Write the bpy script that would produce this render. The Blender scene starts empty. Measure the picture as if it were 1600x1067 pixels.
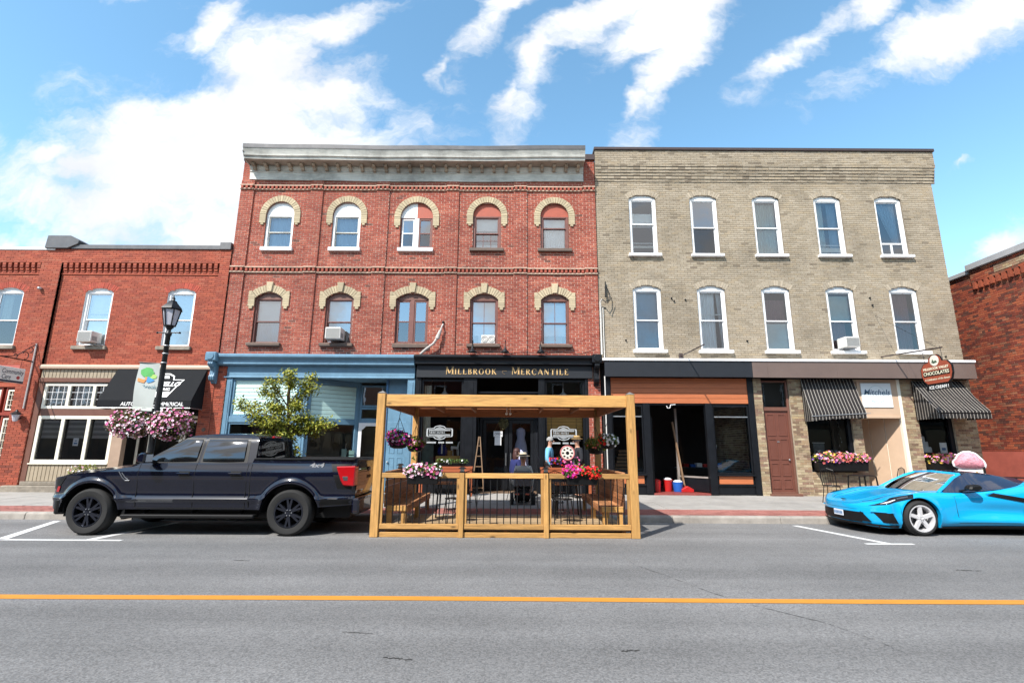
import bpy, bmesh, math, random
from mathutils import Vector, Matrix
import numpy as np
random.seed(7)
SC = bpy.context.scene
COL = SC.collection
R = math.radians

# ------------------------------------------------------------------ camera
cam = bpy.data.cameras.new('camera'); camo = bpy.data.objects.new('camera', cam); COL.objects.link(camo)
cam.lens = 36.0 * 785 / 1600; cam.sensor_width = 36.0; cam.clip_start = .1; cam.clip_end = 4000
camo.matrix_world = Matrix.Translation((0, 0, 1.6)) @ Matrix.Rotation(R(102), 4, 'X') @ Matrix.Rotation(R(.34), 4, 'Z')
SC.camera = camo

# ------------------------------------------------------------------ light
SUN = Vector((-.39, -.51, .71)).normalized()          # direction towards the sun
sl = bpy.data.lights.new('sun', 'SUN'); slo = bpy.data.objects.new('sun', sl); COL.objects.link(slo)
sl.energy = 3.5; sl.angle = R(.8); sl.color = (1, .955, .89)
slo.rotation_euler = (-SUN).to_track_quat('-Z', 'Y').to_euler()
SC.view_settings.view_transform = 'Standard'; SC.view_settings.look = 'None'
SC.view_settings.exposure = 1.13; SC.view_settings.gamma = 1; SC.view_settings.use_curve_mapping = False

def N(nt, typ, **kw):
    n = nt.nodes.new(typ)
    for k, v in kw.items():
        if k.startswith('i_'):
            n.inputs[k[2:].replace('_', ' ')].default_value = v
        else:
            setattr(n, k, v)
    return n
def math_n(nt, op, a, b=None, clamp=False):
    n = nt.nodes.new('ShaderNodeMath'); n.operation = op; n.use_clamp = clamp
    for i, s in enumerate((a, b)):
        if s is None: continue
        if isinstance(s, (int, float)): n.inputs[i].default_value = s
        else: nt.links.new(s, n.inputs[i])
    return n.outputs[0]

def build_world():
    w = bpy.data.worlds.new('World'); SC.world = w; w.use_nodes = True
    nt = w.node_tree; nt.nodes.clear(); L = nt.links.new
    sky = N(nt, 'ShaderNodeTexSky', sky_type='NISHITA', sun_disc=False)
    sky.sun_elevation = math.asin(SUN.z); sky.sun_rotation = math.atan2(SUN.x, SUN.y)
    sky.air_density = 1.0; sky.dust_density = .35; sky.ozone_density = 2.2; sky.altitude = 200
    hs = N(nt, 'ShaderNodeHueSaturation', i_Saturation=1.06, i_Value=1.22); hs.inputs['Hue'].default_value = .482
    L(sky.outputs[0], hs.inputs['Color'])
    tc = N(nt, 'ShaderNodeTexCoord'); sep = N(nt, 'ShaderNodeSeparateXYZ'); L(tc.outputs['Generated'], sep.inputs[0])
    dx, dy, dz = sep.outputs
    ady = math_n(nt, 'MAXIMUM', math_n(nt, 'ABSOLUTE', dy), .12)
    qx = math_n(nt, 'DIVIDE', dx, ady); qz = math_n(nt, 'DIVIDE', dz, ady)
    q = N(nt, 'ShaderNodeCombineXYZ'); L(qx, q.inputs[0]); L(qz, q.inputs[1]); L(math_n(nt, 'SIGN', dy), q.inputs[2])
    # cloud layer noise on the direction itself, so it carries on all round
    warp = N(nt, 'ShaderNodeTexNoise', i_Scale=3.4, i_Detail=5.0, i_Roughness=.66); L(q.outputs[0], warp.inputs['Vector'])
    wv = N(nt, 'ShaderNodeVectorMath', operation='MULTIPLY_ADD'); L(warp.outputs['Color'], wv.inputs[0])
    wv.inputs[1].default_value = (.20, .20, 0); L(q.outputs[0], wv.inputs[2])
    qs = N(nt, 'ShaderNodeMapping', i_Location=(-.10, -.10, 0)); L(wv.outputs[0], qs.inputs[0])
    # stretched noise: wind-drawn streaks running up to the right
    mp = N(nt, 'ShaderNodeMapping', i_Rotation=(0, 0, R(-55)), i_Scale=(1.0, 1.8, 1)); L(qs.outputs[0], mp.inputs[0])
    fb = N(nt, 'ShaderNodeTexNoise', i_Scale=3.3, i_Detail=9.0, i_Roughness=.60, i_Lacunarity=2.1); L(mp.outputs[0], fb.inputs['Vector'])
    blobs = [  # (centre x, centre z, half length, half height, rotation, weight) of each cloud bank, in dx/dy, dz/dy
        (-.60, .60, .36, .24, -6, 1.35), (-.78, .46, .26, .14, 0, 1.25), (-.42, .56, .22, .18, 0, 1.3), (-.58, .82, .15, .13, 0, 1.15), (-.41, .74, .14, .13, 0, 1.15), (-.70, .95, .10, .06, 55, .95), (-.84, .74, .13, .10, 30, .95),
        (-1.02, .62, .12, .04, 20, .75), (-1.12, .42, .12, .04, 0, .9), (-.43, .97, .16, .055, 25, 1.0), (-.16, .86, .10, .03, 62, .85), (-.06, .98, .20, .055, 58, 1.1), (.05, .88, .20, .06, 60, 1.1), (-.02, .80, .12, .04, 70, .9),
        (.18, 1.0, .22, .06, 30, 1.15), (.36, 1.0, .22, .075, 40, 1.15), (.36, .84, .20, .055, 66, 1.15), (.30, .76, .09, .04, 50, 1.0), (.68, .93, .20, .045, 42, 1.15), (.84, 1.04, .12, .05, 42, 1.1), (1.00, .96, .28, .06, 27, 1.25), (1.2, 1.06, .2, .08, 27, 1.2),
        (1.07, .42, .08, .06, 20, 1.1), (1.01, .63, .05, .02, 10, .7), (-1.35, .60, .2, .12, 20, 1.0), (1.5, .7, .25, .10, 30, 1.1), (-1.4, 1.0, .2, .1, 40, 1.0), (.2, 1.35, .5, .2, 10, 1.2), (-.7, 1.3, .3, .12, 30, 1.0)]
    acc = None
    for (cx, cz, a, b, r, wt) in blobs:
        m = N(nt, 'ShaderNodeMapping', vector_type='TEXTURE', i_Location=(cx, cz, 0), i_Rotation=(0, 0, R(r)), i_Scale=(a, b, 1e6)); L(qs.outputs[0], m.inputs[0])
        ln = N(nt, 'ShaderNodeVectorMath', operation='LENGTH'); L(m.outputs[0], ln.inputs[0])
        g = math_n(nt, 'SUBTRACT', wt, ln.outputs['Value'])
        acc = g if acc is None else math_n(nt, 'MAXIMUM', acc, g)
    back = N(nt, 'ShaderNodeTexNoise', i_Scale=2.6, i_Detail=2.0); L(qs.outputs[0], back.inputs['Vector'])
    bk = math_n(nt, 'MULTIPLY', math_n(nt, 'SUBTRACT', back.outputs['Fac'], .47), 7.0)
    isf = math_n(nt, 'GREATER_THAN', dy, 0.0)
    mixb = N(nt, 'ShaderNodeMix', data_type='FLOAT'); L(isf, mixb.inputs[0]); L(bk, mixb.inputs[2]); L(acc, mixb.inputs[3])
    base = math_n(nt, 'MAXIMUM', math_n(nt, 'MINIMUM', mixb.outputs[0], .95), -.9)
    dens = math_n(nt, 'ADD', base, math_n(nt, 'MULTIPLY', math_n(nt, 'SUBTRACT', fb.outputs['Fac'], .5), 3.2))
    al = N(nt, 'ShaderNodeMapRange', interpolation_type='SMOOTHSTEP'); L(dens, al.inputs[0])
    al.inputs[1].default_value = -.15; al.inputs[2].default_value = .85; al.inputs[3].default_value = 0; al.inputs[4].default_value = 1
    up = N(nt, 'ShaderNodeMapRange'); L(dz, up.inputs[0]); up.inputs[1].default_value = -.02; up.inputs[2].default_value = .06
    alpha = math_n(nt, 'MULTIPLY', al.outputs[0], up.outputs[0])
    shd = N(nt, 'ShaderNodeTexNoise', i_Scale=4.0, i_Detail=5.0); L(qs.outputs[0], shd.inputs['Vector'])
    cr = N(nt, 'ShaderNodeValToRGB'); L(shd.outputs['Fac'], cr.inputs[0])
    cr.color_ramp.elements[0].position = .30; cr.color_ramp.elements[0].color = (3.5, 3.62, 3.85, 1)
    cr.color_ramp.elements[1].position = .58; cr.color_ramp.elements[1].color = (4.5, 4.53, 4.6, 1)
    mx = N(nt, 'ShaderNodeMix', data_type='RGBA'); L(alpha, mx.inputs[0]); L(hs.outputs[0], mx.inputs[6]); L(cr.outputs[0], mx.inputs[7])
    bg = N(nt, 'ShaderNodeBackground', i_Strength=.12); L(mx.outputs[2], bg.inputs[0])
    out = N(nt, 'ShaderNodeOutputWorld'); L(bg.outputs[0], out.inputs[0])
build_world()

# ------------------------------------------------------------------ materials
MATS = {}
def pm(name, col, rough=.6, var=.12, scale=6.0, bump=0.0, metal=0.0, coat=0.0, spec=.5, tone=None, stretch=None, dirt=0.0, objvar=0.0, bscale=None, emit=None):
    """Principled material: base colour broken by noise; tone = (colour, colour, colour) ramp read from the per-piece 'tone' attribute."""
    if name in MATS: return MATS[name]
    m = bpy.data.materials.new(name); m.use_nodes = True; MATS[name] = m
    nt = m.node_tree; L = nt.links.new; b = nt.nodes['Principled BSDF']
    b.inputs['Roughness'].default_value = rough; b.inputs['Metallic'].default_value = metal
    b.inputs['Specular IOR Level'].default_value = spec
    if coat: b.inputs['Coat Weight'].default_value = coat; b.inputs['Coat Roughness'].default_value = .03
    geo = N(nt, 'ShaderNodeNewGeometry'); vec = geo.outputs['Position']
    if stretch:
        mp = N(nt, 'ShaderNodeMapping', i_Scale=stretch); L(vec, mp.inputs[0])
        oi0 = N(nt, 'ShaderNodeObjectInfo'); av = N(nt, 'ShaderNodeVectorMath', operation='ADD'); L(mp.outputs[0], av.inputs[0])
        sc_ = math_n(nt, 'MULTIPLY', oi0.outputs['Random'], 37.0); cb = N(nt, 'ShaderNodeCombineXYZ'); L(sc_, cb.inputs[0]); L(sc_, cb.inputs[1]); L(sc_, cb.inputs[2]); L(cb.outputs[0], av.inputs[1]); vec = av.outputs[0]
    nz = N(nt, 'ShaderNodeTexNoise', i_Scale=scale, i_Detail=6.0, i_Roughness=.62); L(vec, nz.inputs['Vector'])
    if tone:
        at = N(nt, 'ShaderNodeAttribute', attribute_name='tone'); rp = N(nt, 'ShaderNodeValToRGB'); L(at.outputs['Fac'], rp.inputs[0])
        e = rp.color_ramp.elements
        e[0].color = tone[0] + (1,); e[1].color = tone[-1] + (1,)
        for i, c in enumerate(tone[1:-1]):
            x = e.new((i + 1) / (len(tone) - 1)); x.color = c + (1,)
        colout = rp.outputs[0]
    else:
        rgb = N(nt, 'ShaderNodeRGB'); rgb.outputs[0].default_value = tuple(col) + (1,); colout = rgb.outputs[0]
    f = math_n(nt, 'ADD', math_n(nt, 'MULTIPLY', math_n(nt, 'SUBTRACT', nz.outputs['Fac'], .5), 2 * var * 2), 1.0)
    if objvar:
        oi = N(nt, 'ShaderNodeObjectInfo')
        f = math_n(nt, 'MULTIPLY', f, math_n(nt, 'ADD', math_n(nt, 'MULTIPLY', math_n(nt, 'SUBTRACT', oi.outputs['Random'], .5), 2 * objvar), 1.0))
    if dirt:
        dn = N(nt, 'ShaderNodeTexNoise', i_Scale=.9, i_Detail=8.0, i_Roughness=.7); L(geo.outputs['Position'], dn.inputs['Vector'])
        mr = N(nt, 'ShaderNodeMapRange'); L(dn.outputs['Fac'], mr.inputs[0]); mr.inputs[1].default_value = .42; mr.inputs[2].default_value = .68
        mr.inputs[3].default_value = 1.0; mr.inputs[4].default_value = 1.0 - dirt
        f = math_n(nt, 'MULTIPLY', f, mr.outputs[0])
    mul = N(nt, 'ShaderNodeVectorMath', operation='SCALE'); L(colout, mul.inputs[0]); L(f, mul.inputs['Scale'])
    L(mul.outputs[0], b.inputs['Base Color'])
    if rough > .12:
        L(math_n(nt, 'ADD', math_n(nt, 'MULTIPLY', nz.outputs['Fac'], .2), rough - .1, True), b.inputs['Roughness'])
    if bump:
        bz = N(nt, 'ShaderNodeTexNoise', i_Scale=bscale or scale * 6, i_Detail=5.0, i_Roughness=.65); L(vec, bz.inputs['Vector'])
        bp = N(nt, 'ShaderNodeBump', i_Strength=min(1, bump), i_Distance=.01); L(bz.outputs['Fac'], bp.inputs['Height']); L(bp.outputs[0], b.inputs['Normal'])
    if emit: b.inputs['Emission Color'].default_value = tuple(emit[0]) + (1,); b.inputs['Emission Strength'].default_value = emit[1]
    return m

def glass(name, tint=(.95, .975, .97), refl=.14, trans=.9, wob=.02):
    """Window glass: reflects by angle, the rest passes through slightly tinted; old panes are a little wavy."""
    if name in MATS: return MATS[name]
    m = bpy.data.materials.new(name); m.use_nodes = True; MATS[name] = m
    nt = m.node_tree; nt.nodes.clear(); L = nt.links.new
    tr = N(nt, 'ShaderNodeBsdfTransparent', i_Color=tuple(c * trans for c in tint) + (1,))
    gl = N(nt, 'ShaderNodeBsdfGlossy', i_Roughness=.015, i_Color=(.97, .98, 1, 1))
    geo = N(nt, 'ShaderNodeNewGeometry'); nz = N(nt, 'ShaderNodeTexNoise', i_Scale=2.2, i_Detail=2.0); L(geo.outputs['Position'], nz.inputs['Vector'])
    bp = N(nt, 'ShaderNodeBump', i_Strength=wob * 5, i_Distance=.008); L(nz.outputs['Fac'], bp.inputs['Height']); L(bp.outputs[0], gl.inputs['Normal'])
    fr = N(nt, 'ShaderNodeFresnel', i_IOR=1.5)
    fac = math_n(nt, 'ADD', math_n(nt, 'MULTIPLY', fr.outputs[0], 1.4), refl - .05, True)
    mx = N(nt, 'ShaderNodeMixShader'); L(fac, mx.inputs[0]); L(tr.outputs[0], mx.inputs[1]); L(gl.outputs[0], mx.inputs[2])
    o = N(nt, 'ShaderNodeOutputMaterial'); L(mx.outputs[0], o.inputs[0])
    return m

def stripes(name, c1, c2, period, duty, axis='X', rough=.8, offset=0):
    m = pm(name, c1, rough, .1, 8); nt = m.node_tree; L = nt.links.new
    b = nt.nodes['Principled BSDF']
    geo = N(nt, 'ShaderNodeNewGeometry'); sp = N(nt, 'ShaderNodeSeparateXYZ'); L(geo.outputs['Position'], sp.inputs[0])
    x = sp.outputs['XYZ'.index(axis)]
    fr = math_n(nt, 'FRACT', math_n(nt, 'DIVIDE', math_n(nt, 'ADD', x, 100.0 + offset), period))
    k = math_n(nt, 'LESS_THAN', fr, duty)
    mx = N(nt, 'ShaderNodeMix', data_type='RGBA'); L(k, mx.inputs[0]); mx.inputs[6].default_value = c1 + (1,); mx.inputs[7].default_value = c2 + (1,)
    L(mx.outputs[2], b.inputs['Base Color'])
    return m

# ------------------------------------------------------------------ mesh builder
class MB:
    def __init__(s): s.v = []; s.f = []; s.t = []; s.m = []
    def face(s, idx, tone=.5, mi=0): s.f.append(idx); s.t.append(tone); s.m.append(mi)
    def add(s, vs, fs, tone=.5, mi=0):
        o = len(s.v); s.v.extend([tuple(p) for p in vs])
        for f in fs: s.face(tuple(i + o for i in f), tone, mi)
        return s
    def box(s, x0, x1, y0, y1, z0, z1, tone=.5, mi=0):
        vs = [(x0, y0, z0), (x1, y0, z0), (x1, y1, z0), (x0, y1, z0), (x0, y0, z1), (x1, y0, z1), (x1, y1, z1), (x0, y1, z1)]
        return s.add(vs, [(0, 3, 2, 1), (4, 5, 6, 7), (0, 1, 5, 4), (1, 2, 6, 5), (2, 3, 7, 6), (3, 0, 4, 7)], tone, mi)
    def prism(s, pts, axis, a, b, tone=.5, mi=0):
        n = len(pts)
        def P(p, d):
            return {'y': (p[0], d, p[1]), 'x': (d, p[0], p[1]), 'z': (p[0], p[1], d)}[axis]
        vs = [P(p, a) for p in pts] + [P(p, b) for p in pts]
        fs = [tuple(range(n)), tuple(range(2 * n - 1, n - 1, -1))] + [(i, i + n, (i + 1) % n + n, (i + 1) % n) for i in range(n)]
        return s.add(vs, fs, tone, mi)
    def quad(s, a, b, c, d, tone=.5, mi=0): return s.add([a, b, c, d], [(0, 1, 2, 3)], tone, mi)
    def beam(s, p, q, w, h=None, up=(0, 0, 1), tone=.5, mi=0):
        p = Vector(p); q = Vector(q); d = (q - p).normalized(); up = Vector(up); h = h or w
        if abs(d.dot(up)) > .98: up = Vector((0, 1, 0))
        sd = d.cross(up).normalized() * w / 2; u = sd.cross(d).normalized() * h / 2
        vs = [e + a * sd + b * u for e in (p, q) for a, b in ((-1, -1), (1, -1), (1, 1), (-1, 1))]
        return s.add(vs, [(0, 1, 2, 3), (7, 6, 5, 4), (0, 4, 5, 1), (1, 5, 6, 2), (2, 6, 7, 3), (3, 7, 4, 0)], tone, mi)
    def tube(s, pts, r, n=8, tone=.5, mi=0, closed=False):
        pts = [Vector(p) for p in pts]; k = len(pts); rs = r if isinstance(r, (list, tuple)) else [r] * k
        o = len(s.v); ref = None
        for i, p in enumerate(pts):
            d = ((pts[(i + 1) % k] if closed or i < k - 1 else p) - (pts[i - 1] if closed or i > 0 else p)).normalized()
            if ref is None: ref = Vector((0, 0, 1)) if abs(d.z) < .9 else Vector((1, 0, 0))
            a = d.cross(ref)
            if a.length < 1e-4: a = d.cross(Vector((0, 1, 0)))
            a.normalize(); b = a.cross(d); ref = b
            for j in range(n):
                t = 2 * math.pi * j / n; s.v.append(tuple(p + (a * math.cos(t) + b * math.sin(t)) * rs[i]))
        for i in range(k if closed else k - 1):
            i2 = (i + 1) % k
            for j in range(n): s.face((o + i * n + j, o + i * n + (j + 1) % n, o + i2 * n + (j + 1) % n, o + i2 * n + j), tone, mi)
        if not closed:
            s.face(tuple(o + j for j in range(n - 1, -1, -1)), tone, mi); s.face(tuple(o + (k - 1) * n + j for j in range(n)), tone, mi)
        return s
    def lathe(s, prof, c=(0, 0, 0), n=20, axis='z', tone=.5, mi=0, a0=0, a1=2 * math.pi, cap=True):
        o = len(s.v); full = abs(a1 - a0 - 2 * math.pi) < 1e-6; m = n if full else n + 1
        for (r, h) in prof:
            for j in range(m):
                t = a0 + (a1 - a0) * j / n; x, y = r * math.cos(t), r * math.sin(t)
                s.v.append({'z': (c[0] + x, c[1] + y, c[2] + h), 'y': (c[0] + x, c[1] + h, c[2] + y), 'x': (c[0] + h, c[1] + x, c[2] + y)}[axis])
        for i in range(len(prof) - 1):
            for j in range(n):
                j2 = (j + 1) % m; s.face((o + i * m + j, o + i * m + j2, o + (i + 1) * m + j2, o + (i + 1) * m + j), tone, mi)
        if full and cap:
            s.face(tuple(o + j for j in range(m - 1, -1, -1)), tone, mi); s.face(tuple(o + (len(prof) - 1) * m + j for j in range(m)), tone, mi)
        return s
    def grid(s, rows, tone=.5, mi=0, flip=False):
        o = len(s.v); n = len(rows[0])
        for r in rows: s.v.extend([tuple(p) for p in r])
        for i in range(len(rows) - 1):
            for j in range(n - 1):
                q = (o + i * n + j, o + i * n + j + 1, o + (i + 1) * n + j + 1, o + (i + 1) * n + j)
                s.face(q[::-1] if flip else q, tone, mi)
        return s
    def ball(s, c, rx, ry=None, rz=None, n=12, m=8, tone=.5, mi=0, z0=-1, z1=1):
        ry = ry or rx; rz = rz or rx
        a0, a1 = math.asin(z0), math.asin(z1); o = len(s.v)
        for i in range(m + 1):
            a = a0 + (a1 - a0) * i / m
            for j in range(n):
                t = 2 * math.pi * j / n; s.v.append((c[0] + rx * math.cos(a) * math.cos(t), c[1] + ry * math.cos(a) * math.sin(t), c[2] + rz * math.sin(a)))
        for i in range(m):
            for j in range(n): s.face((o + i * n + j, o + i * n + (j + 1) % n, o + (i + 1) * n + (j + 1) % n, o + (i + 1) * n + j), tone, mi)
        return s
    def mesh(s, name, mats, smooth=False):
        me = bpy.data.meshes.new(name); me.from_pydata(s.v, [], s.f)
        for m in (mats if isinstance(mats, (list, tuple)) else [mats]): me.materials.append(m)
        a = me.attributes.new('tone', 'FLOAT', 'FACE'); a.data.foreach_set('value', s.t)
        if any(s.m): me.polygons.foreach_set('material_index', s.m)
        if smooth:
            me.polygons.foreach_set('use_smooth', [True] * len(me.polygons)); me.set_sharp_from_angle(angle=R(smooth if smooth is not True else 40))
        me.update(); return me
    def build(s, name, mats, parent=None, smooth=False, bevel=0, kind=None):
        return link(name, s.mesh(name, mats, smooth), parent, bevel, kind)

def link(name, me, parent=None, bevel=0, kind=None, loc=None):
    o = bpy.data.objects.new(name, me); COL.objects.link(o)
    if loc: o.location = loc
    if parent:
        o.parent = parent; o.matrix_parent_inverse = tmat(parent).inverted()
    if bevel:
        b = o.modifiers.new('bevel', 'BEVEL'); b.width = bevel; b.segments = 1; b.limit_method = 'ANGLE'
    if kind: o['kind'] = kind
    return o
def tmat(o):
    m = Matrix.LocRotScale(o.location, o.rotation_euler, o.scale)
    return (tmat(o.parent) @ o.matrix_parent_inverse @ m) if o.parent else m
def tag(o, label, cat, group=None):
    o['label'] = label; o['category'] = cat
    if group: o['group'] = group
    return o
def thing(name, label, cat, loc=(0, 0, 0), group=None):
    o = bpy.data.objects.new(name, None); COL.objects.link(o); o.location = loc; o.empty_display_size = .3
    return tag(o, label, cat, group)
def copy_tree(o, parent=None):
    c = o.copy(); COL.objects.link(c)
    if parent: c.parent = parent
    for ch in o.children: copy_tree(ch, c)
    return c
def box(name, mat, parent, x0, x1, y0, y1, z0, z1, bevel=0, kind=None):
    return MB().box(x0, x1, y0, y1, z0, z1).build(name, mat, parent, bevel=bevel, kind=kind)
_dg = None
def text(s, size, mat, loc, parent, name='lettering', rotx=90, rotz=0, shear=0, extrude=.004, off=0.0, align='CENTER', sx=1.0, roty=0):
    cu = bpy.data.curves.new('t', 'FONT'); cu.body = s; cu.size = size; cu.shear = shear; cu.extrude = extrude; cu.offset = off
    cu.align_x = align; cu.align_y = 'CENTER'; cu.resolution_u = 3
    t = bpy.data.objects.new('t', cu); COL.objects.link(t)
    bpy.context.view_layer.update()
    me = bpy.data.meshes.new_from_object(t.evaluated_get(bpy.context.evaluated_depsgraph_get()))
    bpy.data.objects.remove(t); bpy.data.curves.remove(cu); me.name = name
    me.transform(Matrix.Translation(loc) @ Matrix.Rotation(R(rotz), 4, 'Z') @ Matrix.Rotation(R(roty), 4, 'Y') @ Matrix.Rotation(R(rotx), 4, 'X') @ Matrix.Diagonal((sx, 1, 1, 1)))
    me.materials.clear(); me.materials.append(mat)
    return link(name, me, parent)
# ------------------------------------------------------------------ palette
def C(r, g, b):  # sRGB 0-255 to linear
    return tuple(((c / 255 + .055) / 1.055) ** 2.4 if c > 10 else c / 255 / 12.92 for c in (r, g, b))
M_RED = pm('red_brick', (.3, .05, .04), .85, .16, 30, .35, tone=[(.13, .05, .034), (.25, .050, .030), (.32, .070, .041), (.37, .090, .052), (.29, .058, .035), (.41, .125, .075)], dirt=.32)
M_REDM = pm('pale_mortar', (.56, .39, .31), .9, .2, 14, .2, dirt=.3)
M_ORB = pm('orange_brick', (.3, .06, .04), .85, .14, 30, .3, tone=[(.11, .03, .02), (.24, .048, .025), (.33, .068, .034), (.38, .085, .042), (.29, .055, .030), (.36, .10, .055)], dirt=.22)
M_ORM = pm('sandy_mortar', (.46, .22, .15), .9, .2, 14, .2, dirt=.3)
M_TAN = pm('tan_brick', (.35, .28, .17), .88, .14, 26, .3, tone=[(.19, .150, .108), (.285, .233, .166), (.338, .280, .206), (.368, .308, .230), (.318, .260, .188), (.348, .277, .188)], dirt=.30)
M_TANM = pm('grey_mortar', (.21, .172, .128), .9, .25, 10, .2, dirt=.3)
M_OLDT = pm('weathered_tan_brick', (.35, .28, .17), .9, .2, 24, .4, tone=[(.20, .13, .085), (.36, .28, .17), (.46, .37, .24), (.26, .16, .11), (.42, .31, .17)], dirt=.35)
M_OLDM = pm('pale_old_mortar', (.46, .38, .28), .9, .25, 10, .2, dirt=.35)
M_ALLEY = pm('rough_red_brick', (.3, .06, .03), .9, .2, 24, .4, tone=[(.13, .024, .014), (.29, .056, .024), (.36, .090, .036), (.20, .034, .018), (.09, .03, .02), (.33, .12, .06)], dirt=.35)
M_ALLEYM = pm('alley_mortar', (.36, .24, .17), .9, .3, 10, .2, dirt=.4)
M_BUFF = pm('buff_brick', (.44, .36, .235), .85, .16, 20, .3, objvar=.14, dirt=.2)
M_CREAM = pm('cream_brick', (.50, .36, .27), .85, .25, 9, .3, dirt=.4)
M_WHITE = pm('white_paint', (.80, .80, .80), .45, .05, 5, .08, dirt=.08)
M_OLDW = pm('peeling_white_paint', (.56, .55, .50), .65, .25, 5, .3, dirt=.55, stretch=(.5, 1, 5))
M_BROWN = pm('brown_frame_paint', (.16, .062, .048), .5, .2, 6, .15)
M_RUST = pm('rust_red_board', (.34, .075, .042), .6, .12, 5, .1)
M_SILLB = pm('brown_sill', (.11, .075, .058), .7, .25, 6, .2)
M_STONE = pm('sill_stone', (.26, .225, .18), .85, .3, 7, .4, dirt=.4)
M_FLASH = pm('grey_flashing', (.12, .115, .115), .45, .2, 3, metal=.5)
M_CAP = pm('dark_brown_flashing', (.065, .045, .042), .45, .15, 4, metal=.3)
M_BLACKP = pm('black_paint', (.0055, .0065, .009), .42, .3, 5, .1, spec=.3)
M_BLUEP = pm('storefront_blue_paint', (.118, .235, .335), .5, .14, 4, .12, dirt=.18)
M_BLUED = pm('deep_blue_paint', (.055, .165, .33), .5, .14, 4, .1)
M_MINT = pm('mint_siding', (.50, .70, .66), .55, .06, 4)
M_MTAUPE = pm('taupe_metal', (.36, .255, .185), .5, .1, 3)
M_TAUPE = pm('taupe_siding', (.33, .27, .19), .6, .12, 5)
M_MAROON = pm('maroon_brown_paint', (.145, .062, .042), .5, .12, 4)
M_IVORY = pm('ivory_frame', (.80, .76, .64), .45, .05, 5)
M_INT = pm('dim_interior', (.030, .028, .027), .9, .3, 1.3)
M_INTW = pm('interior_plaster', (.26, .23, .19), .9, .2, 1.0)
M_GLASS = glass('window_glass', refl=.17, trans=.97)
M_GLASSD = glass('shop_glass', refl=.055, trans=.9)
M_GLASSH = glass('bright_window_glass', refl=.32, trans=.95, wob=.03)
M_BLIND = pm('white_blind', (.84, .85, .86), .8, .05, 3)
M_CURT = pm('white_curtain', (.80, .82, .84), .9, .08, 3)
M_CURTB = pm('blue_grey_curtain', (.28, .40, .52), .9, .1, 3)
M_CURTM = pm('plum_curtain', (.24, .12, .125), .9, .15, 3)
M_CURTG = pm('sage_curtain', (.46, .54, .52), .9, .1, 3)
M_ACW = pm('air_conditioner_plastic', (.62, .60, .56), .5, .08, 4)
M_ACG = pm('air_conditioner_fins', (.22, .22, .21), .6, .1, 20)
M_IRON = pm('black_iron', (.010, .010, .011), .42, .3, 8, .15, metal=.3)
M_STEEL = pm('galvanised_steel', (.42, .43, .44), .4, .12, 5, metal=.8)

# ------------------------------------------------------------------ ground
def asphalt():
    m = pm('asphalt', (.156, .153, .151), .9, .16, .55, 0); nt = m.node_tree; L = nt.links.new; b = nt.nodes['Principled BSDF']
    geo = N(nt, 'ShaderNodeNewGeometry')
    src = b.inputs['Base Color'].links[0].from_socket
    vo = N(nt, 'ShaderNodeTexVoronoi', i_Scale=75.0); L(geo.outputs['Position'], vo.inputs['Vector'])
    n2 = N(nt, 'ShaderNodeTexNoise', i_Scale=42.0, i_Detail=6.0, i_Roughness=.75); L(geo.outputs['Position'], n2.inputs['Vector'])
    mp = N(nt, 'ShaderNodeMapping', i_Scale=(.05, 1.0, 1)); L(geo.outputs['Position'], mp.inputs[0])      # wheel tracks run along the street
    n3 = N(nt, 'ShaderNodeTexNoise', i_Scale=1.6, i_Detail=4.0); L(mp.outputs[0], n3.inputs['Vector'])
    n4 = N(nt, 'ShaderNodeTexNoise', i_Scale=7.0, i_Detail=8.0, i_Roughness=.8); L(geo.outputs['Position'], n4.inputs['Vector'])
    sp = N(nt, 'ShaderNodeSeparateXYZ'); L(vo.outputs['Color'], sp.inputs[0])
    f = math_n(nt, 'ADD', math_n(nt, 'MULTIPLY', sp.outputs[0], .62), .26)
    f = math_n(nt, 'ADD', f, math_n(nt, 'MULTIPLY', n2.outputs['Fac'], .86))
    f = math_n(nt, 'MULTIPLY', f, math_n(nt, 'ADD', math_n(nt, 'MULTIPLY', n3.outputs['Fac'], .85), .54))
    spy = N(nt, 'ShaderNodeSeparateXYZ'); L(geo.outputs['Position'], spy.inputs[0])
    for yc, wd, am in ((7.15, .38, .16), (8.75, .38, .15), (4.55, .36, .14), (7.95, .22, .09)):            # tyre-polished tracks and the drip line between them
        g_ = math_n(nt, 'EXPONENT', math_n(nt, 'MULTIPLY', math_n(nt, 'POWER', math_n(nt, 'DIVIDE', math_n(nt, 'SUBTRACT', spy.outputs[1], yc), wd), 2.0), -1.0))
        f = math_n(nt, 'MULTIPLY', f, math_n(nt, 'SUBTRACT', 1.0, math_n(nt, 'MULTIPLY', g_, math_n(nt, 'MULTIPLY', n3.outputs['Fac'], am * 2))))
    pit = N(nt, 'ShaderNodeMapRange'); L(n4.outputs['Fac'], pit.inputs[0]); pit.inputs[1].default_value = .27; pit.inputs[2].default_value = .36; pit.inputs[3].default_value = .45; pit.inputs[4].default_value = 1.0
    f = math_n(nt, 'MULTIPLY', f, pit.outputs[0])
    mul = N(nt, 'ShaderNodeVectorMath', operation='SCALE'); L(src, mul.inputs[0]); L(f, mul.inputs['Scale']); L(mul.outputs[0], b.inputs['Base Color'])
    bp = N(nt, 'ShaderNodeBump', i_Strength=.55, i_Distance=.01); L(n2.outputs['Fac'], bp.inputs['Height']); L(bp.outputs[0], b.inputs['Normal'])
    return m
M_ASPH = asphalt()
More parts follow.
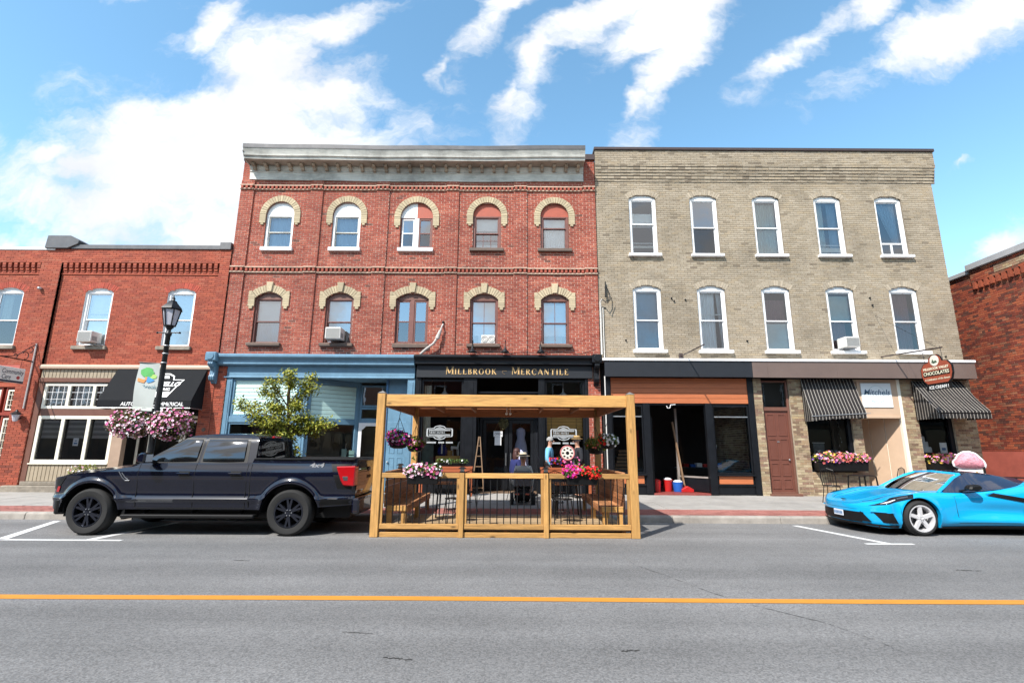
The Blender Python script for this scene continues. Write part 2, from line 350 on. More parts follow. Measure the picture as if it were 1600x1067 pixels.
def worn(name, col, thr):
    """road paint worn through to the asphalt in patches"""
    m = pm(name, col, .7, .08, 5, .25); nt = m.node_tree; L = nt.links.new; b = nt.nodes['Principled BSDF']
    src = b.inputs['Base Color'].links[0].from_socket
    geo = N(nt, 'ShaderNodeNewGeometry'); nz = N(nt, 'ShaderNodeTexNoise', i_Scale=22.0, i_Detail=8.0, i_Roughness=.75); L(geo.outputs['Position'], nz.inputs['Vector'])
    mr = N(nt, 'ShaderNodeMapRange'); L(nz.outputs['Fac'], mr.inputs[0]); mr.inputs[1].default_value = thr; mr.inputs[2].default_value = thr + .06
    mx = N(nt, 'ShaderNodeMix', data_type='RGBA'); L(mr.outputs[0], mx.inputs[0]); L(src, mx.inputs[6]); mx.inputs[7].default_value = (.15, .148, .145, 1); L(mx.outputs[2], b.inputs['Base Color'])
    return m
M_YEL = worn('yellow_road_paint', (.50, .205, .020), .64)
M_LINE = worn('white_road_paint', (.62, .62, .61), .60)
M_CONC = pm('sidewalk_concrete', (.30, .285, .265), .9, .14, 3, .3, dirt=.2, bscale=60, objvar=.06)
M_KERB = pm('kerb_concrete', (.33, .30, .265), .9, .2, 4, .4, dirt=.4, objvar=.08)
M_PAVE = pm('red_paver', (.3, .1, .08), .9, .15, 20, .3, tone=[(.24, .085, .070), (.33, .125, .10), (.36, .15, .125), (.28, .10, .085)], dirt=.3)
KY = 11.74; FY = 16.2                                   # kerb line, facade line
g = box('ground', pm('ground_earth', (.14, .135, .12), .95, .2, .5), None, -900, 900, -900, 900, -.3, -.06); g['kind'] = 'structure'
rd = MB().box(-70, 70, -2.4, KY, -.2, 0).build('road', M_ASPH); rd['kind'] = 'structure'
MB().grid([[(x * .5 - 30, 5.83 + .014 * math.sin(x * .35), .004) for x in range(121)], [(x * .5 - 30, 5.985 + .012 * math.sin(x * .35 + .4), .004) for x in range(121)]]).build('centre_line', M_YEL, rd)
def mark(pts): MB().prism(pts, 'z', .001, .0042).build('parking_line', M_LINE, rd)
mark([(-8.95, 9.22), (-8.78, 9.27), (-9.78, 11.5), (-9.93, 11.5)]); mark([(-9.6, 9.30), (-9.6, 9.21), (-6.75, 9.21), (-6.75, 9.30)])
mark([(-7.42, 9.31), (-7.26, 9.31), (-7.12, 11.4), (-7.24, 11.4)])
mark([(6.09, 11.45), (6.21, 11.45), (6.70, 9.39), (6.58, 9.39)]); mark([(6.22, 9.385), (6.22, 9.30), (7.06, 9.30), (7.06, 9.385)])
M_CRACK = pm('crack_tar', (.032, .031, .030), .8, .4, 9)
def crack(pts, w):
    random.seed(len(pts)); m = MB(); a = []; b = []
    for i in range(len(pts) - 1):
        for k in range(14):
            t = k / 14; x = pts[i][0] * (1 - t) + pts[i + 1][0] * t + random.uniform(-.012, .012); y = pts[i][1] * (1 - t) + pts[i + 1][1] * t + random.uniform(-.014, .014)
            ww = w * random.choice((.15, .6, 1, 1.2)); a.append((x, y - ww, .003)); b.append((x, y + ww, .003))
    m.grid([a, b]).build('road_crack', M_CRACK, rd)
crack([(1.72, 8.6), (1.75, 7.6), (1.98, 7.1), (2.26, 6.3), (2.4, 6.02)], .010); crack([(2.55, 5.75), (3.0, 5.2), (3.15, 4.75), (3.2, 4.4)], .007)
crack([(6.1, 7.4), (6.45, 7.36)], .016); crack([(-4.0, 7.75), (-3.75, 7.72)], .014); crack([(-1.0, 4.35), (-.75, 4.3)], .010); crack([(.9, 4.5), (1.05, 4.52)], .012); crack([(-1.5, 4.9), (-1.2, 4.85)], .006)
sw = MB().box(-70, 70, KY + .16, 40, -.2, .12).build('sidewalk', M_CONC); sw['kind'] = 'structure'
osw = MB().box(-70, 70, -7, -2.4, -.2, .14).build('sidewalk', M_CONC); osw['kind'] = 'structure'
def zs(y): return .15 + max(0, y - 13.0) * .022        # the walk rises gently to the shop fronts
random.seed(3)
for j, (ya, yb) in enumerate(((13.02, 14.55), (14.565, 16.75))):
    for i in range(21):
        x = -16.9 + i * 1.6
        m = MB(); e = .006; za, zb = zs(ya) + random.uniform(-.004, .004), zs(yb) + random.uniform(-.004, .004)
        m.add([(x + e, ya, 0), (x + 1.6 - e, ya, 0), (x + 1.6 - e, yb, 0), (x + e, yb, 0), (x + e, ya, za), (x + 1.6 - e, ya, za), (x + 1.6 - e, yb, zb), (x + e, yb, zb)], [(4, 5, 6, 7), (0, 1, 5, 4), (1, 2, 6, 5), (2, 3, 7, 6), (3, 0, 4, 7)])
        m.build('slab', M_CONC, sw, bevel=.006)
m = MB(); r = 0; y = KY + .17
while y < 13.0:
    x = -18 + (r % 2) * .1
    while x < 16: m.box(x, x + .193, y, min(y + .093, 13.01), .1, .148 + random.uniform(-.002, .002), random.random()); x += .2
    y += .1; r += 1
m.build('paver_strip', M_PAVE, sw, kind='stuff')
kb = thing('kerb', 'long pale concrete kerb between the asphalt and the red pavers', 'kerb', (0, KY, 0)); del kb['label'], kb['category']; kb['kind'] = 'structure'
for i in range(14):
    x = -18 + i * 2.4
    m = MB().prism([(KY + .165, -.1), (KY - .02, -.1), (KY, .118), (KY + .03, .148), (KY + .165, .15)], 'x', x + .004, x + 2.396); m.build('kerb_stone', M_KERB, kb, bevel=.01)

# ------------------------------------------------------------------ brickwork
def op_rect(x0, x1, z0, z1): return lambda z: (x0, x1) if z0 < z < z1 else None
def op_arch(xc, w, z0, spring, rise):
    Rr = ((w / 2) ** 2 + rise ** 2) / (2 * rise); zc = spring + rise - Rr
    def f(z):
        if z <= z0 or z >= spring + rise: return None
        if z < spring: return (xc - w / 2, xc + w / 2)
        h = math.sqrt(max(0, Rr * Rr - (z - zc) ** 2)); return (xc - h, xc + h)
    return f
def spans_at(z, u0, u1, ops):
    s = [(u0, u1)]
    for o in ops:
        r = o(z)
        if not r: continue
        n = []
        for a, b in s:
            if r[1] <= a or r[0] >= b: n.append((a, b)); continue
            if r[0] > a: n.append((a, r[0]))
            if r[1] < b: n.append((r[1], b))
        s = n
    return s
def place(side, w):
    # side 'f': wall facing the street at y = w; 'l': wall facing left at x = w (u runs along y); 'r': facing right
    return {'f': lambda u, d, z: (u, w - d, z), 'l': lambda u, d, z: (w - d, u, z), 'r': lambda u, d, z: (w + d, u, z)}[side]
UNIT = {}
def brickwork(parent, side, w, u0, u1, z0, z1, mat, mort, ops=(), bl=.215, bh=.062, j=.012, proud=.010, single=0, seed=1, name='brickwork', header=0, stain=None):
    """Running-bond bricks as real blocks on a recessed mortar sheet; the first `single` bricks are objects of their own."""
    rnd = random.Random(seed); P = place(side, w); c = bh + j; n = max(1, round((z1 - z0) / c)); c = (z1 - z0) / n; h = c - j
    mb = MB(); mo = MB(); made = 0
    for r in range(n):
        a = z0 + r * c; zc = a + c / 2
        for (s0, s1) in spans_at(zc, u0, u1, ops):
            if s1 - s0 < .02: continue
            mo.quad(P(s0, 0, a), P(s1, 0, a), P(s1, 0, a + c), P(s0, 0, a + c))
            step = bl + j; st = step * .5 if (header and r % header == header - 1) else step
            u = u0 - step + (step / 2 if r % 2 else 0) + rnd.uniform(-.01, .01)
            while u < s1:
                x0 = max(u, s0 + .002); x1 = min(u + st - j, s1 - .002); u += st
                if x1 - x0 < .005: continue
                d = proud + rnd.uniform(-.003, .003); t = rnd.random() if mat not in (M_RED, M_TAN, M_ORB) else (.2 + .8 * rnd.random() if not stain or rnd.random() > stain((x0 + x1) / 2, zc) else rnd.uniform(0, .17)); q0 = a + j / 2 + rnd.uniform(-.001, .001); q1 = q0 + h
                vs = [P(x0, d, q0), P(x1, d, q0), P(x1, d, q1), P(x0, d, q1), P(x0, -.002, q0), P(x1, -.002, q0), P(x1, -.002, q1), P(x0, -.002, q1)]
                fs = [(0, 1, 2, 3), (0, 4, 5, 1), (1, 5, 6, 2), (2, 6, 7, 3), (3, 7, 4, 0)]
                if made < single and x1 - x0 > .09:
                    made += 1; tq = int(t * 8) / 8; ln = round(x1 - x0, 2); key = (mat.name, side, ln, round(h, 3), tq)
                    if key not in UNIT:
                        b = MB(); PP = place(side, 0); b.add([PP(0, d, 0), PP(ln, d, 0), PP(ln, d, h), PP(0, d, h), PP(0, -.002, 0), PP(ln, -.002, 0), PP(ln, -.002, h), PP(0, -.002, h)], fs, tq); UNIT[key] = b.mesh('brick', mat)
                    link('brick', UNIT[key], parent, loc=P(x0, 0, q0))
                else: mb.add(vs, fs, t)
    if mb.f:
        o = mb.build(name, mat, parent); o['kind'] = 'stuff'
    mo.build('mortar', mort, parent)['kind'] = 'stuff'

# ------------------------------------------------------------------ windows
def arc_pts(xc, w, spring, rise, n=14):
    Rr = ((w / 2) ** 2 + rise ** 2) / (2 * rise); zc = spring + rise - Rr; a = math.asin(min(1, w / 2 / Rr)) if rise <= w / 2 - 1e-4 else math.pi / 2
    return [(xc + Rr * math.sin(-a + 2 * a * i / n), zc + Rr * math.cos(-a + 2 * a * i / n)) for i in range(n + 1)]
def curtain(x0, x1, z0, z1, y, taper=0, amp=.025, k=5, side=0):
    rows = []
    for i in range(9):
        t = i / 8; z = z1 + (z0 - z1) * t; row = []
        for jx in range(25):
            s = jx / 24; a, b = x0, x1
            if taper: a = x0 + (x1 - x0) * taper * t * (1 if side >= 0 else 0); b = x1 - (x1 - x0) * taper * t * (1 if side < 0 else 0)
            row.append((a + (b - a) * s, y + amp * math.sin(s * k * 6.28 + t), z))
        rows.append(row)
    return MB().grid(rows)
def window(par, xc, z0, spring, w, rise, y, fr, sash, headm, sillm, fw=.07, split=.5, dep=.13, glass_up=None, glass_lo=None, fill=(), sill=(.10, .11, .10), reveal=None, munt_up=0, munt_lo=0, fixed=False, headm2=None, lab=None):
    """Sash window: arched outer frame, flat head board, two sashes with panes, sill; fill = things hung behind the glass."""
    x0, x1 = xc - w / 2, xc + w / 2; yf = y + .045; zt = spring
    m = MB()
    m.box(x0, x0 + fw, yf, yf + dep, z0, zt); m.box(x1 - fw, x1, yf, yf + dep, z0, zt); m.box(x0 + fw, x1 - fw, yf, yf + dep, z0, z0 + fw * .7); m.box(x0 + fw, x1 - fw, yf + .006, yf + dep, zt - fw * .6, zt)
    wd = m.build('window', fr, par, bevel=.006)
    if lab: wd['label'] = lab
    ap = arc_pts(xc, w, spring, rise)
    if headm2:
        k = len(ap) // 2; MB().prism(ap[:k + 1] + [(xc, spring)], 'y', yf + .01, yf + dep).build('head_board', headm, wd); MB().prism(ap[k:] + [(xc, spring)], 'y', yf + .01, yf + dep).build('head_board', headm2, wd)
    else: MB().prism(ap, 'y', yf + .01, yf + dep).build('head_board', headm, wd)
    if reveal:
        mr = MB(); out = [(x0, z0)] + ap + [(x1, z0)]
        for a, b in zip(out[:-1], out[1:]): mr.quad((a[0], y - .001, a[1]), (b[0], y - .001, b[1]), (b[0], yf + dep, b[1]), (a[0], yf + dep, a[1]))
        mr.build('reveal', reveal, wd)
    a, b = x0 + fw, x1 - fw; zb, zh = z0 + fw * .7, zt - fw * .6; zm = zb + (zh - zb) * split; sw_ = .035
    def sashf(p, q, yy, name, mat, gl, mv, mh):
        s = MB(); s.box(a, a + sw_, yy, yy + .035, p, q); s.box(b - sw_, b, yy, yy + .035, p, q); s.box(a + sw_, b - sw_, yy, yy + .035, p, p + sw_); s.box(a + sw_, b - sw_, yy, yy + .035, q - sw_, q)
        for i in range(1, mv + 1):
            x = a + (b - a) * i / (mv + 1); s.box(x - .008, x + .008, yy + .004, yy + .03, p + sw_, q - sw_)
        for i in range(1, mh + 1):
            z = p + (q - p) * i / (mh + 1); s.box(a + sw_, b - sw_, yy + .006, yy + .028, z - .008, z + .008)
        so = s.build(name, mat, wd); MB().quad((a + sw_, yy + .018, p + sw_), (b - sw_, yy + .018, p + sw_), (b - sw_, yy + .018, q - sw_), (a + sw_, yy + .018, q - sw_)).build('pane', gl, wd)
    if fixed: sashf(zb, zh, yf + .05, 'sash', sash, glass_up or M_GLASS, 0, 0)
    else:
        mu = munt_up if isinstance(munt_up, tuple) else (munt_up, 0); ml = munt_lo if isinstance(munt_lo, tuple) else (munt_lo, 0)
        sashf(zm - sw_, zh, yf + .035, 'sash', sash, glass_up or M_GLASS, *mu); sashf(zb, zm, yf + .075, 'sash', sash, glass_lo or glass_up or M_GLASS, *ml)
    if sillm:
        ov, pr, th = sill; MB().box(x0 - ov, x1 + ov, y - pr, yf + dep * .6, z0 - th, z0).build('sill', sillm, wd, bevel=.012)
    for f in fill:
        k = f[0]
        if k == 'blind': box('blind', f[3] if len(f) > 3 else M_BLIND, wd, a + .01, b - .01, yf + .17, yf + .18, zb + (zh - zb) * f[1], zb + (zh - zb) * f[2])
        elif k == 'curtain':
            _, u0, u1, mt = f[:4]; tp = f[4] if len(f) > 4 else 0; sd = f[5] if len(f) > 5 else 1; lo = f[6] if len(f) > 6 else 0; hi = f[7] if len(f) > 7 else 1
            curtain(a + (b - a) * u0, a + (b - a) * u1, zb + (zh - zb) * lo, zb + (zh - zb) * hi, yf + .2, tp, side=sd).build('curtain', mt, wd, smooth=True)
        elif k == 'panel': box('window_panel', f[5], wd, a + (b - a) * f[1], a + (b - a) * f[2], yf + .12, yf + .135, zb + (zh - zb) * f[3], zb + (zh - zb) * f[4])
    return wd

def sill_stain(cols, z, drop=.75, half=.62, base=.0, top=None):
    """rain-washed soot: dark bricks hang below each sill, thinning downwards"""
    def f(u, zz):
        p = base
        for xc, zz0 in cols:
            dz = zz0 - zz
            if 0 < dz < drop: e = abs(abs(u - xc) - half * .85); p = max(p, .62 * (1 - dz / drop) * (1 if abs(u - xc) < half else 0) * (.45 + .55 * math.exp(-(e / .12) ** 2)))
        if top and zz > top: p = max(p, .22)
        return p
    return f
def air_con(x, z, y, w, h, label, d=.36):
    r = thing('air_conditioner', label, 'air conditioner', (x, y, z), 'window air conditioners')
    MB().box(x - w / 2, x + w / 2, y - d, y + .08, z, z + h).build('case', M_ACW, r, bevel=.015)
    m = MB()
    for i in range(9): m.box(x - w / 2 + .03, x + w / 2 - .03, y - d - .006, y - d + .002, z + .03 + i * (h - .06) / 9, z + .03 + (i + .55) * (h - .06) / 9)
    m.build('grille', M_ACG, r)
    m = MB()
    for i in range(6): m.box(x + w / 2 - .001, x + w / 2 + .004, y - d + .05 + i * .035, y - d + .068 + i * .035, z + .05, z + h * .55)
    m.build('side_vent', M_ACG, r)
    box('mounting_bracket', M_STEEL, r, x - w / 2 + .02, x + w / 2 - .02, y - d * .6, y - .02, z - .02, z - .001)
    return r

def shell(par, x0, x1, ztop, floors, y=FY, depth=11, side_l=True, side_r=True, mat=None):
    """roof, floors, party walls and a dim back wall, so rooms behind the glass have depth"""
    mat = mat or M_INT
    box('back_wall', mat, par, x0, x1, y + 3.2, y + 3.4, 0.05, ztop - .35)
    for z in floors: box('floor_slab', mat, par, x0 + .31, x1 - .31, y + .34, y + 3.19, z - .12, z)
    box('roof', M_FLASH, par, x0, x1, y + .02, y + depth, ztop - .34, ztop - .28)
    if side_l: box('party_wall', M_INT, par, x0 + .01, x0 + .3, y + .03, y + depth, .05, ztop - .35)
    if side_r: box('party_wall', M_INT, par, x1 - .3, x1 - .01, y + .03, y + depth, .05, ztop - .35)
# ------------------------------------------------------------------ red three-storey building
RB = thing('brick_building', 'three-storey red brick building with buff arched windows and bracketed cornice', 'building', (-3.3, FY, .2))
PIL = [(-9.55, -9.08), (-7.08, -6.65), (-4.77, -4.32), (-2.31, -1.88), (.04, .49), (2.45, 2.88)]
W3 = [(-8.08, .97), (-5.76, .97), (-3.33, 1.12), (-.89, .97), (1.45, .97)]; W2 = [(-8.15, .92), (-5.77, .92), (-3.34, 1.08), (-.94, .92), (1.43, .92)]
S3, S2 = 8.28, 4.93
ops = [op_arch(x, w, S3, 9.985 - w / 2 + .001, w / 2 - .002) for x, w in W3] + [op_arch(x, w, S2, 6.47, .21) for x, w in W2]
BELT = [(7.36, 7.58), (10.42, 10.60)]
ops += [op_rect(-20, 20, a, b) for a, b in BELT]
brickwork(RB, 'f', FY, -9.55, 2.88, 4.50, 10.80, M_RED, M_REDM, ops, j=.019, bh=.058, bl=.205, seed=5, stain=sill_stain([(x, S3 - .14) for x, w in W3] + [(x, S2 - .1) for x, w in W2], 0, .45, .5, .03))
brickwork(RB, 'f', FY - .02, 2.5, 2.88, 10.78, 11.66, M_RED, M_REDM, j=.016, seed=6); brickwork(RB, 'f', FY - .02, -9.55, -9.27, 10.78, 11.55, M_RED, M_REDM, j=.016, seed=7)
for i, (a, b) in enumerate(PIL):
    box('pilaster', M_RED, RB, a, b, FY - .048, FY + .02, 4.50, 10.78)
    brickwork(RB, 'f', FY - .05, a, b, 4.50, 10.78, M_RED, M_REDM, [op_rect(-20, 20, p, q) for p, q in BELT], j=.019, bh=.058, bl=.205, seed=20 + i)
segs = []; x = -9.55
for a, b in PIL:
    if a > x: segs.append((x, a, 0))
    segs.append((a, b, .05)); x = b
DENT = MB().box(-.038, .038, -.075, .03, -.055, .055, .4).mesh('dentil', M_RED)
for (z0, z1) in BELT:
    for (a, b, d) in segs:
        y = FY - d; k = .0 if d == 0 else .002
        MB().box(a - k, b + k, y - .075, FY + .03, z1 - .045, z1).box(a - k, b + k, y - .06, FY + .03, z0, z0 + .045).build('belt_course', M_CREAM, RB, bevel=.006)
        MB().box(a, b, y - .01, FY + .02, z0 + .045, z1 - .055, .1).build('belt_back', M_RED, RB)  # darker tone stands in for the shade between dentils
        n = max(2, int((b - a) / .135))
        for i in range(n): link('dentil', DENT, RB, loc=(a + (b - a) * (i + .5) / n, y - .002, (z0 + z1) / 2 - .005))
def voussoirs(par, xc, zc, r0, r1, a0, a1, n, mat, proud=.045, key=None, name='voussoir'):
    st = (a1 - a0) / n; g = .006 / r0
    m = MB().prism([(r0 * math.sin(-st / 2 + g), r0 * math.cos(-st / 2 + g)), (r1 * math.sin(-st / 2 + g * .7), r1 * math.cos(-st / 2 + g * .7)), (r1 * math.sin(st / 2 - g * .7), r1 * math.cos(st / 2 - g * .7)), (r0 * math.sin(st / 2 - g), r0 * math.cos(st / 2 - g))], 'y', -proud, .16)
    me = m.mesh(name, mat)
    for i in range(n):
        o = link(name, me, par, loc=(xc, FY + random.uniform(-.004, .004), zc)); o.rotation_euler = (0, a0 + st * (i + .5), 0)
VB = MB().box(-.105, .105, -.045, .16, -.036, .036).mesh('buff_block', M_BUFF)
for (xc, w) in W3:
    zc = 9.985 - w / 2; voussoirs(RB, xc, zc, w / 2 + .004, w / 2 + .22, -math.pi / 2, math.pi / 2, 21, M_BUFF)
    for s in (-1, 1):
        for k in range(4): link('buff_brick', VB, RB, loc=(xc + s * (w / 2 + .112), FY, zc - .042 - k * .078))
        MB().box(xc + s * (w / 2 + .11) - .05, xc + s * (w / 2 + .11) + .05, FY - .055, FY + .05, zc - .39, zc - .325).build('label_stop', M_BUFF, RB, bevel=.008)
for (xc, w) in W2:
    rise = .21; Rr = ((w / 2) ** 2 + rise ** 2) / (2 * rise); zc = 6.68 - Rr; a = math.asin(w / 2 / Rr)
    voussoirs(RB, xc, zc, Rr + .004, Rr + .25, -a * 1.13, a * 1.13, 17, M_BUFF)
    MB().prism([(xc - .075, 6.69), (xc + .075, 6.69), (xc + .115, 7.03), (xc - .115, 7.03)], 'y', FY - .085, FY + .1).build('keystone', M_BUFF, RB, bevel=.01)
    for s in (-1, 1):
        for k in range(5): link('buff_brick', VB, RB, loc=(xc + s * (w / 2 + .118), FY - .004, 6.545 - k * .078))
        MB().box(xc + s * (w / 2 + .12) - .06, xc + s * (w / 2 + .12) + .06, FY - .06, FY + .05, 6.10, 6.19).build('label_stop', M_BUFF, RB, bevel=.008)
        MB().box(xc + s * (w / 2 + .175) - .05, xc + s * (w / 2 + .175) + .05, FY - .05, FY + .05, 6.585, 6.72).build('label_shoulder', M_BUFF, RB, bevel=.008)
rv = M_MAROON
def w3(i, **k):
    x, w = W3[i]; return window(RB, x, S3, 9.985 - w / 2, w, w / 2 - .002, FY, reveal=rv, fw=.085, **k)
w3(0, fr=M_WHITE, sash=M_OLDW, headm=M_WHITE, sillm=M_WHITE, sill=(.06, .10, .13), fill=[('curtain', 0, 1, M_CURTB)])
w3(1, fr=M_WHITE, sash=M_OLDW, headm=M_WHITE, sillm=M_WHITE, sill=(.06, .10, .13), fill=[('curtain', 0, 1, M_CURTB)])
def twin(x, w, z0, sp, rise, mats, hm, hm2, sillm, fillL, fillR, fwc):
    wd = window(RB, x, z0, sp, w, rise, FY, mats[1], mats[1], hm, sillm, fw=.04, reveal=rv, headm2=hm2, fixed=True, glass_up=M_GLASS, sill=(.05, .1, .13))
    for c in list(wd.children):
        if c.name.startswith(('sash', 'pane')): bpy.data.objects.remove(c)
    for s, mt in ((-1, mats[0]), (1, mats[1])):
        a, b = (x - w / 2 + .04, x - fwc / 2) if s < 0 else (x + fwc / 2, x + w / 2 - .04)
        q = .055; zb, zh = z0 + .05, sp - .03; zm = (zb + zh) / 2; m = MB()
        m.box(a, a + q, FY + .07, FY + .15, zb, zh); m.box(b - q, b, FY + .07, FY + .15, zb, zh); m.box(a + q, b - q, FY + .07, FY + .15, zb, zb + q); m.box(a + q, b - q, FY + .07, FY + .15, zh - q, zh); m.box(a + q, b - q, FY + .08, FY + .14, zm - .02, zm + .02)
        m.build('sash', mt, wd, bevel=.005)
        MB().quad((a + q, FY + .1, zb + q), (b - q, FY + .1, zb + q), (b - q, FY + .1, zm - .02), (a + q, FY + .1, zm - .02)).build('pane', M_GLASS, wd); MB().quad((a + q, FY + .095, zm + .02), (b - q, FY + .095, zm + .02), (b - q, FY + .095, zh - q), (a + q, FY + .095, zh - q)).build('pane', M_GLASSH, wd)
    box('mullion', mats[0], wd, x - fwc / 2 - .001, x + fwc / 2 + .001, FY + .05, FY + .17, z0 + .05, sp - .01)
    return wd
twin(W3[2][0], W3[2][1], S3, 9.985 - .56, .558, (M_WHITE, M_BROWN), M_WHITE, M_RUST, M_WHITE, 0, 0, .14)
w3(3, fr=M_BROWN, sash=M_BROWN, headm=M_RUST, sillm=M_SILLB, glass_up=M_GLASSH, munt_lo=(2, 1), sill=(.10, .12, .11), fill=[('blind', .62, 1), ('panel', .02, .98, .0, .13, M_ACW)])
w3(4, fr=M_BROWN, sash=M_BROWN, headm=M_RUST, sillm=M_SILLB, glass_up=M_GLASSH, split=.68, sill=(.10, .12, .11), fill=[('curtain', .1, .5, M_CURT), ('curtain', .5, .95, M_CURT), ('blind', .7, 1, M_CURT)])
def w2(i, **k):
    x, w = W2[i]; return window(RB, x, S2, 6.47, w, .208, FY, M_BROWN, M_BROWN, M_MAROON, M_SILLB, reveal=rv, fw=.06, sill=(.09, .13, .10), **k)
w2(0, glass_up=M_GLASSH, fill=[('blind', .45, 1), ('curtain', 0, 1, M_CURTB)])
w2(1, glass_up=M_GLASSH, fill=[('blind', .5, 1)])
twin(W2[2][0], W2[2][1], S2, 6.47, .208, (M_BROWN, M_BROWN), M_MAROON, None, M_SILLB, 0, 0, .11)
w2(3, glass_up=M_GLASSH, munt_up=1, munt_lo=1, fill=[('blind', 0, 1), ('panel', .0, .26, .0, .20, M_INT), ('panel', .27, 1, .0, .20, M_ACW)])
w2(4, glass_up=M_GLASSH, munt_up=1, munt_lo=1, fill=[('blind', .2, .95), ('panel', .2, .8, .0, .20, M_ACG)])
air_con(-5.80, 5.03, FY - .0, .50, .38, 'beige air conditioner in the red building window above the blue cornice')
# window fan in the fourth middle window
fan = thing('window_fan', 'white twin window fan in brown window above the black shop cornice', 'fan', (-.80, FY, 5.0))
MB().box(-1.02, -.56, FY + .06, FY + .10, 4.99, 5.27).build('housing', M_ACW, fan, bevel=.01)
for s in (-.115, .115): MB().tube([(-.79 + s + .1 * math.cos(t * .3927), FY + .055, 5.13 + .1 * math.sin(t * .3927)) for t in range(16)], .009, 5, closed=True).tube([(-.79 + s + .05 * math.cos(t * .3927), FY + .055, 5.13 + .05 * math.sin(t * .3927)) for t in range(16)], .006, 5, closed=True).build('guard', M_ACG, fan)
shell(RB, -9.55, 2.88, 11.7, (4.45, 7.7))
box('parapet', M_RED, RB, -9.5, 2.84, FY + .025, FY + .3, 10.75, 11.6)
# cornice
CX0, CX1 = -9.28, 2.48
def sag(x): return .055 * ((x + 3.4) / 6) ** 2 + .03 * math.sin(x * 1.7) * .3      # the old timber cornice dips in the middle
def run(name, prof, mat, x0=CX0, x1=CX1, n=24, **k):
    rows = [[(x0 + (x1 - x0) * i / n, y, z + sag(x0 + (x1 - x0) * i / n)) for i in range(n + 1)] for (y, z) in prof + prof[:1]]
    m = MB().grid(rows)
    for e in (0, n): m.add([r[e] for r in rows[:-1]], [tuple(range(len(prof)))])
    return m.build(name, mat, RB, smooth=30, **k)
run('fascia_board', [(FY - .07, 10.76), (FY - .07, 11.03), (FY - .10, 11.05), (FY - .10, 11.085), (FY + .02, 11.085), (FY + .02, 10.76)], M_OLDW)
run('bed_mould', [(FY - .08, 11.087), (FY - .14, 11.16), (FY - .16, 11.20), (FY - .16, 11.262), (FY + .02, 11.262), (FY + .02, 11.087)], M_OLDW)
run('soffit', [(FY - .52, 11.27), (FY - .52, 11.30), (FY + .02, 11.30), (FY + .02, 11.264)], pm('weathered_soffit', (.36, .31, .25), .7, .2, 4, .2, dirt=.4))
run('crown_mould', [(FY - .52, 11.262), (FY - .56, 11.27), (FY - .57, 11.34), (FY - .62, 11.37), (FY - .63, 11.45), (FY - .68, 11.54), (FY - .70, 11.60), (FY - .5, 11.60), (FY - .5, 11.31)], M_OLDW)
run('flashing', [(FY - .715, 11.60), (FY - .725, 11.74), (FY + .3, 11.79), (FY + .3, 11.61)], M_FLASH)
BRK = MB().prism([(FY - .165, -.13), (FY - .20, -.12), (FY - .23, -.05), (FY - .33, -.02), (FY - .36, .03), (FY - .36, .065), (FY - .1, .065), (FY - .1, -.13)], 'x', -.055, .055).mesh('cornice_bracket', pm('bracket_paint', (.34, .27, .20), .65, .2, 5, dirt=.3, objvar=.15))
for i in range(28):
    x = -9.08 + i * (11.36 / 27); link('cornice_bracket', BRK, RB, loc=(x, 0, 11.20 + sag(x)), bevel=.01)
for a, b in ((-9.56, -9.24), (2.47, 2.9)): MB().box(a, b, FY - .09, FY + .3, 11.64 if a > 0 else 11.53, 11.86 if a > 0 else 11.70).build('parapet_cap', M_CAP, RB, bevel=.01)
MB().prism([(FY - .06, 11.28), (FY - .5, 11.31), (FY - .68, 11.56), (FY - .06, 11.56)], 'x', CX0 - .02, CX0 + .02).build('cornice_return', M_OLDW, RB)

# ------------------------------------------------------------------ tan three-storey building
TB = thing('brick_building', 'three-storey tan brick building with white segmental-arched windows', 'building', (8.8, FY, .2))
TX0, TX1 = 2.9, 14.78
T3 = [4.53, 6.66, 8.85, 11.0, 13.13]; T2 = [4.53, 6.69, 8.86, 11.02, 13.16]
ops = [op_arch(x, .95, 8.12, 10.19, .15) for x in T3] + [op_arch(x, .95, 4.78, 6.87, .14) for x in T2]
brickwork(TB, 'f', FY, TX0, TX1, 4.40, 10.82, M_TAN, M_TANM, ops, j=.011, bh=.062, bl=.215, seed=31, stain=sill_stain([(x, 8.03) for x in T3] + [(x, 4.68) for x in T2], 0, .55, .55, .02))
for i in range(6): brickwork(TB, 'f', FY - .022 * (i + 1), TX0, TX1 + .022 * (i + 1), 10.82 + i * .108, 10.82 + (i + 1) * .108, M_TAN, M_TANM, j=.012, bh=.09 if i in (1, 4) else .042, bl=.215, seed=40 + i, stain=lambda u, z: .16)
MB().prism([(FY + .02, 10.82)] + sum([[(FY - .022 * (i + 1) + .003, 10.82 + i * .108), (FY - .022 * (i + 1) + .003, 10.82 + (i + 1) * .108)] for i in range(6)], []) + [(FY - .129, 11.97), (FY + .02, 11.97)], 'x', TX0 + .002, TX1 + .12).build('corbel_core', M_TANM, TB)
brickwork(TB, 'f', FY - .132, TX0, TX1 + .13, 11.468, 11.975, M_TAN, M_TANM, j=.011, bh=.064, seed=47, stain=lambda u, z: .06)
MB().box(TX0 - .03, TX1 + .17, FY - .19, FY + .35, 11.978, 12.09).build('flashing', M_CAP, TB, bevel=.012)
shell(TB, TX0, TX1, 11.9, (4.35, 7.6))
tk = dict(fr=M_WHITE, sash=M_WHITE, headm=M_WHITE, sillm=M_WHITE, sill=(.085, .13, .095), fw=.085, reveal=M_TANM)
def t3(i, **k): return window(TB, T3[i], 8.12, 10.19, .95, .148, FY, **tk, **k)
def t2(i, **k): return window(TB, T2[i], 4.78, 6.87, .95, .138, FY, **tk, **k)
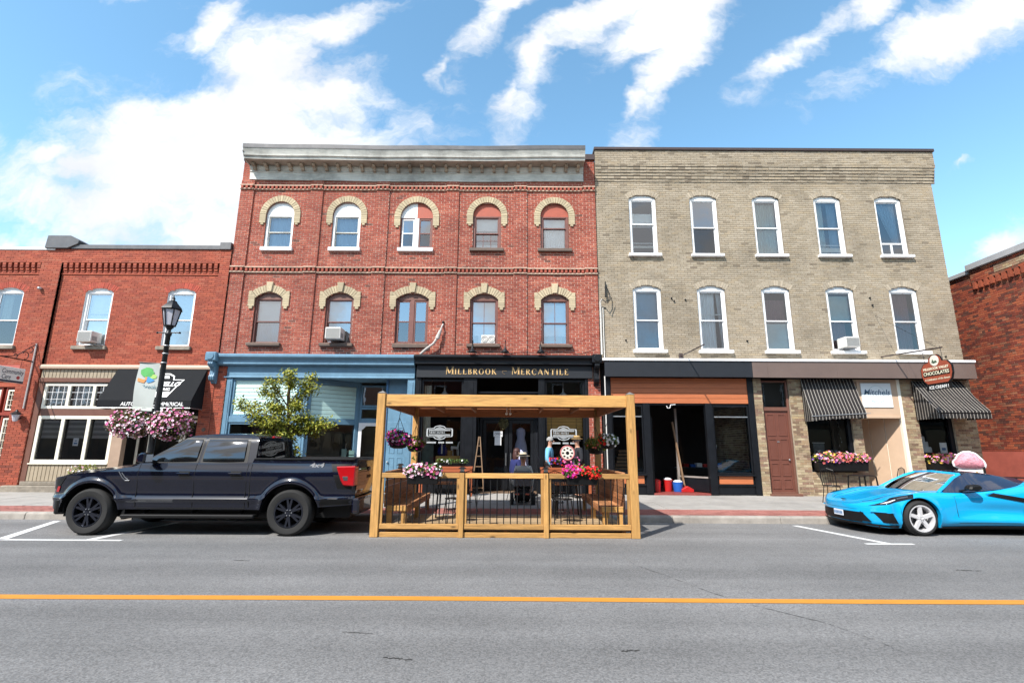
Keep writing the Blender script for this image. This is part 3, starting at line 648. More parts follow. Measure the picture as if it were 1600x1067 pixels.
M_GLN = glass('plain_window_glass', refl=.11, trans=.97)
t3(0, split=.56, glass_up=M_GLASS, fill=[('blind', .52, .78), ('panel', 0, 1, .20, .215, M_WHITE), ('panel', 0, 1, .12, .16, M_ACW)])
t3(1, split=.5, glass_up=M_GLASSH, glass_lo=M_GLN)
t3(2, split=.5, fill=[('curtain', 0, .55, M_CURTG), ('curtain', .5, 1, M_CURTG)])
t3(3, split=.5, fill=[('curtain', 0, .42, M_CURTG), ('curtain', .62, 1, M_CURTB), ('panel', 0, 1, .18, .195, M_WHITE), ('panel', .1, .95, .06, .14, M_ACW)])
w = t3(4, fixed=True, fill=[('curtain', .1, .98, M_CURTB, .75, 1, .22, 1)])
xx = T3[4]; MB().box(xx - .36, xx + .36, FY + .08, FY + .15, 8.56, 8.61).box(xx - .06, xx - .01, FY + .08, FY + .15, 8.2, 8.56).build('transom_bar', M_WHITE, w)
t2(0, glass_up=M_GLN, fill=[('curtain', .18, .9, M_CURT), ('blind', 0, 1, M_CURTB)])
t2(1, glass_up=M_GLN, fill=[('curtain', 0, .72, M_CURT), ('curtain', .8, 1, M_CURT, .7, 1), ('panel', 0, 1, .60, .612, M_WHITE)])
t2(2, glass_up=M_GLN, glass_lo=M_GLASS, fill=[('curtain', 0, 1, M_CURTM, 0, 1, .5, .88), ('blind', 0, .46, M_CURTG)])
t2(3, glass_up=M_GLN, split=.5, fill=[('blind', .5, .95, M_CURTG), ('curtain', .0, .75, M_CURTM, 0, 1, 0, .5)])
t2(4, glass_up=M_GLN, fill=[('curtain', .05, .85, M_CURTM)])
air_con(10.98, 4.86, FY - .03, .46, .33, 'small white air conditioner in tan building window beside the hanging chocolate sign')
M_TANS = pm('tan_soldier_brick', (.345, .288, .215), .88, .16, 20, .3, objvar=.16)
for xs_, zz, ri in ((T3, 10.19, .15), (T2, 6.87, .14)):
    Rt = (.475 ** 2 + ri ** 2) / (2 * ri)
    for x in xs_: voussoirs(TB, x, zz + ri - Rt, Rt + .004, Rt + .20, -math.asin(.475 / Rt) * 1.06, math.asin(.475 / Rt) * 1.06, 15, M_TANS, proud=.013)
# ------------------------------------------------------------------ left two-storey building
LB = thing('brick_building', 'low two-storey orange-red brick building with corbelled parapet', 'building', (-13, FY, .2))
LW = [-16.87, -13.86, -11.09]
ops = [op_arch(x, .93, 4.80, 6.66, .13) for x in LW]
brickwork(LB, 'f', FY, -20.5, -9.56, 4.18, 7.66, M_ORB, M_ORM, ops, j=.010, seed=61)
for a, b in ((-15.93, -15.25), (-9.90, -9.56)):
    box('pier', M_ORB, LB, a, b, FY - .095, FY + .02, .2 if a < -12 else 4.2, 8.14); brickwork(LB, 'f', FY - .097, a, b, .2 if a < -12 else 4.2, 8.14, M_ORB, M_ORM, j=.010, seed=62, single=140 if a < -12 else 0)
    MB().box(a, b, FY - .094, FY, 4.2, 8.1).build('pier_core', M_ORB, LB)
for a, b in ((-20.5, -15.93), (-15.25, -9.90)):
    brickwork(LB, 'f', FY - .097, a, b, 7.66, 8.14, M_ORB, M_ORM, j=.010, seed=63); box('parapet', M_ORB, LB, a, b, FY - .09, FY + .2, 7.655, 8.14)
    MB().box(a, b, FY - .035, FY + .02, 7.26, 7.30).build('string_course', M_ORB, LB)
COR = MB().box(-.055, .055, -.03, .02, -.17, -.085, .3).box(-.055, .055, -.06, .02, -.083, .0, .6).box(-.055, .055, -.09, .02, .002, .085, .2).box(-.055, .055, -.096, .02, .087, .165, .5).mesh('corbel', M_ORB)
x = -15.13
while x < -9.95: link('corbel', COR, LB, loc=(x, FY, 7.49)); x += .196
x = -16.02
while x > -20: link('corbel', COR, LB, loc=(x, FY, 7.49)); x -= .196
Ra = (.465 ** 2 + .13 ** 2) / .26
M_ORS = pm('soldier_brick', (.35, .06, .035), .85, .2, 20, .3, objvar=.2)
for x in LW: voussoirs(LB, x, 6.79 - Ra, Ra + .003, Ra + .21, -math.asin(.465 / Ra) * 1.12, math.asin(.465 / Ra) * 1.12, 17, M_ORS, proud=.014)
lk = dict(fr=M_WHITE, sash=M_WHITE, headm=M_WHITE, sillm=M_STONE, sill=(.10, .10, .12), fw=.075, reveal=M_WHITE, dep=.17)
window(LB, LW[0], 4.80, 6.66, .93, .128, FY, glass_up=M_GLASS, glass_lo=M_GLN, split=.48, fill=[('curtain', 0, .4, M_CURTG, 0, 1, .5, 1)], **lk)
window(LB, LW[1], 4.80, 6.66, .93, .128, FY, glass_up=M_GLASSH, fill=[('blind', .62, 1), ('blind', 0, .6, M_CURT)], **lk)
window(LB, LW[2], 4.80, 6.66, .93, .128, FY, glass_up=M_GLASSH, fill=[('blind', .5, 1, M_CURTG)], **lk)
air_con(-13.80, 4.88, FY - .02, .46, .36, 'beige air conditioner in the left building above the taupe shop front')
shell(LB, -20.5, -9.56, 8.1, (4.2,))
MB().box(-15.0, -9.93, FY - .15, FY + .25, 8.142, 8.29).build('flashing', M_FLASH, LB, bevel=.01)
MB().box(-9.95, -9.57, FY - .16, FY + .25, 8.145, 8.40).build('parapet_cap', M_FLASH, LB, bevel=.01)
MB().box(-20.5, -15.55, FY - .13, FY + .25, 8.10, 8.20).build('parapet_coping', M_WHITE, LB, bevel=.01)
MB().prism([(-15.86, 8.145), (-15.08, 8.145), (-14.75, 8.30), (-14.72, 8.42), (-15.05, 8.60), (-15.82, 8.60)], 'y', FY - .20, FY + .4).build('parapet_hood', M_FLASH, LB, bevel=.012)

# ------------------------------------------------------------------ building across the alley on the right
AB = thing('brick_building', 'rough dark red brick side wall of the building across the alley', 'building', (16.45, 15, .2))
AX = 16.45
brickwork(AB, 'l', AX, 13.6, 22, 1.60, 7.45, M_ALLEY, M_ALLEYM, j=.012, bh=.064, seed=71, header=6)
box('wall', M_ALLEYM, AB, AX + .01, AX + 8, 13.62, 22, .05, 7.9)
box('painted_base', pm('salmon_red_paint', (.36, .085, .058), .8, .15, 3, .2, dirt=.3), AB, AX - .03, AX + .01, 13.6, 22, .05, 1.595)
brickwork(AB, 'l', AX - .05, 13.6, 17.1, 7.45, 7.90, M_ALLEY, M_ALLEYM, j=.012, seed=72); box('parapet', M_ALLEYM, AB, AX - .045, AX, 13.6, 17.1, 7.45, 7.9)
brickwork(AB, 'l', AX, 17.1, 22, 7.45, 7.80, M_ALLEY, M_ALLEYM, j=.012, seed=73)
for i in range(16): MB().box(AX - .10, AX + .02, 13.7 + i * .215, 13.8 + i * .215, 7.20, 7.44).build('corbel', M_ALLEY, AB)
brickwork(AB, 'l', AX - .055, 14.2, 16.2, 7.54, 7.78, M_OLDT, M_OLDM, seed=74)
M_PALEC = pm('pale_metal_coping', (.42, .42, .43), .45, .08, 3, metal=.2)
MB().box(AX - .16, AX + .4, 13.5, 17.15, 7.91, 8.13).build('coping', M_PALEC, AB, bevel=.015); MB().box(AX - .10, AX + .4, 17.16, 22, 7.81, 7.97).build('coping', M_PALEC, AB, bevel=.015)
# ------------------------------------------------------------------ shop fronts
def frame(par, name, mat, x0, x1, z0, z1, y, t=.07, d=.08, mull=(), rails=(), gl=None, inset=.03, mb=.03):
    m = MB().box(x0, x0 + t, y, y + d, z0, z1).box(x1 - t, x1, y, y + d, z0, z1).box(x0 + t, x1 - t, y + .002, y + d, z0, z0 + t).box(x0 + t, x1 - t, y + .002, y + d, z1 - t, z1)
    for x in mull: m.box(x - mb, x + mb, y + .001, y + d, z0 + t, z1 - t)
    for z in rails: m.box(x0 + t, x1 - t, y + .003, y + d, z - mb, z + mb)
    o = m.build(name, mat, par, bevel=.006)
    if gl:
        xs = [x0 + t] + sorted(mull) + [x1 - t]; zz = [z0 + t] + sorted(rails) + [z1 - t]
        for a, b in zip(xs[:-1], xs[1:]):
            for p, q in zip(zz[:-1], zz[1:]): MB().quad((a, y + inset, p), (b, y + inset, p), (b, y + inset, q), (a, y + inset, q)).build('pane', gl, o)
    return o
def hboards(par, name, mat, x0, x1, z0, z1, y, n, th=.02, lap=.012, y1=None):
    h = (z1 - z0) / n; y1 = y if y1 is None else y1
    for i in range(n):
        a, b = z0 + i * h, z0 + (i + 1) * h - .008
        MB().add([(x0, y - lap, a), (x1, y1 - lap, a), (x1, y1, b), (x0, y, b), (x0, y + th, a), (x1, y1 + th, a), (x1, y1 + th, b), (x0, y + th, b)], [(0, 1, 2, 3), (7, 6, 5, 4), (0, 4, 5, 1), (3, 2, 6, 7), (1, 5, 6, 2), (0, 3, 7, 4)]).build(name, mat, par)
def vboards(par, name, mat, x0, x1, z0, z1, y, n, th=.02, gap=.012):
    w = (x1 - x0) / n
    for i in range(n): MB().box(x0 + i * w + gap / 2, x0 + (i + 1) * w - gap / 2, y, y + th, z0, z1).build(name, mat, par, bevel=.005)
    box('siding_back', M_INT, par, x0, x1, y + th, y + th + .01, z0, z1)
def hcorn(par, name, mat, x0, x1, prof):
    return MB().prism([(FY + a, z) for a, z in prof], 'x', x0, x1).build(name, mat, par, bevel=.008)

# --- taupe shop front of the left building
hcorn(LB, 'shop_cornice', M_MTAUPE, -15.27, -9.58, [(.02, 4.20), (-.10, 4.17), (-.14, 4.10), (-.14, 4.03), (.02, 4.02)])
vboards(LB, 'siding_board', M_TAUPE, -15.22, -9.95, 3.74, 4.02, FY - .06, 44)
hcorn(LB, 'shop_beam', M_MAROON, -15.22, -9.95, [(.1, 3.74), (-.10, 3.74), (-.10, 3.60), (.1, 3.60)])
box('frame_post', M_MAROON, LB, -15.24, -15.06, FY - .07, FY + .1, .45, 3.60, .01); box('frame_post', M_MTAUPE, LB, -12.60, -12.25, FY - .07, FY + .12, .25, 3.60, .01); box('frame_post', M_MAROON, LB, -15.05, -12.61, FY - .04, FY + .1, 2.53, 2.75, .01)
f = frame(LB, 'transom_window', M_IVORY, -15.04, -12.62, 2.755, 3.57, FY - .05, .085, .1, mull=(-14.24, -13.43), gl=M_GLASSH, mb=.05)
for k in range(3):
    a = -14.95 + k * .81; m = MB()
    for i in (1, 2, 3): m.box(a + i * .18 - .006, a + i * .18 + .006, FY - .035, FY - .025, 2.84, 3.49)
    for i in (1, 2): m.box(a, a + .70, FY - .034, FY - .026, 2.84 + i * .22 - .006, 2.84 + i * .22 + .006)
    m.build('glazing_bars', M_WHITE, f); box('blind', M_BLIND, f, a, a + .7, FY + .06, FY + .07, 2.84, 3.49)
f = frame(LB, 'shop_window', M_IVORY, -15.05, -12.61, 1.07, 2.53, FY - .05, .10, .1, mull=(-14.25, -13.43), gl=M_GLASSD, mb=.055)
M_SHADE = stripes('banded_grey_shade', (.30, .29, .29), (.17, .165, .165), .16, .5, 'Z', .85)
for k in range(3): MB().grid([[(-14.93 + k * .81 + .70 * i / 8, FY + .04 + .006 * math.sin(j * 2.1), 2.43 - j * .055) for i in range(9)] for j in range(12)]).build('shade', M_SHADE, f)
for (x, z, w_, h_) in ((-13.85, 1.60, .17, .24),):
    p = box('poster', pm('poster_paper', (.75, .76, .80), .8, .05, 3), f, x, x + w_, FY + .0, FY + .004, z, z + h_); MB().box(x + .03, x + w_ - .03, FY - .003, FY, z + .05, z + .10).box(x + .05, x + w_ - .05, FY - .003, FY, z + .14, z + .17).build('print', pm('poster_print', (.10, .20, .38), .8), f)
hcorn(LB, 'window_ledge', M_IVORY, -15.08, -12.60, [(.05, 1.068), (-.10, 1.06), (-.10, 1.03), (.05, 1.02)])
vboards(LB, 'siding_board', M_TAUPE, -15.22, -12.28, .52, 1.018, FY - .05, 24)
box('stone_step', M_STONE, LB, -15.6, -12.0, FY - .28, FY + .1, .1, .40, .02); box('stone_plinth', M_STONE, LB, -15.2, -12.3, FY - .10, FY + .1, .4, .515, .015)
# recessed entrance under the awning
frame(LB, 'door', M_IVORY, -11.75, -10.75, .26, 2.45, FY + .5, .10, .06, gl=M_GLASSD); frame(LB, 'transom_window', M_IVORY, -12.2, -10.0, 2.50, 3.3, FY + .5, .08, .06, gl=M_GLASSD)
frame(LB, 'sidelight', M_IVORY, -12.22, -11.78, .7, 2.45, FY + .5, .07, .06, gl=M_GLASSD); frame(LB, 'sidelight', M_IVORY, -10.72, -10.05, .7, 2.45, FY + .5, .07, .06, gl=M_GLASSD)
box('bulkhead', M_MAROON, LB, -12.25, -11.77, FY + .48, FY + .56, .25, .70); box('bulkhead', M_MAROON, LB, -10.72, -9.98, FY + .48, FY + .56, .25, .70)
brickwork(LB, 'f', FY - .08, -9.96, -9.57, .2, 4.02, M_ORB, M_ORM, j=.011, seed=81, single=110); box('pier', M_ORM, LB, -9.955, -9.575, FY - .078, FY + .3, .2, 4.02)
MB().lathe([(.0, -.03), (.055, -.03), (.06, -.015), (.06, 0)], (-9.72, FY - .09, 2.12), 16, 'y').build('vent_cap', M_SILLB, LB, smooth=True)
# red doorway at the far left
box('shop_beam', M_ORB, LB, -20, -15.95, FY + .0, FY + .1, 3.45, 4.18)
box('shop_fascia', pm('salmon_fascia', (.42, .10, .075), .7, .1, 3), LB, -20, -15.95, FY - .03, FY, 3.62, 4.16)
M_REDP = pm('red_door_paint', (.26, .040, .022), .45, .15, 4)
for (a, b) in ((-16.35, -15.96), (-17.35, -16.45)):
    frame(LB, 'transom_window', M_REDP, a, b, 2.62, 3.44, FY + .05, .05, .1); f = frame(LB, 'door' if a < -16.4 else 'sidelight', M_REDP, a, b, .25, 2.55, FY + .06, .06, .08)
    frame(LB, 'glazing', M_IVORY, a + .06, b - .06, 2.70, 3.36, FY + .06, .05, .04, rails=(2.86, 3.03, 3.2), gl=M_GLASSD, mb=.008, mull=((a + b) / 2,)); frame(LB, 'glazing', M_IVORY, a + .08, b - .08, .60, 2.45, FY + .065, .05, .04, rails=tuple(.6 + .23 * i for i in range(1, 8)), gl=M_GLASSD, mb=.008, mull=((a + b) / 2,))
box('door_header', M_REDP, LB, -17.5, -15.95, FY + .03, FY + .16, 2.54, 2.63); box('door_base', M_REDP, LB, -17.35, -15.95, FY + .08, FY + .14, .25, .62); box('stone_step', M_STONE, LB, -18, -15.7, FY - .3, FY + .3, .1, .30, .02)

# --- blue shop front
B = RB; BL = M_BLUEP
hcorn(B, 'blue_cornice', BL, -9.52, -3.14, [(.02, 4.56), (-.30, 4.53), (-.36, 4.50), (-.36, 4.42), (-.30, 4.38), (-.24, 4.34), (-.24, 4.20), (-.10, 4.17), (.02, 4.17)])
hcorn(B, 'blue_frieze', BL, -9.30, -3.14, [(.1, 4.168), (-.06, 4.168), (-.06, 3.83), (-.10, 3.82), (-.10, 3.78), (.1, 3.78)])
def scroll(par, x, mat, w=.15):
    MB().box(x - w - .03, x + w + .03, FY - .45, FY + .02, 4.27, 4.56).build('corner_block', mat, par, bevel=.03)
    MB().lathe([(.0, -.02), (.10, -.02), (.12, 0), (.12, .02)], (x, FY - .455, 4.42), 18, 'y').build('rosette', mat, par, smooth=True)
    pr = [(FY + .02, 4.27), (FY - .40, 4.27), (FY - .42, 4.18), (FY - .36, 4.10), (FY - .26, 4.07), (FY - .22, 3.98), (FY - .24, 3.86), (FY - .28, 3.78), (FY - .25, 3.68), (FY - .14, 3.64), (FY - .10, 3.58), (FY + .02, 3.56)]
    MB().prism(pr, 'x', x - w * .62, x + w * .62).build('scroll_bracket', mat, par, bevel=.02)
    for s in (-.4, 0, .4): MB().prism([(a - .012, b) for a, b in pr[1:-1]] + [(FY - .02, 3.60), (FY - .02, 4.25)], 'x', x + s * w - .018, x + s * w + .018).build('bracket_rib', mat, par, bevel=.006)
scroll(B, -9.60, BL)
brickwork(B, 'f', FY - .06, -9.565, -9.22, .2, 4.15, M_ORB, M_ORM, j=.012, seed=83, single=110); box('pier', M_ORM, B, -9.56, -9.225, FY - .058, FY + .3, .2, 4.15)
def post(par, mat, x0, x1, z0, z1, y=FY - .05, d=.16): return MB().box(x0, x1, y, y + d, z0, z1).box(x0 + (x1 - x0) * .25, x1 - (x1 - x0) * .25, y - .015, y, z0 + .15, z1 - .1).build('frame_post', mat, par, bevel=.008)
post(B, BL, -9.20, -9.02, .25, 3.78); post(B, BL, -6.86, -6.55, .25, 3.78, d=.25); post(B, BL, -3.36, -3.12, .25, 3.78, FY - .06, .3)
f = frame(B, 'transom_panel', BL, -9.02, -6.86, 2.55, 3.78, FY + .0, .07, .1); hboards(f, 'siding_board', M_MINT, -8.95, -6.93, 2.62, 3.71, FY + .05, 9)
box('window_rail', BL, B, -9.02, -6.86, FY - .03, FY + .1, 2.36, 2.55, .01)
frame(B, 'shop_window', BL, -9.02, -6.86, .85, 2.36, FY + .0, .06, .1, gl=M_GLASSD); box('bulkhead', BL, B, -9.02, -6.86, FY - .02, FY + .1, .25, .85)
# splayed side of the recessed entry
a, b = Vector((-6.56, FY + .1, 0)), Vector((-5.30, FY + 1.1, 0)); d = (b - a).normalized()
def slab(par, name, mat, p, q, z0, z1, t=.05, bevel=.006): return MB().beam((p.x, p.y, (z0 + z1) / 2), (q.x, q.y, (z0 + z1) / 2), t, z1 - z0).build(name, mat, par, bevel=bevel)
for z0, z1 in ((3.62, 3.78), (2.34, 2.52), (.25, .85)): slab(B, 'window_rail', BL, a, b, z0, z1, .09)
for t in (0, 1): p = a + (b - a) * t; slab(B, 'frame_post', BL, p - d * .05, p + d * .05, .25, 3.78, .12)
for i in range(8): slab(B, 'siding_board', M_MINT, a + d * .06 + Vector((0, .03, 0)), b - d * .06 + Vector((0, .03, 0)), 2.53 + i * .136, 2.53 + i * .136 + .126, .02)
MB().quad((a.x, a.y, .85), (b.x, b.y, .85), (b.x, b.y, 2.34), (a.x, a.y, 2.34)).build('pane', M_GLASSD, B)
YD = FY + 1.12
box('entry_wall', BL, B, -5.30, -5.20, YD - .02, YD + .1, .25, 3.78); box('entry_header', BL, B, -5.2, -4.15, YD, YD + .1, 2.42, 2.50); box('entry_wall', BL, B, -4.30, -4.12, YD - .01, YD + .1, .25, 3.78)
frame(B, 'transom_window', BL, -5.2, -4.3, 2.95, 3.70, YD, .07, .08, gl=M_GLASSH); frame(B, 'transom_window', BL, -5.2, -4.3, 2.50, 2.94, YD, .07, .08, gl=M_GLASSD)
dr = frame(B, 'screen_door', M_WHITE, -5.19, -4.31, .26, 2.42, YD - .03, .11, .05, gl=M_GLASSD)
for s, x in ((1, -5.08), (-1, -4.42)):
    for z, sz in ((2.31, -1), (.95, 1)): MB().prism([(x, z), (x + s * .13, z), (x + s * .10, z + sz * .04), (x + s * .04, z + sz * .10), (x, z + sz * .13)], 'y', YD - .02, YD + .0).build('corner_fret', M_WHITE, dr)
box('kick_panel', M_WHITE, dr, -5.08, -4.42, YD - .015, YD + .0, .37, .95); box('ceiling', BL, B, -6.5, -3.15, FY + .1, YD, 3.79, 3.83)
bw = box('stair_front', BL, B, -4.12, -3.35, FY + .35, FY + .42, .25, 3.78)
d2 = box('stair_door', M_BLUEP, B, -4.02, -3.42, FY + .31, FY + .35, .27, 2.42, .006)
for (x0, x1) in ((-3.94, -3.76), (-3.68, -3.50)):
    for z0, z1 in ((.42, .72), (.85, 1.30), (1.42, 2.25)): frame(d2, 'door_panel', M_BLUEP, x0, x1, z0, z1, FY + .298, .03, .012)
MB().ball((-3.96, FY + .27, 1.15), .03).build('handle', M_STEEL, d2, smooth=True)
for x in (-4.10, -3.38): box('pilaster_strip', M_BLUED, B, x - .03, x + .03, FY + .31, FY + .35, .27, 3.78)
# --- black shop front with gilt lettering
K = M_BLACKP
hcorn(B, 'black_cornice', K, -3.12, 2.62, [(.02, 4.57), (-.32, 4.54), (-.38, 4.50), (-.38, 4.44), (-.30, 4.40), (-.26, 4.36), (-.26, 4.24), (.02, 4.23)])
M_SIGNK = pm('slate_black_sign', (.0085, .011, .016), .6, .15, 4)
sb = hcorn(B, 'sign_board', M_SIGNK, -3.08, 2.60, [(.1, 4.228), (-.12, 4.228), (-.12, 3.82), (.1, 3.82)])
scroll(B, 2.72, K, .13)
# serif capitals from strokes: thick stems, thin hairlines, small feet
GLY = {'M': ([(.08, 0, .08, 1, .07), (.08, 1, .48, .12, .17), (.48, .12, .88, 1, .06), (.88, 0, .88, 1, .17)], .96), 'I': ([(.12, 0, .12, 1, .17)], .24), 'L': ([(.12, 0, .12, 1, .17), (.12, .04, .58, .04, .07), (.56, .0, .58, .22, .05)], .60),
       'B': ([(.12, 0, .12, 1, .17), 'b'], .60), 'R': ([(.12, 0, .12, 1, .17), 'p', (.30, .48, .66, 0, .15)], .68), 'O': (['o'], .84), 'K': ([(.12, 0, .12, 1, .17), (.16, .42, .60, 1, .06), (.28, .56, .68, 0, .16)], .70),
       'E': ([(.12, 0, .12, 1, .17), (.12, .04, .54, .04, .07), (.12, .96, .52, .96, .07), (.12, .52, .42, .52, .06), (.54, 0, .56, .2, .05), (.52, 1, .52, .82, .05)], .58), 'C': (['c'], .76), 'A': ([(.02, 0, .38, 1, .06), (.38, 1, .76, 0, .17), (.16, .32, .6, .32, .06)], .78),
       'N': ([(.10, 0, .10, 1, .07), (.10, 1, .70, 0, .17), (.70, 0, .70, 1, .07)], .80), 'T': ([(.34, 0, .34, 1, .17), (.02, .96, .66, .96, .07), (.02, 1, .02, .78, .05), (.66, 1, .66, .78, .05)], .68), 'H': ([(.12, 0, .12, 1, .17), (.66, 0, .66, 1, .17), (.12, .52, .66, .52, .06)], .78), 'S': (['s'], .56)}
def serif_text(par, s, x, z, big, small, mat, y, gap=.10, P=None, name='letter', t=.012):
    P = P or (lambda u, v, dd: (u, y - dd, v))
    for ch in s:
        if ch == ' ': x += small * .5; continue
        up = ch.isupper(); h = big if up else small; g = GLY.get(ch.upper())
        if not g: continue
        m = MB()
        def bar(x0, z0, x1, z1, w):
            p, q = Vector((x0, z0)), Vector((x1, z1)); dd = (q - p).normalized(); nn = Vector((-dd.y, dd.x)) * w / 2
            pts = [p - nn, q - nn, q + nn, p + nn]
            if abs(dd.x) > .2 and abs(dd.y) > .2: pts = [Vector((p.x - w / 2 / abs(dd.y), p.y)), Vector((q.x - w / 2 / abs(dd.y), q.y)), Vector((q.x + w / 2 / abs(dd.y), q.y)), Vector((p.x + w / 2 / abs(dd.y), p.y))]
            k = len(m.v)
            for dpt in (t, 0):
                for v in pts: m.v.append(P(x + v.x * h, z + v.y * h, dpt))
            for f_ in ((0, 1, 2, 3), (0, 4, 5, 1), (1, 5, 6, 2), (2, 6, 7, 3), (3, 7, 4, 0)): m.face(tuple(k + i for i in f_))
        def arcs(cx, cz, rx, rz, a0, a1, n=12):
            for i in range(n):
                p0, p1 = a0 + (a1 - a0) * i / n, a0 + (a1 - a0) * (i + 1) / n; w = .06 + .12 * abs(math.cos((p0 + p1) / 2)); pts = []
                for a, rr in ((p0, 0), (p1, 0), (p1, 1), (p0, 1)): pts.append((cx + (rx - w * rr) * math.cos(a), cz + (rz - .07 * rr) * math.sin(a)))
                m.add([P(x + u * h, z + v * h, t) for u, v in pts], [(0, 1, 2, 3)])
        for st in g[0]:
            if st == 'o': arcs(.42, .5, .42, .52, 0, 6.2832, 18)
            elif st == 'c': arcs(.44, .5, .44, .52, .8, 5.5, 15); bar(.74, .66, .74, .98, .05)
            elif st == 's': arcs(.27, .74, .26, .27, .4, 4.7, 10); arcs(.27, .27, .28, .28, -2.6, 1.57, 10)
            elif st == 'p': arcs(.24, .74, .38, .26, -1.57, 1.57, 8)
            elif st == 'b': arcs(.24, .76, .32, .25, -1.57, 1.57, 8); arcs(.24, .27, .38, .28, -1.57, 1.57, 8)
            else:
                bar(*st)
                if st[4] > .1 and st[0] == st[2]:
                    bar(st[0] - .15, .02, st[0] + .15, .02, .045); bar(st[0] - .15, .98, st[0] + .15, .98, .045)
        m.build(name, mat, par); x += g[1] * h + gap * small
    return x
M_GILT = pm('gilt_letter', (.70, .46, .20), .4, .1, 9, metal=.15)
serif_text(sb, 'Millbrook', -2.13, 3.925, .25, .19, M_GILT, FY - .12, .27); serif_text(sb, 'Mercantile', .0, 3.925, .25, .19, M_GILT, FY - .12, .29)
M_GILTD = pm('dull_gilt_ornament', (.22, .15, .08), .5)
MB().tube([(-.24 + .07 * math.cos(t * .5), FY - .125, 4.01 + .05 * math.sin(t * .5) + .02 * math.cos(t)) for t in range(11)], .008, 5).build('ornament', M_GILTD, sb)
for x0, x1 in ((-3.10, -2.92), (-1.55, -1.12), (.86, 1.06), (2.36, 2.46)): post(B, K, x0, x1, .25, 3.82, FY - .05, .2)
for a, b in ((-2.92, -1.55), (1.06, 2.36)):
    f = frame(B, 'shop_window', K, a, b, .80, 3.78, FY + .02, .07, .1, gl=M_GLASSD); box('bulkhead', K, B, a, b, FY, FY + .1, .25, .80)
    box('display_shelf', pm('shelf_wood', (.30, .17, .08), .7, .2, 4), f, a + .02, b - .02, FY + .13, FY + .9, .82, .88)
    m = MB().lathe([(.02, .26), (.03, .14), (.16, .02), (.17, 0)], ((a + b) / 2, FY + .5, 3.30), 16).tube([((a + b) / 2, FY + .5, 3.5), ((a + b) / 2, FY + .5, 3.8)], .008, 5); m.build('pendant_lamp', pm('grey_enamel', (.45, .46, .47), .4), f, smooth=True)
    # white window transfer
    xc = (a + b) / 2 - .05; zc = 2.08; M_DEC = pm('white_transfer', (.42, .44, .45), .7); m = MB(); pts = []
    oval = lambda s: [(xc + u * s, zc + v * s) for u, v in ((-.42, -.09), (-.40, -.13), (-.20, -.14), (-.14, -.20), (0, -.23), (.14, -.20), (.20, -.14), (.40, -.13), (.42, -.09), (.42, .09), (.40, .13), (.20, .14), (.14, .20), (0, .23), (-.14, .20), (-.20, .14), (-.40, .13), (-.42, .09))]
    o1, o2 = oval(1), oval(.9)
    for i in range(18): j = (i + 1) % 18; m.add([(o1[i][0], FY + .046, o1[i][1]), (o1[j][0], FY + .046, o1[j][1]), (o2[j][0], FY + .046, o2[j][1]), (o2[i][0], FY + .046, o2[i][1])], [(0, 1, 2, 3)])
    for i in range(-9, 10):
        for s in (-1, 1):
            h = .105 + max(0, .085 - abs(i) * .016)
            m.add([(xc + i * .036 - .011, FY + .046, zc + s * .05), (xc + i * .036 + .011, FY + .046, zc + s * .05), (xc + i * .036 + .011, FY + .046, zc + s * h), (xc + i * .036 - .011, FY + .046, zc + s * h)], [(0, 1, 2, 3)])
    m.build('window_transfer', M_DEC, f)
    serif_text(f, 'Mercantile', xc - .33, zc - .03, .075, .065, M_DEC, FY + .046, .1, name='transfer_letter', t=.001)
    m = MB()
    for (p, q) in ((-.40, -.13), (-.03, .13), (.21, .40)):
        k = p
        while k < q: m.add([(xc + k, FY + .046, zc - .335), (xc + k + .03, FY + .046, zc - .335), (xc + k + .03, FY + .046, zc - .285), (xc + k, FY + .046, zc - .285)], [(0, 1, 2, 3)]); k += .037
    m.build('transfer_line', M_DEC, f)
# recessed double doors
YD = FY + 1.0
for s, x0 in ((0, -1.08), (1, .84)):
    MB().quad((x0, FY + .1, .85), (x0, YD, .85), (x0, YD, 3.3), (x0, FY + .1, 3.3)).build('side_pane', M_GLASSD, B); box('side_bulkhead', K, B, x0 - .03, x0 + .03, FY + .1, YD, .25, .85)
box('entry_ceiling', K, B, -1.1, .86, FY + .1, YD + .1, 3.35, 3.40)
box('entry_header', K, B, -1.05, .83, YD - .01, YD + .1, 2.55, 2.66, .005); frame(B, 'transom_window', K, -1.05, .83, 2.66, 3.34, YD, .08, .08, gl=M_GLASSD)
for i, (a, b) in enumerate(((-.96, -.11), (-.09, .76))):
    dd = frame(B, 'door', K, a, b, .26, 2.54, YD, .12, .05, gl=M_GLASSD); box('kick_panel', K, dd, a + .12, b - .12, YD + .01, YD + .04, .38, .80)
    MB().tube([((b - .07) if i == 0 else (a + .07), YD - .06, 1.05), ((b - .07) if i == 0 else (a + .07), YD - .06, 1.45)], .014, 6).build('handle', M_STEEL, dd)
for x in (-1.02, .80): box('door_jamb', K, B, x - .04, x + .04, YD - .02, YD + .1, .25, 3.34)
brickwork(B, 'f', FY - .04, 2.47, 2.87, .2, 3.80, M_RED, M_REDM, j=.017, seed=85, single=110); box('pier', M_REDM, B, 2.475, 2.865, FY - .038, FY + .3, .2, 4.2)
# shop interiors of the red building: floor and partitions
for x in (-3.14, ): box('partition', M_INTW, B, x - .05, x + .05, FY + .4, FY + 3.2, .2, 4.2)
box('shop_floor', pm('shop_floorboards', (.16, .10, .06), .6, .25, 3), B, -9.2, 2.5, FY + .12, FY + 3.2, .12, .235)
wi = box('inner_wall', M_INTW, B, -9.2, -3.2, FY + 2.6, FY + 2.7, .2, 4.2)

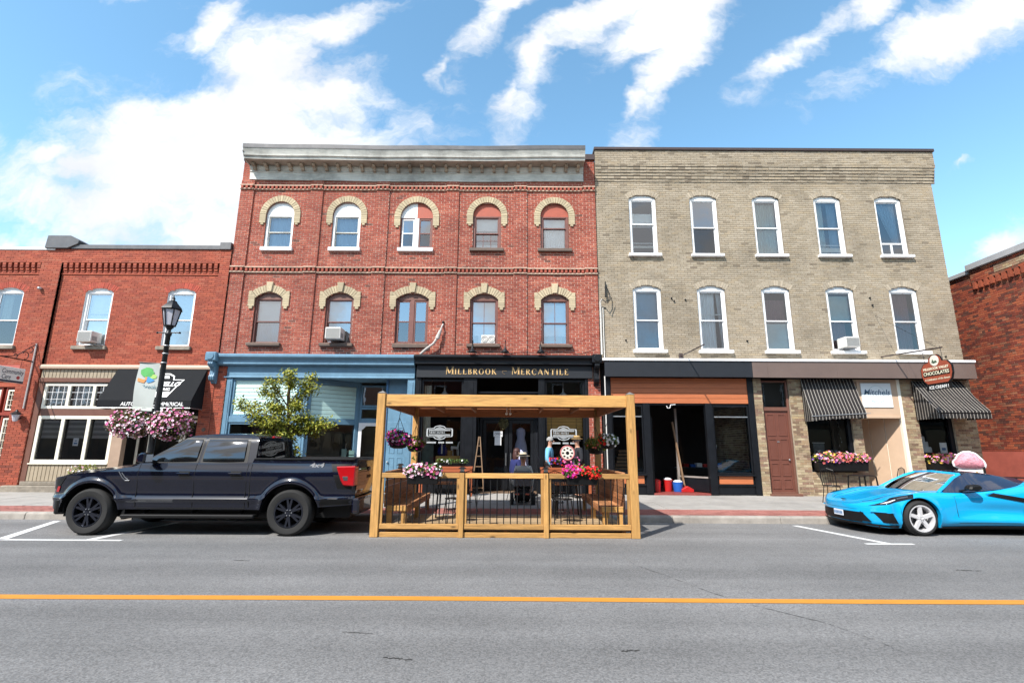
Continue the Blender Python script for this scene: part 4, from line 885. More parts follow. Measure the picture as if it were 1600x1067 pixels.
# --- shop fronts of the tan building
T = TB
MB().prism([(FY + .02, 4.48), (FY - .5, 4.42), (FY - .5, 4.345), (FY + .02, 4.345)], 'x', TX0 - .02, TX1 - .06).build('white_ledge', M_WHITE, T, bevel=.008)
M_FBROWN = pm('brown_metal_fascia', (.135, .095, .080), .5, .08, 2)
xs = [2.94, 5.3, 7.62]
for a, b in zip(xs[:-1], xs[1:]): box('fascia_panel', M_SIGNK, T, a + .001, b - .001, FY - .46, FY - .40, 3.84, 4.343)
xs = [7.62, 8.1, 10.3, 12.5, 14.70]
for a, b in zip(xs[:-1], xs[1:]): box('fascia_panel', M_FBROWN, T, a + .002, b - .002, FY - .465, FY - .40, 3.835, 4.343)
box('fascia_return', M_FBROWN, T, 14.64, 14.70, FY - .40, FY, 3.835, 4.343); box('soffit', K, T, 2.95, 14.69, FY - .399, FY + .1, 3.90, 3.93)
M_ORBD = pm('orange_board', (.43, .128, .046), .55, .14, 3, .1, stretch=(.6, 1, 6), objvar=.08)
hboards(T, 'orange_board', M_ORBD, 3.18, 7.56, 3.04, 3.85, FY - .09, 5, .03, .006)
for x0, x1 in ((2.97, 3.18), (7.56, 7.75), (4.19, 4.40), (6.17, 6.40)): MB().box(x0, x1, FY - .12, FY + .08, .24, 3.88 if x0 in (2.97, 7.56) else 3.04).build('frame_post', K, T, bevel=.008)
box('soffit_board', K, T, 3.18, 7.56, FY - .05, FY + .1, 2.98, 3.04)
for a, b in ((3.18, 4.19), (6.40, 7.56)):
    frame(T, 'shop_window', K, a, b, .85, 2.98, FY - .06, .05, .08, gl=M_GLASSD); box('transom_bar', M_STEEL, T, a + .05, b - .05, FY - .065, FY - .02, 2.60, 2.635)
    box('window_ledge', K, T, a - .02, b + .02, FY - .16, FY + .1, .80, .848, .006); box('orange_panel', M_ORBD, T, a + .06, b - .06, FY - .085, FY - .06, .56, .79); box('panel_surround', K, T, a, b, FY - .06, FY + .06, .24, .80); box('panel_rail', K, T, a, b, FY - .10, FY - .06, .50, .555)
# open entry: splayed glazed side, open door leaf, tiled step
M_TILE = pm('red_floor_tile', (.26, .055, .045), .5, .2, 5, dirt=.3)
box('entry_step', M_TILE, T, 4.40, 6.17, FY - .10, FY + 3.0, .1, .275, .01); box('interior_floor', M_TILE, T, 3.1, 7.6, FY + .1, FY + 3.2, .1, .27)
MB().add([(5.55, FY + .9, .30), (6.17, FY + .05, .30), (6.17, FY + .05, .72), (5.55, FY + .9, .72)], [(0, 1, 2, 3)]).build('side_bulkhead', K, T)
MB().quad((5.55, FY + .9, .75), (6.17, FY + .05, .75), (6.17, FY + .05, 2.9), (5.55, FY + .9, 2.9)).build('side_pane', M_GLASSD, T)
MB().beam((5.53, FY + .92, .27), (5.53, FY + .92, 2.95), .07).beam((5.55, FY + .9, .74), (6.17, FY + .05, .74), .05).build('door_jamb', pm('bare_grey_wood', (.25, .22, .20), .7, .2, 4), T)
dl = MB().box(4.46, 4.51, FY + .1, FY + .95, .29, 2.6).build('open_door', K, T, bevel=.005); MB().ball((4.54, FY + .85, 1.25), .03).build('handle', M_STEEL, dl)
brickwork(T, 'l', 7.52, FY + .12, FY + 3.1, .27, 3.0, M_OLDT, pm('pale_interior_mortar', (.62, .5, .38), .9, .2), j=.014, seed=91, name='inner_brickwork')
# stair door
brickwork(T, 'f', FY - .10, 7.76, 8.02, .2, 3.84, M_OLDT, M_OLDM, j=.012, seed=92, single=90); box('pier', M_OLDM, T, 7.765, 8.015, FY - .098, FY + .3, .2, 3.84)
frame(T, 'door_frame', M_MAROON, 8.02, 8.90, .27, 3.80, FY - .02, .06, .12, rails=(2.88,), mb=.06); MB().quad((8.08, FY + .03, 2.94), (8.84, FY + .03, 2.94), (8.84, FY + .03, 3.74), (8.08, FY + .03, 3.74)).build('transom_pane', M_GLASSD, T); box('transom_back', M_INT, T, 8.05, 8.88, FY + .3, FY + .32, 2.9, 3.8)
M_DOORB = pm('brown_door_paint', (.135, .046, .030), .5, .12, 4)
dd = box('door', M_DOORB, T, 8.08, 8.84, FY + .03, FY + .08, .29, 2.82)
for z0, z1 in ((.42, .72), (.80, 1.20), (1.30, 1.95), (2.03, 2.72)):
    for x0, x1 in ((8.15, 8.42), (8.50, 8.77)): frame(dd, 'door_panel', M_DOORB, x0, x1, z0, z1, FY + .012, .035, .018)
box('mail_slot', M_STEEL, dd, 8.41, 8.52, FY + .02, FY + .03, 1.84, 1.87); MB().ball((8.74, FY - .01, 1.3), .03).build('handle', M_STEEL, dd); box('door_sill', M_MAROON, T, 7.98, 8.95, FY - .2, FY + .1, .15, .285, .01)
# tan brick piers, bulkheads and the two display windows
for i, (x0, x1, z0, z1) in enumerate(((8.92, 9.38, .18, 3.84), (10.82, 11.12, .18, 3.84), (12.50, 12.95, .18, 3.84), (14.05, 14.78, .18, 3.84), (9.38, 10.82, .18, .93), (12.95, 14.05, .18, .93))):
    brickwork(T, 'f', FY - .06, x0, x1, z0, z1, M_OLDT, M_OLDM, j=.012, seed=100 + i, single=75); box('pier', M_OLDM, T, x0 + .003, x1 - .003, FY - .058, FY + .3, z0, z1)
for a, b in ((9.38, 10.82), (12.95, 14.05)):
    frame(T, 'shop_window', K, a, b, .93, 3.3, FY + .05, .07, .08, gl=M_GLASSD); box('lintel', M_OLDM, T, a, b, FY + .02, FY + .2, 3.3, 3.84); box('display_deck', M_INTW, T, a, b, FY + .15, FY + .75, 1.22, 1.27); box('display_back', M_INT, T, a, b, FY + 1.3, FY + 1.32, .9, 3.4)
box('jamb_post', K, T, 10.70, 10.82, FY + .0, FY + .12, .93, 3.3); box('jamb_post', K, T, 13.93, 14.05, FY + .0, FY + .12, .93, 3.3)
M_BEIGE = pm('beige_panel_paint', (.50, .355, .245), .55, .06, 3)
MB().box(11.12, 12.42, FY - .08, FY + .06, 2.62, 3.84).build('sign_surround', M_BEIGE, T, bevel=.01); box('sign_ledge', M_BEIGE, T, 11.10, 12.34, FY - .13, FY - .08, 2.60, 2.68, .008)
sgn = MB().box(11.22, 12.18, FY - .11, FY - .081, 2.95, 3.72).build('sign_panel', pm('pale_blue_sign', (.72, .78, .80), .5, .04, 3), T)
text('Mitchels', .25, pm('navy_sign_ink', (.03, .09, .16), .6), (11.70, FY - .113, 3.42), sgn, shear=.25, extrude=.002, off=.002)
MB().tube([(11.70 + .27 * math.cos(t * .2618), FY - .112, 3.36 + .27 * math.sin(t * .2618)) for t in range(24)], .006, 4, closed=True).build('sign_ring', pm('pale_teal_ink', (.42, .55, .58), .6), sgn)
MB().box(11.5, 11.9, FY - .112, FY - .11, 3.13, 3.15).box(11.56, 11.84, FY - .112, FY - .11, 3.19, 3.21).build('sign_rule', MATS['pale_teal_ink'], sgn)
box('corner_trim', M_IVORY, T, 12.40, 12.50, FY - .09, FY + .1, .25, 3.84, .008)
for i in range(3):
    p = Vector((12.42, FY + .02, 0)); q = Vector((11.72, FY + 1.2, 0)); s0, s1 = i / 3 + .008, (i + 1) / 3 - .008; slab(T, 'entry_panel', M_BEIGE, p + (q - p) * s0, p + (q - p) * s1, .27, 2.62, .03)
slab(T, 'entry_back', M_IVORY, Vector((12.44, FY + .05, 0)), Vector((11.74, FY + 1.22, 0)), .27, 2.62, .03)
frame(T, 'door', M_BEIGE, 10.95, 11.72, .27, 2.62, FY + 1.2, .07, .08, gl=M_GLASSD); box('entry_left', M_BEIGE, T, 10.98, 11.02, FY + .25, FY + 1.2, .27, 2.62); box('entry_ceiling', M_BEIGE, T, 11.0, 12.45, FY + .06, FY + 1.3, 2.62, 2.66)
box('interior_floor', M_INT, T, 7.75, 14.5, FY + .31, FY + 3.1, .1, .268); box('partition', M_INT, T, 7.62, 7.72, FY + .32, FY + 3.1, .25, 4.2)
# ------------------------------------------------------------------ vehicles
def interp(tab):
    xs = [a for a, _ in tab]; ys = [b for _, b in tab]
    def f(x):
        # monotone-ish cubic through the table
        if x <= xs[0]: return ys[0]
        if x >= xs[-1]: return ys[-1]
        i = 0
        while xs[i + 1] < x: i += 1
        h = xs[i + 1] - xs[i]; t = (x - xs[i]) / h
        m = lambda k: 0 if k in (0, len(xs) - 1) else (0 if (ys[k] - ys[k - 1]) * (ys[k + 1] - ys[k]) <= 0 else (ys[k + 1] - ys[k - 1]) / (xs[k + 1] - xs[k - 1]))
        return (2 * t ** 3 - 3 * t ** 2 + 1) * ys[i] + (t ** 3 - 2 * t ** 2 + t) * h * m(i) + (-2 * t ** 3 + 3 * t ** 2) * ys[i + 1] + (t ** 3 - t ** 2) * h * m(i + 1)
    return f
def lin(tab):
    def f(x): return float(np.interp(x, [a for a, _ in tab], [b for _, b in tab]))
    return f
def carpaint(name, col, metal=.3, rough=.3):
    m = pm(name, col, rough, .03, 2, coat=1.0, metal=metal, spec=.08); nt = m.node_tree
    for l in list(nt.links):
        if l.to_socket.name == 'Roughness': nt.links.remove(l)
    return m
M_TPAINT = carpaint('midnight_truck_paint', (.0022, .0032, .011), .0, .3)
M_TGLASS = pm('tinted_glass', (.006, .007, .008), .03, .0, 1, spec=.35, coat=.3)
M_TWIN = pm('cab_window_glass', (.004, .005, .006), .03, .0, 1, spec=.6, coat=1.0); M_TWIN.node_tree.nodes['Principled BSDF'].inputs['Coat IOR'].default_value = 1.62
M_TPAINT.node_tree.nodes['Principled BSDF'].inputs['Coat IOR'].default_value = 1.62
M_RUB = pm('tyre_rubber', (.012, .012, .012), .8, .2, 8, .2)
M_RIMK = pm('dark_alloy', (.055, .06, .08), .25, .1, 5, metal=.9)
M_RIMS = pm('silver_alloy', (.78, .77, .78), .3, .05, 5, metal=.45)
M_TRIM = pm('black_trim', (.006, .006, .0065), .5, .1, 5, spec=.25)
M_SATIN = pm('satin_grey_trim', (.11, .115, .125), .35, .1, 5, metal=.6)
M_LRED = pm('tail_lamp_red', (.36, .005, .008), .12, .03, 3, coat=1)
M_LCLR = pm('clear_lamp', (.62, .64, .66), .1, .05, 3, coat=1)
M_GAP = pm('panel_gap', (.002, .002, .002), .9, 0, 1)

def wheel(par, x, y, s, R_, wdt, rr, rim, spokes, hubc, pair=False):
    """tyre and alloy, outer face towards s (-1 = camera side)"""
    o = MB().lathe([(rr, -wdt / 2 + .01), (rr + .02, -wdt / 2), (R_ - .045, -wdt / 2 - .004), (R_ - .012, -wdt / 2 + .03), (R_, -wdt / 2 + .06), (R_, wdt / 2 - .06), (R_ - .012, wdt / 2 - .03), (R_ - .045, wdt / 2), (rr, wdt / 2 - .01)], (x, y, R_), 40, 'y', cap=False).build('tyre', M_RUB, par, smooth=35)
    m = MB()
    for k in range(64):
        a = k * 6.2832 / 64
        for yy in (-.06, 0.0, .06): m.beam((x + math.cos(a) * (R_ - .004), y + yy - .02, R_ + math.sin(a) * (R_ - .004)), (x + math.cos(a + .03) * (R_ - .004), y + yy + .02, R_ + math.sin(a + .03) * (R_ - .004)), .018, .012, up=(math.cos(a), 0, math.sin(a)))
    m.build('tread', M_RUB, o)
    f = y + s * (wdt / 2 - .012)
    m = MB().lathe([(rr + .006, s * (wdt / 2 - .001)), (rr - .018, s * (wdt / 2 - .004)), (rr - .03, s * (wdt / 2 - .05)), (rr - .035, -s * .1)], (x, y, R_), 40, 'y', cap=False)
    for k in range(spokes):
        a0 = math.pi / 2 + 6.2832 * k / spokes
        for da in ((-.17, .17) if pair else (0,)):
            a = a0 + da; p = (x + math.cos(a0) * hubc * .6, f + s * -.012, R_ + math.sin(a0) * hubc * .6); q = (x + math.cos(a) * (rr - .012), f - s * .004, R_ + math.sin(a) * (rr - .012))
            w0 = .030 if pair else .042; nn = Vector((-math.sin(a), 0, math.cos(a)))
            P_, Q_ = Vector(p), Vector(q); dd = Vector((0, s, 0)); vs = []
            for e, w_, t_ in ((P_, w0, .022), (Q_, w0 * (.75 if pair else .9), .012)):
                vs += [e - nn * w_ - dd * .03, e - nn * w_ * .75 + dd * t_ * .3, e + nn * w_ * .75 + dd * t_ * .3, e + nn * w_ - dd * .03]
            m.add(vs, [(0, 1, 5, 4), (1, 2, 6, 5), (2, 3, 7, 6), (4, 5, 6, 7)])
    m.lathe([(hubc, s * (wdt / 2 - .06)), (hubc, s * (wdt / 2 - .024)), (hubc * .6, s * (wdt / 2 - .014)), (.002, s * (wdt / 2 - .012))], (x, y, R_), 20, 'y', cap=False)
    m.build('rim', rim, o, smooth=30)
    MB().lathe([(rr - .03, -s * .04), (.01, -s * .038)], (x, y, R_), 28, 'y', cap=False).build('wheel_well', M_GAP, o); MB().lathe([(.165, s * .0), (.165, s * .02), (.01, s * .022)], (x, y, R_), 28, 'y', cap=False).build('brake_disc', M_SATIN if rim is M_RIMS else M_TRIM, o)
    b = MB()
    for k in range(6): a = k * 1.0472; b.lathe([(.011, s * (wdt / 2 - .022)), (.009, s * (wdt / 2 - .004)), (.002, s * (wdt / 2 - .003))], (x + math.cos(a) * hubc * .72, y, R_ + math.sin(a) * hubc * .72), 6, 'y')
    b.build('lug_nuts', M_STEEL, o); return o
def patch(par, name, mat, c4, yfun, off=.006, n=8, m_=6, s=-1, smooth=True, bulge=0):
    rows = []
    for j in range(m_ + 1):
        t = j / m_; row = []
        for i in range(n + 1):
            u = i / n; x = (c4[0][0] * (1 - u) + c4[1][0] * u) * (1 - t) + (c4[3][0] * (1 - u) + c4[2][0] * u) * t; z = (c4[0][1] * (1 - u) + c4[1][1] * u) * (1 - t) + (c4[3][1] * (1 - u) + c4[2][1] * u) * t
            row.append((x, s * (yfun(x, z) + off + bulge * (math.sin(math.pi * t) + .6 * math.sin(math.pi * u))), z))
        rows.append(row)
    return MB().grid(rows).build(name, mat, par, smooth=60 if smooth else False)
def line(par, pts, yfun, r=.006, s=-1, name='panel_gap', mat=None, off=0): return MB().tube([(x, s * (yfun(x, z) + off), z) for x, z in pts], r, 6).build(name, mat or M_GAP, par)

# ---- pickup truck
TR = thing('pickup_truck', 'dark navy crew-cab pickup truck parked along the kerb', 'truck', (0, 0, 0))
FA, RA, WR = -1.845, 1.845, .415
tW = interp([(-2.74, .70), (-2.66, .84), (-2.5, .925), (-2.2, .97), (-1.6, .985), (0, .99), (2.6, .985), (2.95, .965), (3.02, .93)])
tTop = lin([(-2.74, .96), (-2.6, 1.02), (-2.3, 1.07), (-1.8, 1.13), (-1.15, 1.225), (-1.0, 1.285), (1.06, 1.305), (1.08, 1.37), (3.02, 1.39)])
tSec = interp([(.36, .90), (.48, .945), (.585, .962), (.645, .995), (.715, .962), (.86, .975), (1.02, .998), (1.10, 1.0), (1.18, .982), (1.29, .945), (1.42, .93)])
def tBot(x):
    z = lin([(-2.74, .50), (-2.5, .40), (-2.35, .42), (-1.2, .46), (1.2, .46), (2.5, .52), (3.02, .56)])(x)
    for a in (FA, RA):
        if abs(x - a) < .545: z = max(z, .40 + math.sqrt(.545 ** 2 - (x - a) ** 2) * .98)
    return z
def tY(x, z):
    y = tSec(z) * tW(x) / .99
    for a in (FA, RA):
        r = math.hypot(x - a, z - .40)
        if r > .5: y += .050 * math.exp(-max(0, (r - .56) / .055) ** 2) * (1 if z > .42 else .6)
    return y
xs = sorted(set([round(-2.74 + i * .048, 3) for i in range(121)] + [round(a + .545 * math.cos(k * math.pi / 40), 4) for a in (FA, RA) for k in range(41)] + [1.061, 1.079, 3.02]))
xs = [x for x in xs if -2.74 <= x <= 3.02]; NZ = 22
body = MB()
for s in (-1, 1):
    rows = []
    for k in range(NZ + 1):
        rows.append([(x, s * tY(x, z), z) for x in xs for z in [tBot(x) + (tTop(x) - tBot(x)) * k / NZ]])
    body.grid(rows, flip=s > 0)
    body.grid([[(x, s * tY(x, tBot(x)), tBot(x)) for x in xs], [(x, s * (tY(x, tBot(x)) - .10), tBot(x) - .0) for x in xs]], flip=s < 0)       # lips
# hood
hood = []
for i in range(25):
    x = -2.70 + i * (1.62 / 24); ye = tY(x, tTop(x)); hood.append([(x, ye * (j / 8 - 1), tTop(x) + .075 * (1 - abs(j / 8 - 1) ** 2.5) + (.014 if 3 <= j <= 13 else 0)) for j in range(17)])
body.grid(hood)
# nose
nose = []
for k in range(12):
    z = .50 + (.965 - .50) * k / 11; nose.append([(-2.74 - .05 * (1 - abs(j / 8 - 1) ** 2) - .03 * math.sin(k / 11 * 3.14), tY(-2.74, z) * (j / 8 - 1), z) for j in range(17)])
body.grid(nose, flip=True)
bo = body.build('body', M_TPAINT, TR, smooth=50)
# cab
gTop = interp([(-1.14, 1.235), (-.30, 1.775), (-.05, 1.822), (.40, 1.845), (.80, 1.835), (.98, 1.80), (1.05, 1.72), (1.10, 1.30)])
def gY(x, z): return .925 - (max(z, 1.26) - 1.26) * .36 - .10 * max(0, (z - 1.70) / .14) ** 2 * .6
gx = [-1.14 + i * .04 for i in range(54)] + [1.03, 1.05, 1.065, 1.08, 1.09, 1.10]
gx = sorted(set(round(x, 3) for x in gx)); cab = MB()
zt = lambda x: (1.235 + (x + 1.14) * (1.775 - 1.235) / .84) if x < -.30 else gTop(x)
for s in (-1, 1): cab.grid([[(x, s * gY(x, 1.22 + (zt(x) - 1.22) * k / 12), 1.22 + (zt(x) - 1.22) * k / 12) for x in gx] for k in range(13)], flip=s > 0)
rx = [x for x in gx if x >= -.34]
cab.grid([[(x, gY(x, zt(x)) * (j / 8 - 1), zt(x) + .022 * (1 - abs(j / 8 - 1) ** 2) * (1 if x < 1.0 else 0)) for j in range(17)] for x in rx])
cb = cab.build('cab', M_TPAINT, TR, smooth=50)
MB().grid([[(-1.14 + .84 * i / 8 - .05 * (1 - abs(j / 6 - 1) ** 2), gY(0, 1.235 + .54 * i / 8) * (j / 6 - 1) * .985, 1.240 + .54 * i / 8 + .02) for j in range(13)] for i in range(9)]).build('windshield', M_TWIN, TR, smooth=60)
def rearx(z): return 1.05 + (1.80 - z) * .10
MB().grid([[(rearx(1.36 + .36 * i / 5) + .012, .70 * (j / 6 - 1), 1.36 + .36 * i / 5) for j in range(13)] for i in range(6)]).build('rear_window', M_TGLASS, TR)
MB().grid([[(rearx(1.28 + .50 * i / 5) + .002, gY(1, 1.28 + .50 * i / 5) * .97 * (j / 6 - 1), 1.28 + .50 * i / 5) for j in range(13)] for i in range(6)]).build('cab_back', M_TPAINT, TR)
for s in (-1, 1):
    patch(TR, 'window_trim', M_TRIM, [(-1.00, 1.295), (.02, 1.295), (.02, 1.765), (-.34, 1.765)], gY, .003, s=s); patch(TR, 'front_window', M_TWIN, [(-.93, 1.325), (-.02, 1.325), (-.02, 1.735), (-.345, 1.735)], gY, .007, 14, 14, s=s, bulge=.022)
    patch(TR, 'window_trim', M_TRIM, [(.06, 1.295), (.95, 1.295), (.90, 1.765), (.06, 1.765)], gY, .003, s=s); patch(TR, 'rear_door_window', M_TWIN, [(.10, 1.325), (.88, 1.325), (.84, 1.735), (.10, 1.735)], gY, .007, 14, 14, s=s, bulge=.022)
    for x in (-1.02, .03, 1.00): line(TR, [(x + (.0 if x != 1.0 else (.0)), z) for z in (.50, .6, .68, .8, .95, 1.1, 1.2, 1.28)], tY, .005, s)
    line(TR, [(1.07, z) for z in (.50, .62, .75, .9, 1.1, 1.28)], tY, .007, s); line(TR, [(x * .1 - 1.0, .485) for x in range(21)], tY, .006, s)
    for x in (-.16, .80):
        h = MB().box(x - .12, x + .12, s * 1.045 - .018, s * 1.045 + .018, 1.085, 1.125).build('door_handle', M_TPAINT, TR, bevel=.012); patch(TR, 'handle_recess', M_TRIM, [(x - .10, 1.06), (x + .10, 1.06), (x + .10, 1.15), (x - .10, 1.15)], tY, .002, 3, 3, s)
    rb = MB().box(-1.22, 1.22, min(s * 1.03, s * .80), max(s * 1.03, s * .80), .315, .375).build('running_board', M_TRIM, TR, bevel=.015)
    for x in (-.9, 0, .9): MB().beam((x, s * .7, .46), (x, s * .9, .35), .05, .03).build('board_bracket', M_TRIM, rb)
    MB().prism([(-.90, 1.30), (-.76, 1.295), (-.745, 1.47), (-.80, 1.495), (-.88, 1.47), (-.92, 1.38)], 'y', min(s * 1.04, s * 1.27), max(s * 1.04, s * 1.27)).build('mirror', M_TPAINT, TR, bevel=.03); MB().beam((-.78, s * .93, 1.31), (-.80, s * 1.10, 1.34), .07, .05).build('mirror_arm', M_TRIM, TR); MB().grid([[(-.742 + .012 * (i - 2) * .1, s * 1.155 + (j - 2) * .045, 1.385 + (i - 2) * .034) for j in range(5)] for i in range(5)]).build('mirror_glass', M_RIMS, TR)
    # fender vent and badge
    for k in range(2): line(TR, [(-1.38 + k * .06, 1.135 - k * .02), (-1.30 + k * .055, 1.03), (-1.24 + k * .05, .975 + k * .02), (-1.16, .975 + k * .02)][:3 + (1 - k)], tY, .010, s, 'fender_vent', M_SATIN, .004)
    # lamps
    patch(TR, 'lamp_backing', M_TRIM, [(2.70, .845), (3.01, .835), (3.015, 1.30), (2.55, 1.29)], tY, .004, 4, 4, s); tl = [(2.66, 1.25), (3.03, 1.26), (3.025, .89), (2.82, .90), (2.76, .99)]  # black trim patch behind the tail lamp, reaching past its edges
    MB().prism([(x, z) for x, z in tl], 'y', min(s * .80, s * 1.012), max(s * .80, s * 1.012)).build('tail_lamp', M_LRED, TR, bevel=.02)
    MB().prism([(2.79, 1.07), (2.90, 1.07), (2.90, .99), (2.82, .99)], 'y', min(s * 1.0, s * 1.018), max(s * 1.0, s * 1.018)).build('reversing_lamp', M_SATIN, TR, bevel=.008)
    patch(TR, 'headlamp', M_TGLASS, [(-2.70, .80), (-2.50, .84), (-2.36, 1.03), (-2.68, .97)], tY, .008, s=s); patch(TR, 'side_marker', M_LRED, [(-2.56, .76), (-2.50, .76), (-2.47, .86), (-2.53, .86)], tY, .012, 3, 3, s)
    for a, nm in ((FA, 'front_wheel'), (RA, 'rear_wheel')): wheel(TR, a, s * .865, s, WR, .275, .262, M_RIMK, 6, .075, True)
    # wheel-arch liners
    for a in (FA, RA): MB().lathe([(.53, -.22 * s), (.53, .22 * s)], (a, s * .78, .40), 24, 'y', a0=0, a1=math.pi).build('arch_liner', M_TRIM, TR); MB().box(a - .5, a + .5, s * .60 - .01, s * .60 + .01, .35, .93).build('arch_back', M_TRIM, TR)
    patch(TR, 'lower_cladding', M_TRIM, [(2.40, .54), (3.0, .575), (3.0, .66), (2.42, .66)], tY, .006, 6, 3, s); MB().box(-1.25, -1.20, s * .84 - .1, s * .84 + .1, .28, .46).build('mud_flap', M_TRIM, TR)
text('4x4', .10, pm('decal_silver', (.45, .46, .48), .35, metal=.5), (2.28, -tY(2.28, 1.26) - .012, 1.265), TR, 'decal', sx=1.75, shear=.2, extrude=.001, off=.004)
bp_ = [(-2.80 + .30 * abs(j / 10 - 1) ** 3, .945 * (j / 10 - 1)) for j in range(21)]; MB().prism(bp_ + [(x + .18, y * .96) for x, y in bp_[::-1]], 'z', .36, .63).build('front_bumper', M_TRIM, TR, bevel=.025); MB().box(-2.802, -2.76, -.62, .62, .62, .94).build('grille', M_TRIM, TR, bevel=.02)
MB().prism([(-1.02, .40), (1.02, .40), (1.02, .60), (.55, .68), (-.55, .68), (-1.02, .68)], 'x', 3.0, 3.14).build('rear_bumper', M_TPAINT, TR, bevel=.03); MB().box(3.145, 3.155, -.18, .18, .50, .63).build('number_plate', pm('plate_white', (.7, .72, .76), .5), TR)
tg = MB().grid([[(2.985 + .03 * math.sin(3.14 * i / 10), .80 * (j / 8 - 1), .69 + .69 * i / 10) for j in range(17)] for i in range(11)]).box(2.90, 2.985, -.80, .80, .69, 1.385).build('tailgate', M_TPAINT, TR, smooth=40)
MB().prism([(2.90, 1.385), (3.03, 1.385), (3.06, 1.365), (3.03, 1.345), (2.9, 1.345)], 'y', -.80, .80).build('tailgate_spoiler', M_TRIM, tg); MB().box(3.012, 3.02, -.13, .13, 1.0, 1.06).build('handle', M_TRIM, tg)
MB().ball((3.02, 0, 1.18), .012, .095, .045).build('badge', M_SATIN, tg, smooth=True)
m = MB()
for s in (-1, 1): m.box(1.09, 2.98, min(s * .86, s * .955), max(s * .86, s * .955), 1.36, 1.392); m.box(1.09, 2.95, s * .80 - .01, s * .80 + .01, .75, 1.37)
m.box(1.09, 2.95, -.8, .8, .72, .75).box(1.085, 1.115, -.86, .86, .75, 1.38); m.build('bed', M_TRIM, TR, bevel=.008)
MB().box(-2.5, 2.9, -.72, .72, .30, .56).build('chassis', M_TRIM, TR); MB().box(1.02, 1.075, -.16, .16, 1.775, 1.815).build('third_brake_lamp', M_LRED, TR, bevel=.01)
MB().tube([(2.35, .45, .42), (2.75, .62, .40), (2.95, .66, .40)], .04, 8).build('exhaust_pipe', M_STEEL, TR)
# antenna-free roof; door sill text left off
TR.location = (-5.955, 10.70, 0); TR.rotation_euler = (0, 0, R(.4))

# ---- sports car
CR = thing('sports_car', 'bright blue low sports car at the right edge of the street', 'car', (0, 0, 0))
M_CPAINT = carpaint('bright_blue_paint', (.004, .33, .64), .0, .3)
M_NAVY = pm('dark_navy_roof', (.010, .016, .040), .12, .05, 3, coat=1)
CF, CA = -2.36, -1.36
cWt = interp([(-2.36, .0), (-2.06, .90), (-1.8, .925), (-1.36, .95), (-.9, .935), (-.3, .90), (.3, .925), (.9, .98), (1.36, .99), (1.9, .985), (2.2, .95), (2.27, .90)])
def cW(x): return cWt(x) if x > -2.06 else .90 * (max(0, x + 2.36) / .30) ** (1 / 2.6)
cTop = interp([(-2.36, .535), (-2.2, .585), (-1.95, .655), (-1.6, .745), (-1.36, .79), (-1.05, .80), (-.7, .795), (-.3, .80), (.2, .835), (.6, .90), (1.0, .965), (1.36, .99), (1.8, .975), (2.27, .92)])
cMid = interp([(-2.36, .53), (-2.1, .60), (-1.7, .69), (-1.3, .755), (-1.0, .80), (-.6, .83), (0, .84), (.6, .92), (1.0, 1.02), (1.5, 1.0), (2.27, .94)])
def cBot(x):
    z = lin([(-2.36, .20), (-2.2, .15), (-1.8, .14), (2.27, .2)])(x)
    for a in (CA, 1.36):
        rr = .375 if a < 0 else .40
        if abs(x - a) < rr: z = max(z, .335 + math.sqrt(rr ** 2 - (x - a) ** 2))
    return z
cRel = interp([(0, -.075), (.12, -.03), (.30, -.004), (.55, .0), (.78, -.012), (.92, -.035), (1, -.085)])
def cY(x, z):
    z0 = lin([(-2.36, .20), (-2.2, .15), (-1.8, .14), (2.27, .2)])(x); r = (z - z0) / (cTop(x) - z0)
    k = min(1, cW(x) / .5); y = cW(x) + cRel(max(0, min(1, r))) * k
    sc = max(0, min(1, (x + .75) / .9)) * max(0, min(1, (1.15 - x) / .2)); y -= .065 * sc * math.exp(-((z - (.47 - .05 * x)) / .13) ** 2)
    y += .035 * math.exp(-((z - .27) / .07) ** 2) * max(0, min(1, (x + .9) / .3)) * (x < 1.0)
    for a in (CA, 1.36):
        rr = math.hypot(x - a, z - .335); y += .022 * math.exp(-max(0, (rr - .39) / .06) ** 2)
    return max(.0, y)
cx = sorted(set([round(-2.36 + d, 4) for d in (0, .002, .006, .012, .02, .032, .05, .075, .105, .14, .18, .22, .26, .30)] + [round(-2.06 + i * .055, 4) for i in range(79)] + [round(a + rr * math.cos(k * math.pi / 32), 4) for a, rr in ((CA, .375), (1.36, .40)) for k in range(33)]))
cx = [x for x in cx if x <= 2.27]
cb_ = MB()
for s in (-1, 1):
    cb_.grid([[(x, s * cY(x, z), z) for x in cx for z in [cBot(x) + (cTop(x) - cBot(x)) * k / 20]] for k in range(21)], flip=s > 0)
    cb_.grid([[(x, s * cY(x, cBot(x)), cBot(x)) for x in cx], [(x, s * max(0, cY(x, cBot(x)) - .08), cBot(x)) for x in cx]], flip=s < 0)
def cDeck(x, v):   # v in -1..1 across the car
    e = cTop(x); c = cMid(x); a = abs(v); crest = .03 * math.exp(-((a - .82) / .14) ** 2) * max(0, min(1, (x + 2.3) / .5)); groove = -.018 * math.exp(-((a - .52) / .10) ** 2) * max(0, min(1, (x + 2.2) / .4)) * (x < -.8)
    return e + (c - e) * (1 - a ** 2.2) + crest * (1 - a ** 8) + groove
cb_.grid([[(x, cY(x, cTop(x)) * (j / 12 - 1), cDeck(x, j / 12 - 1)) for j in range(25)] for x in cx])
co = cb_.build('body', M_CPAINT, CR, smooth=55)
MB().box(-2.1, 2.2, -.80, .80, .12, .45).build('underbody', M_TRIM, CR); MB().add([(2.27, -cY(2.27, .2), .2), (2.27, cY(2.27, .2), .2), (2.27, .8, .92), (2.27, -.8, .92)], [(0, 1, 2, 3)]).build('tail_panel', M_TRIM, CR)
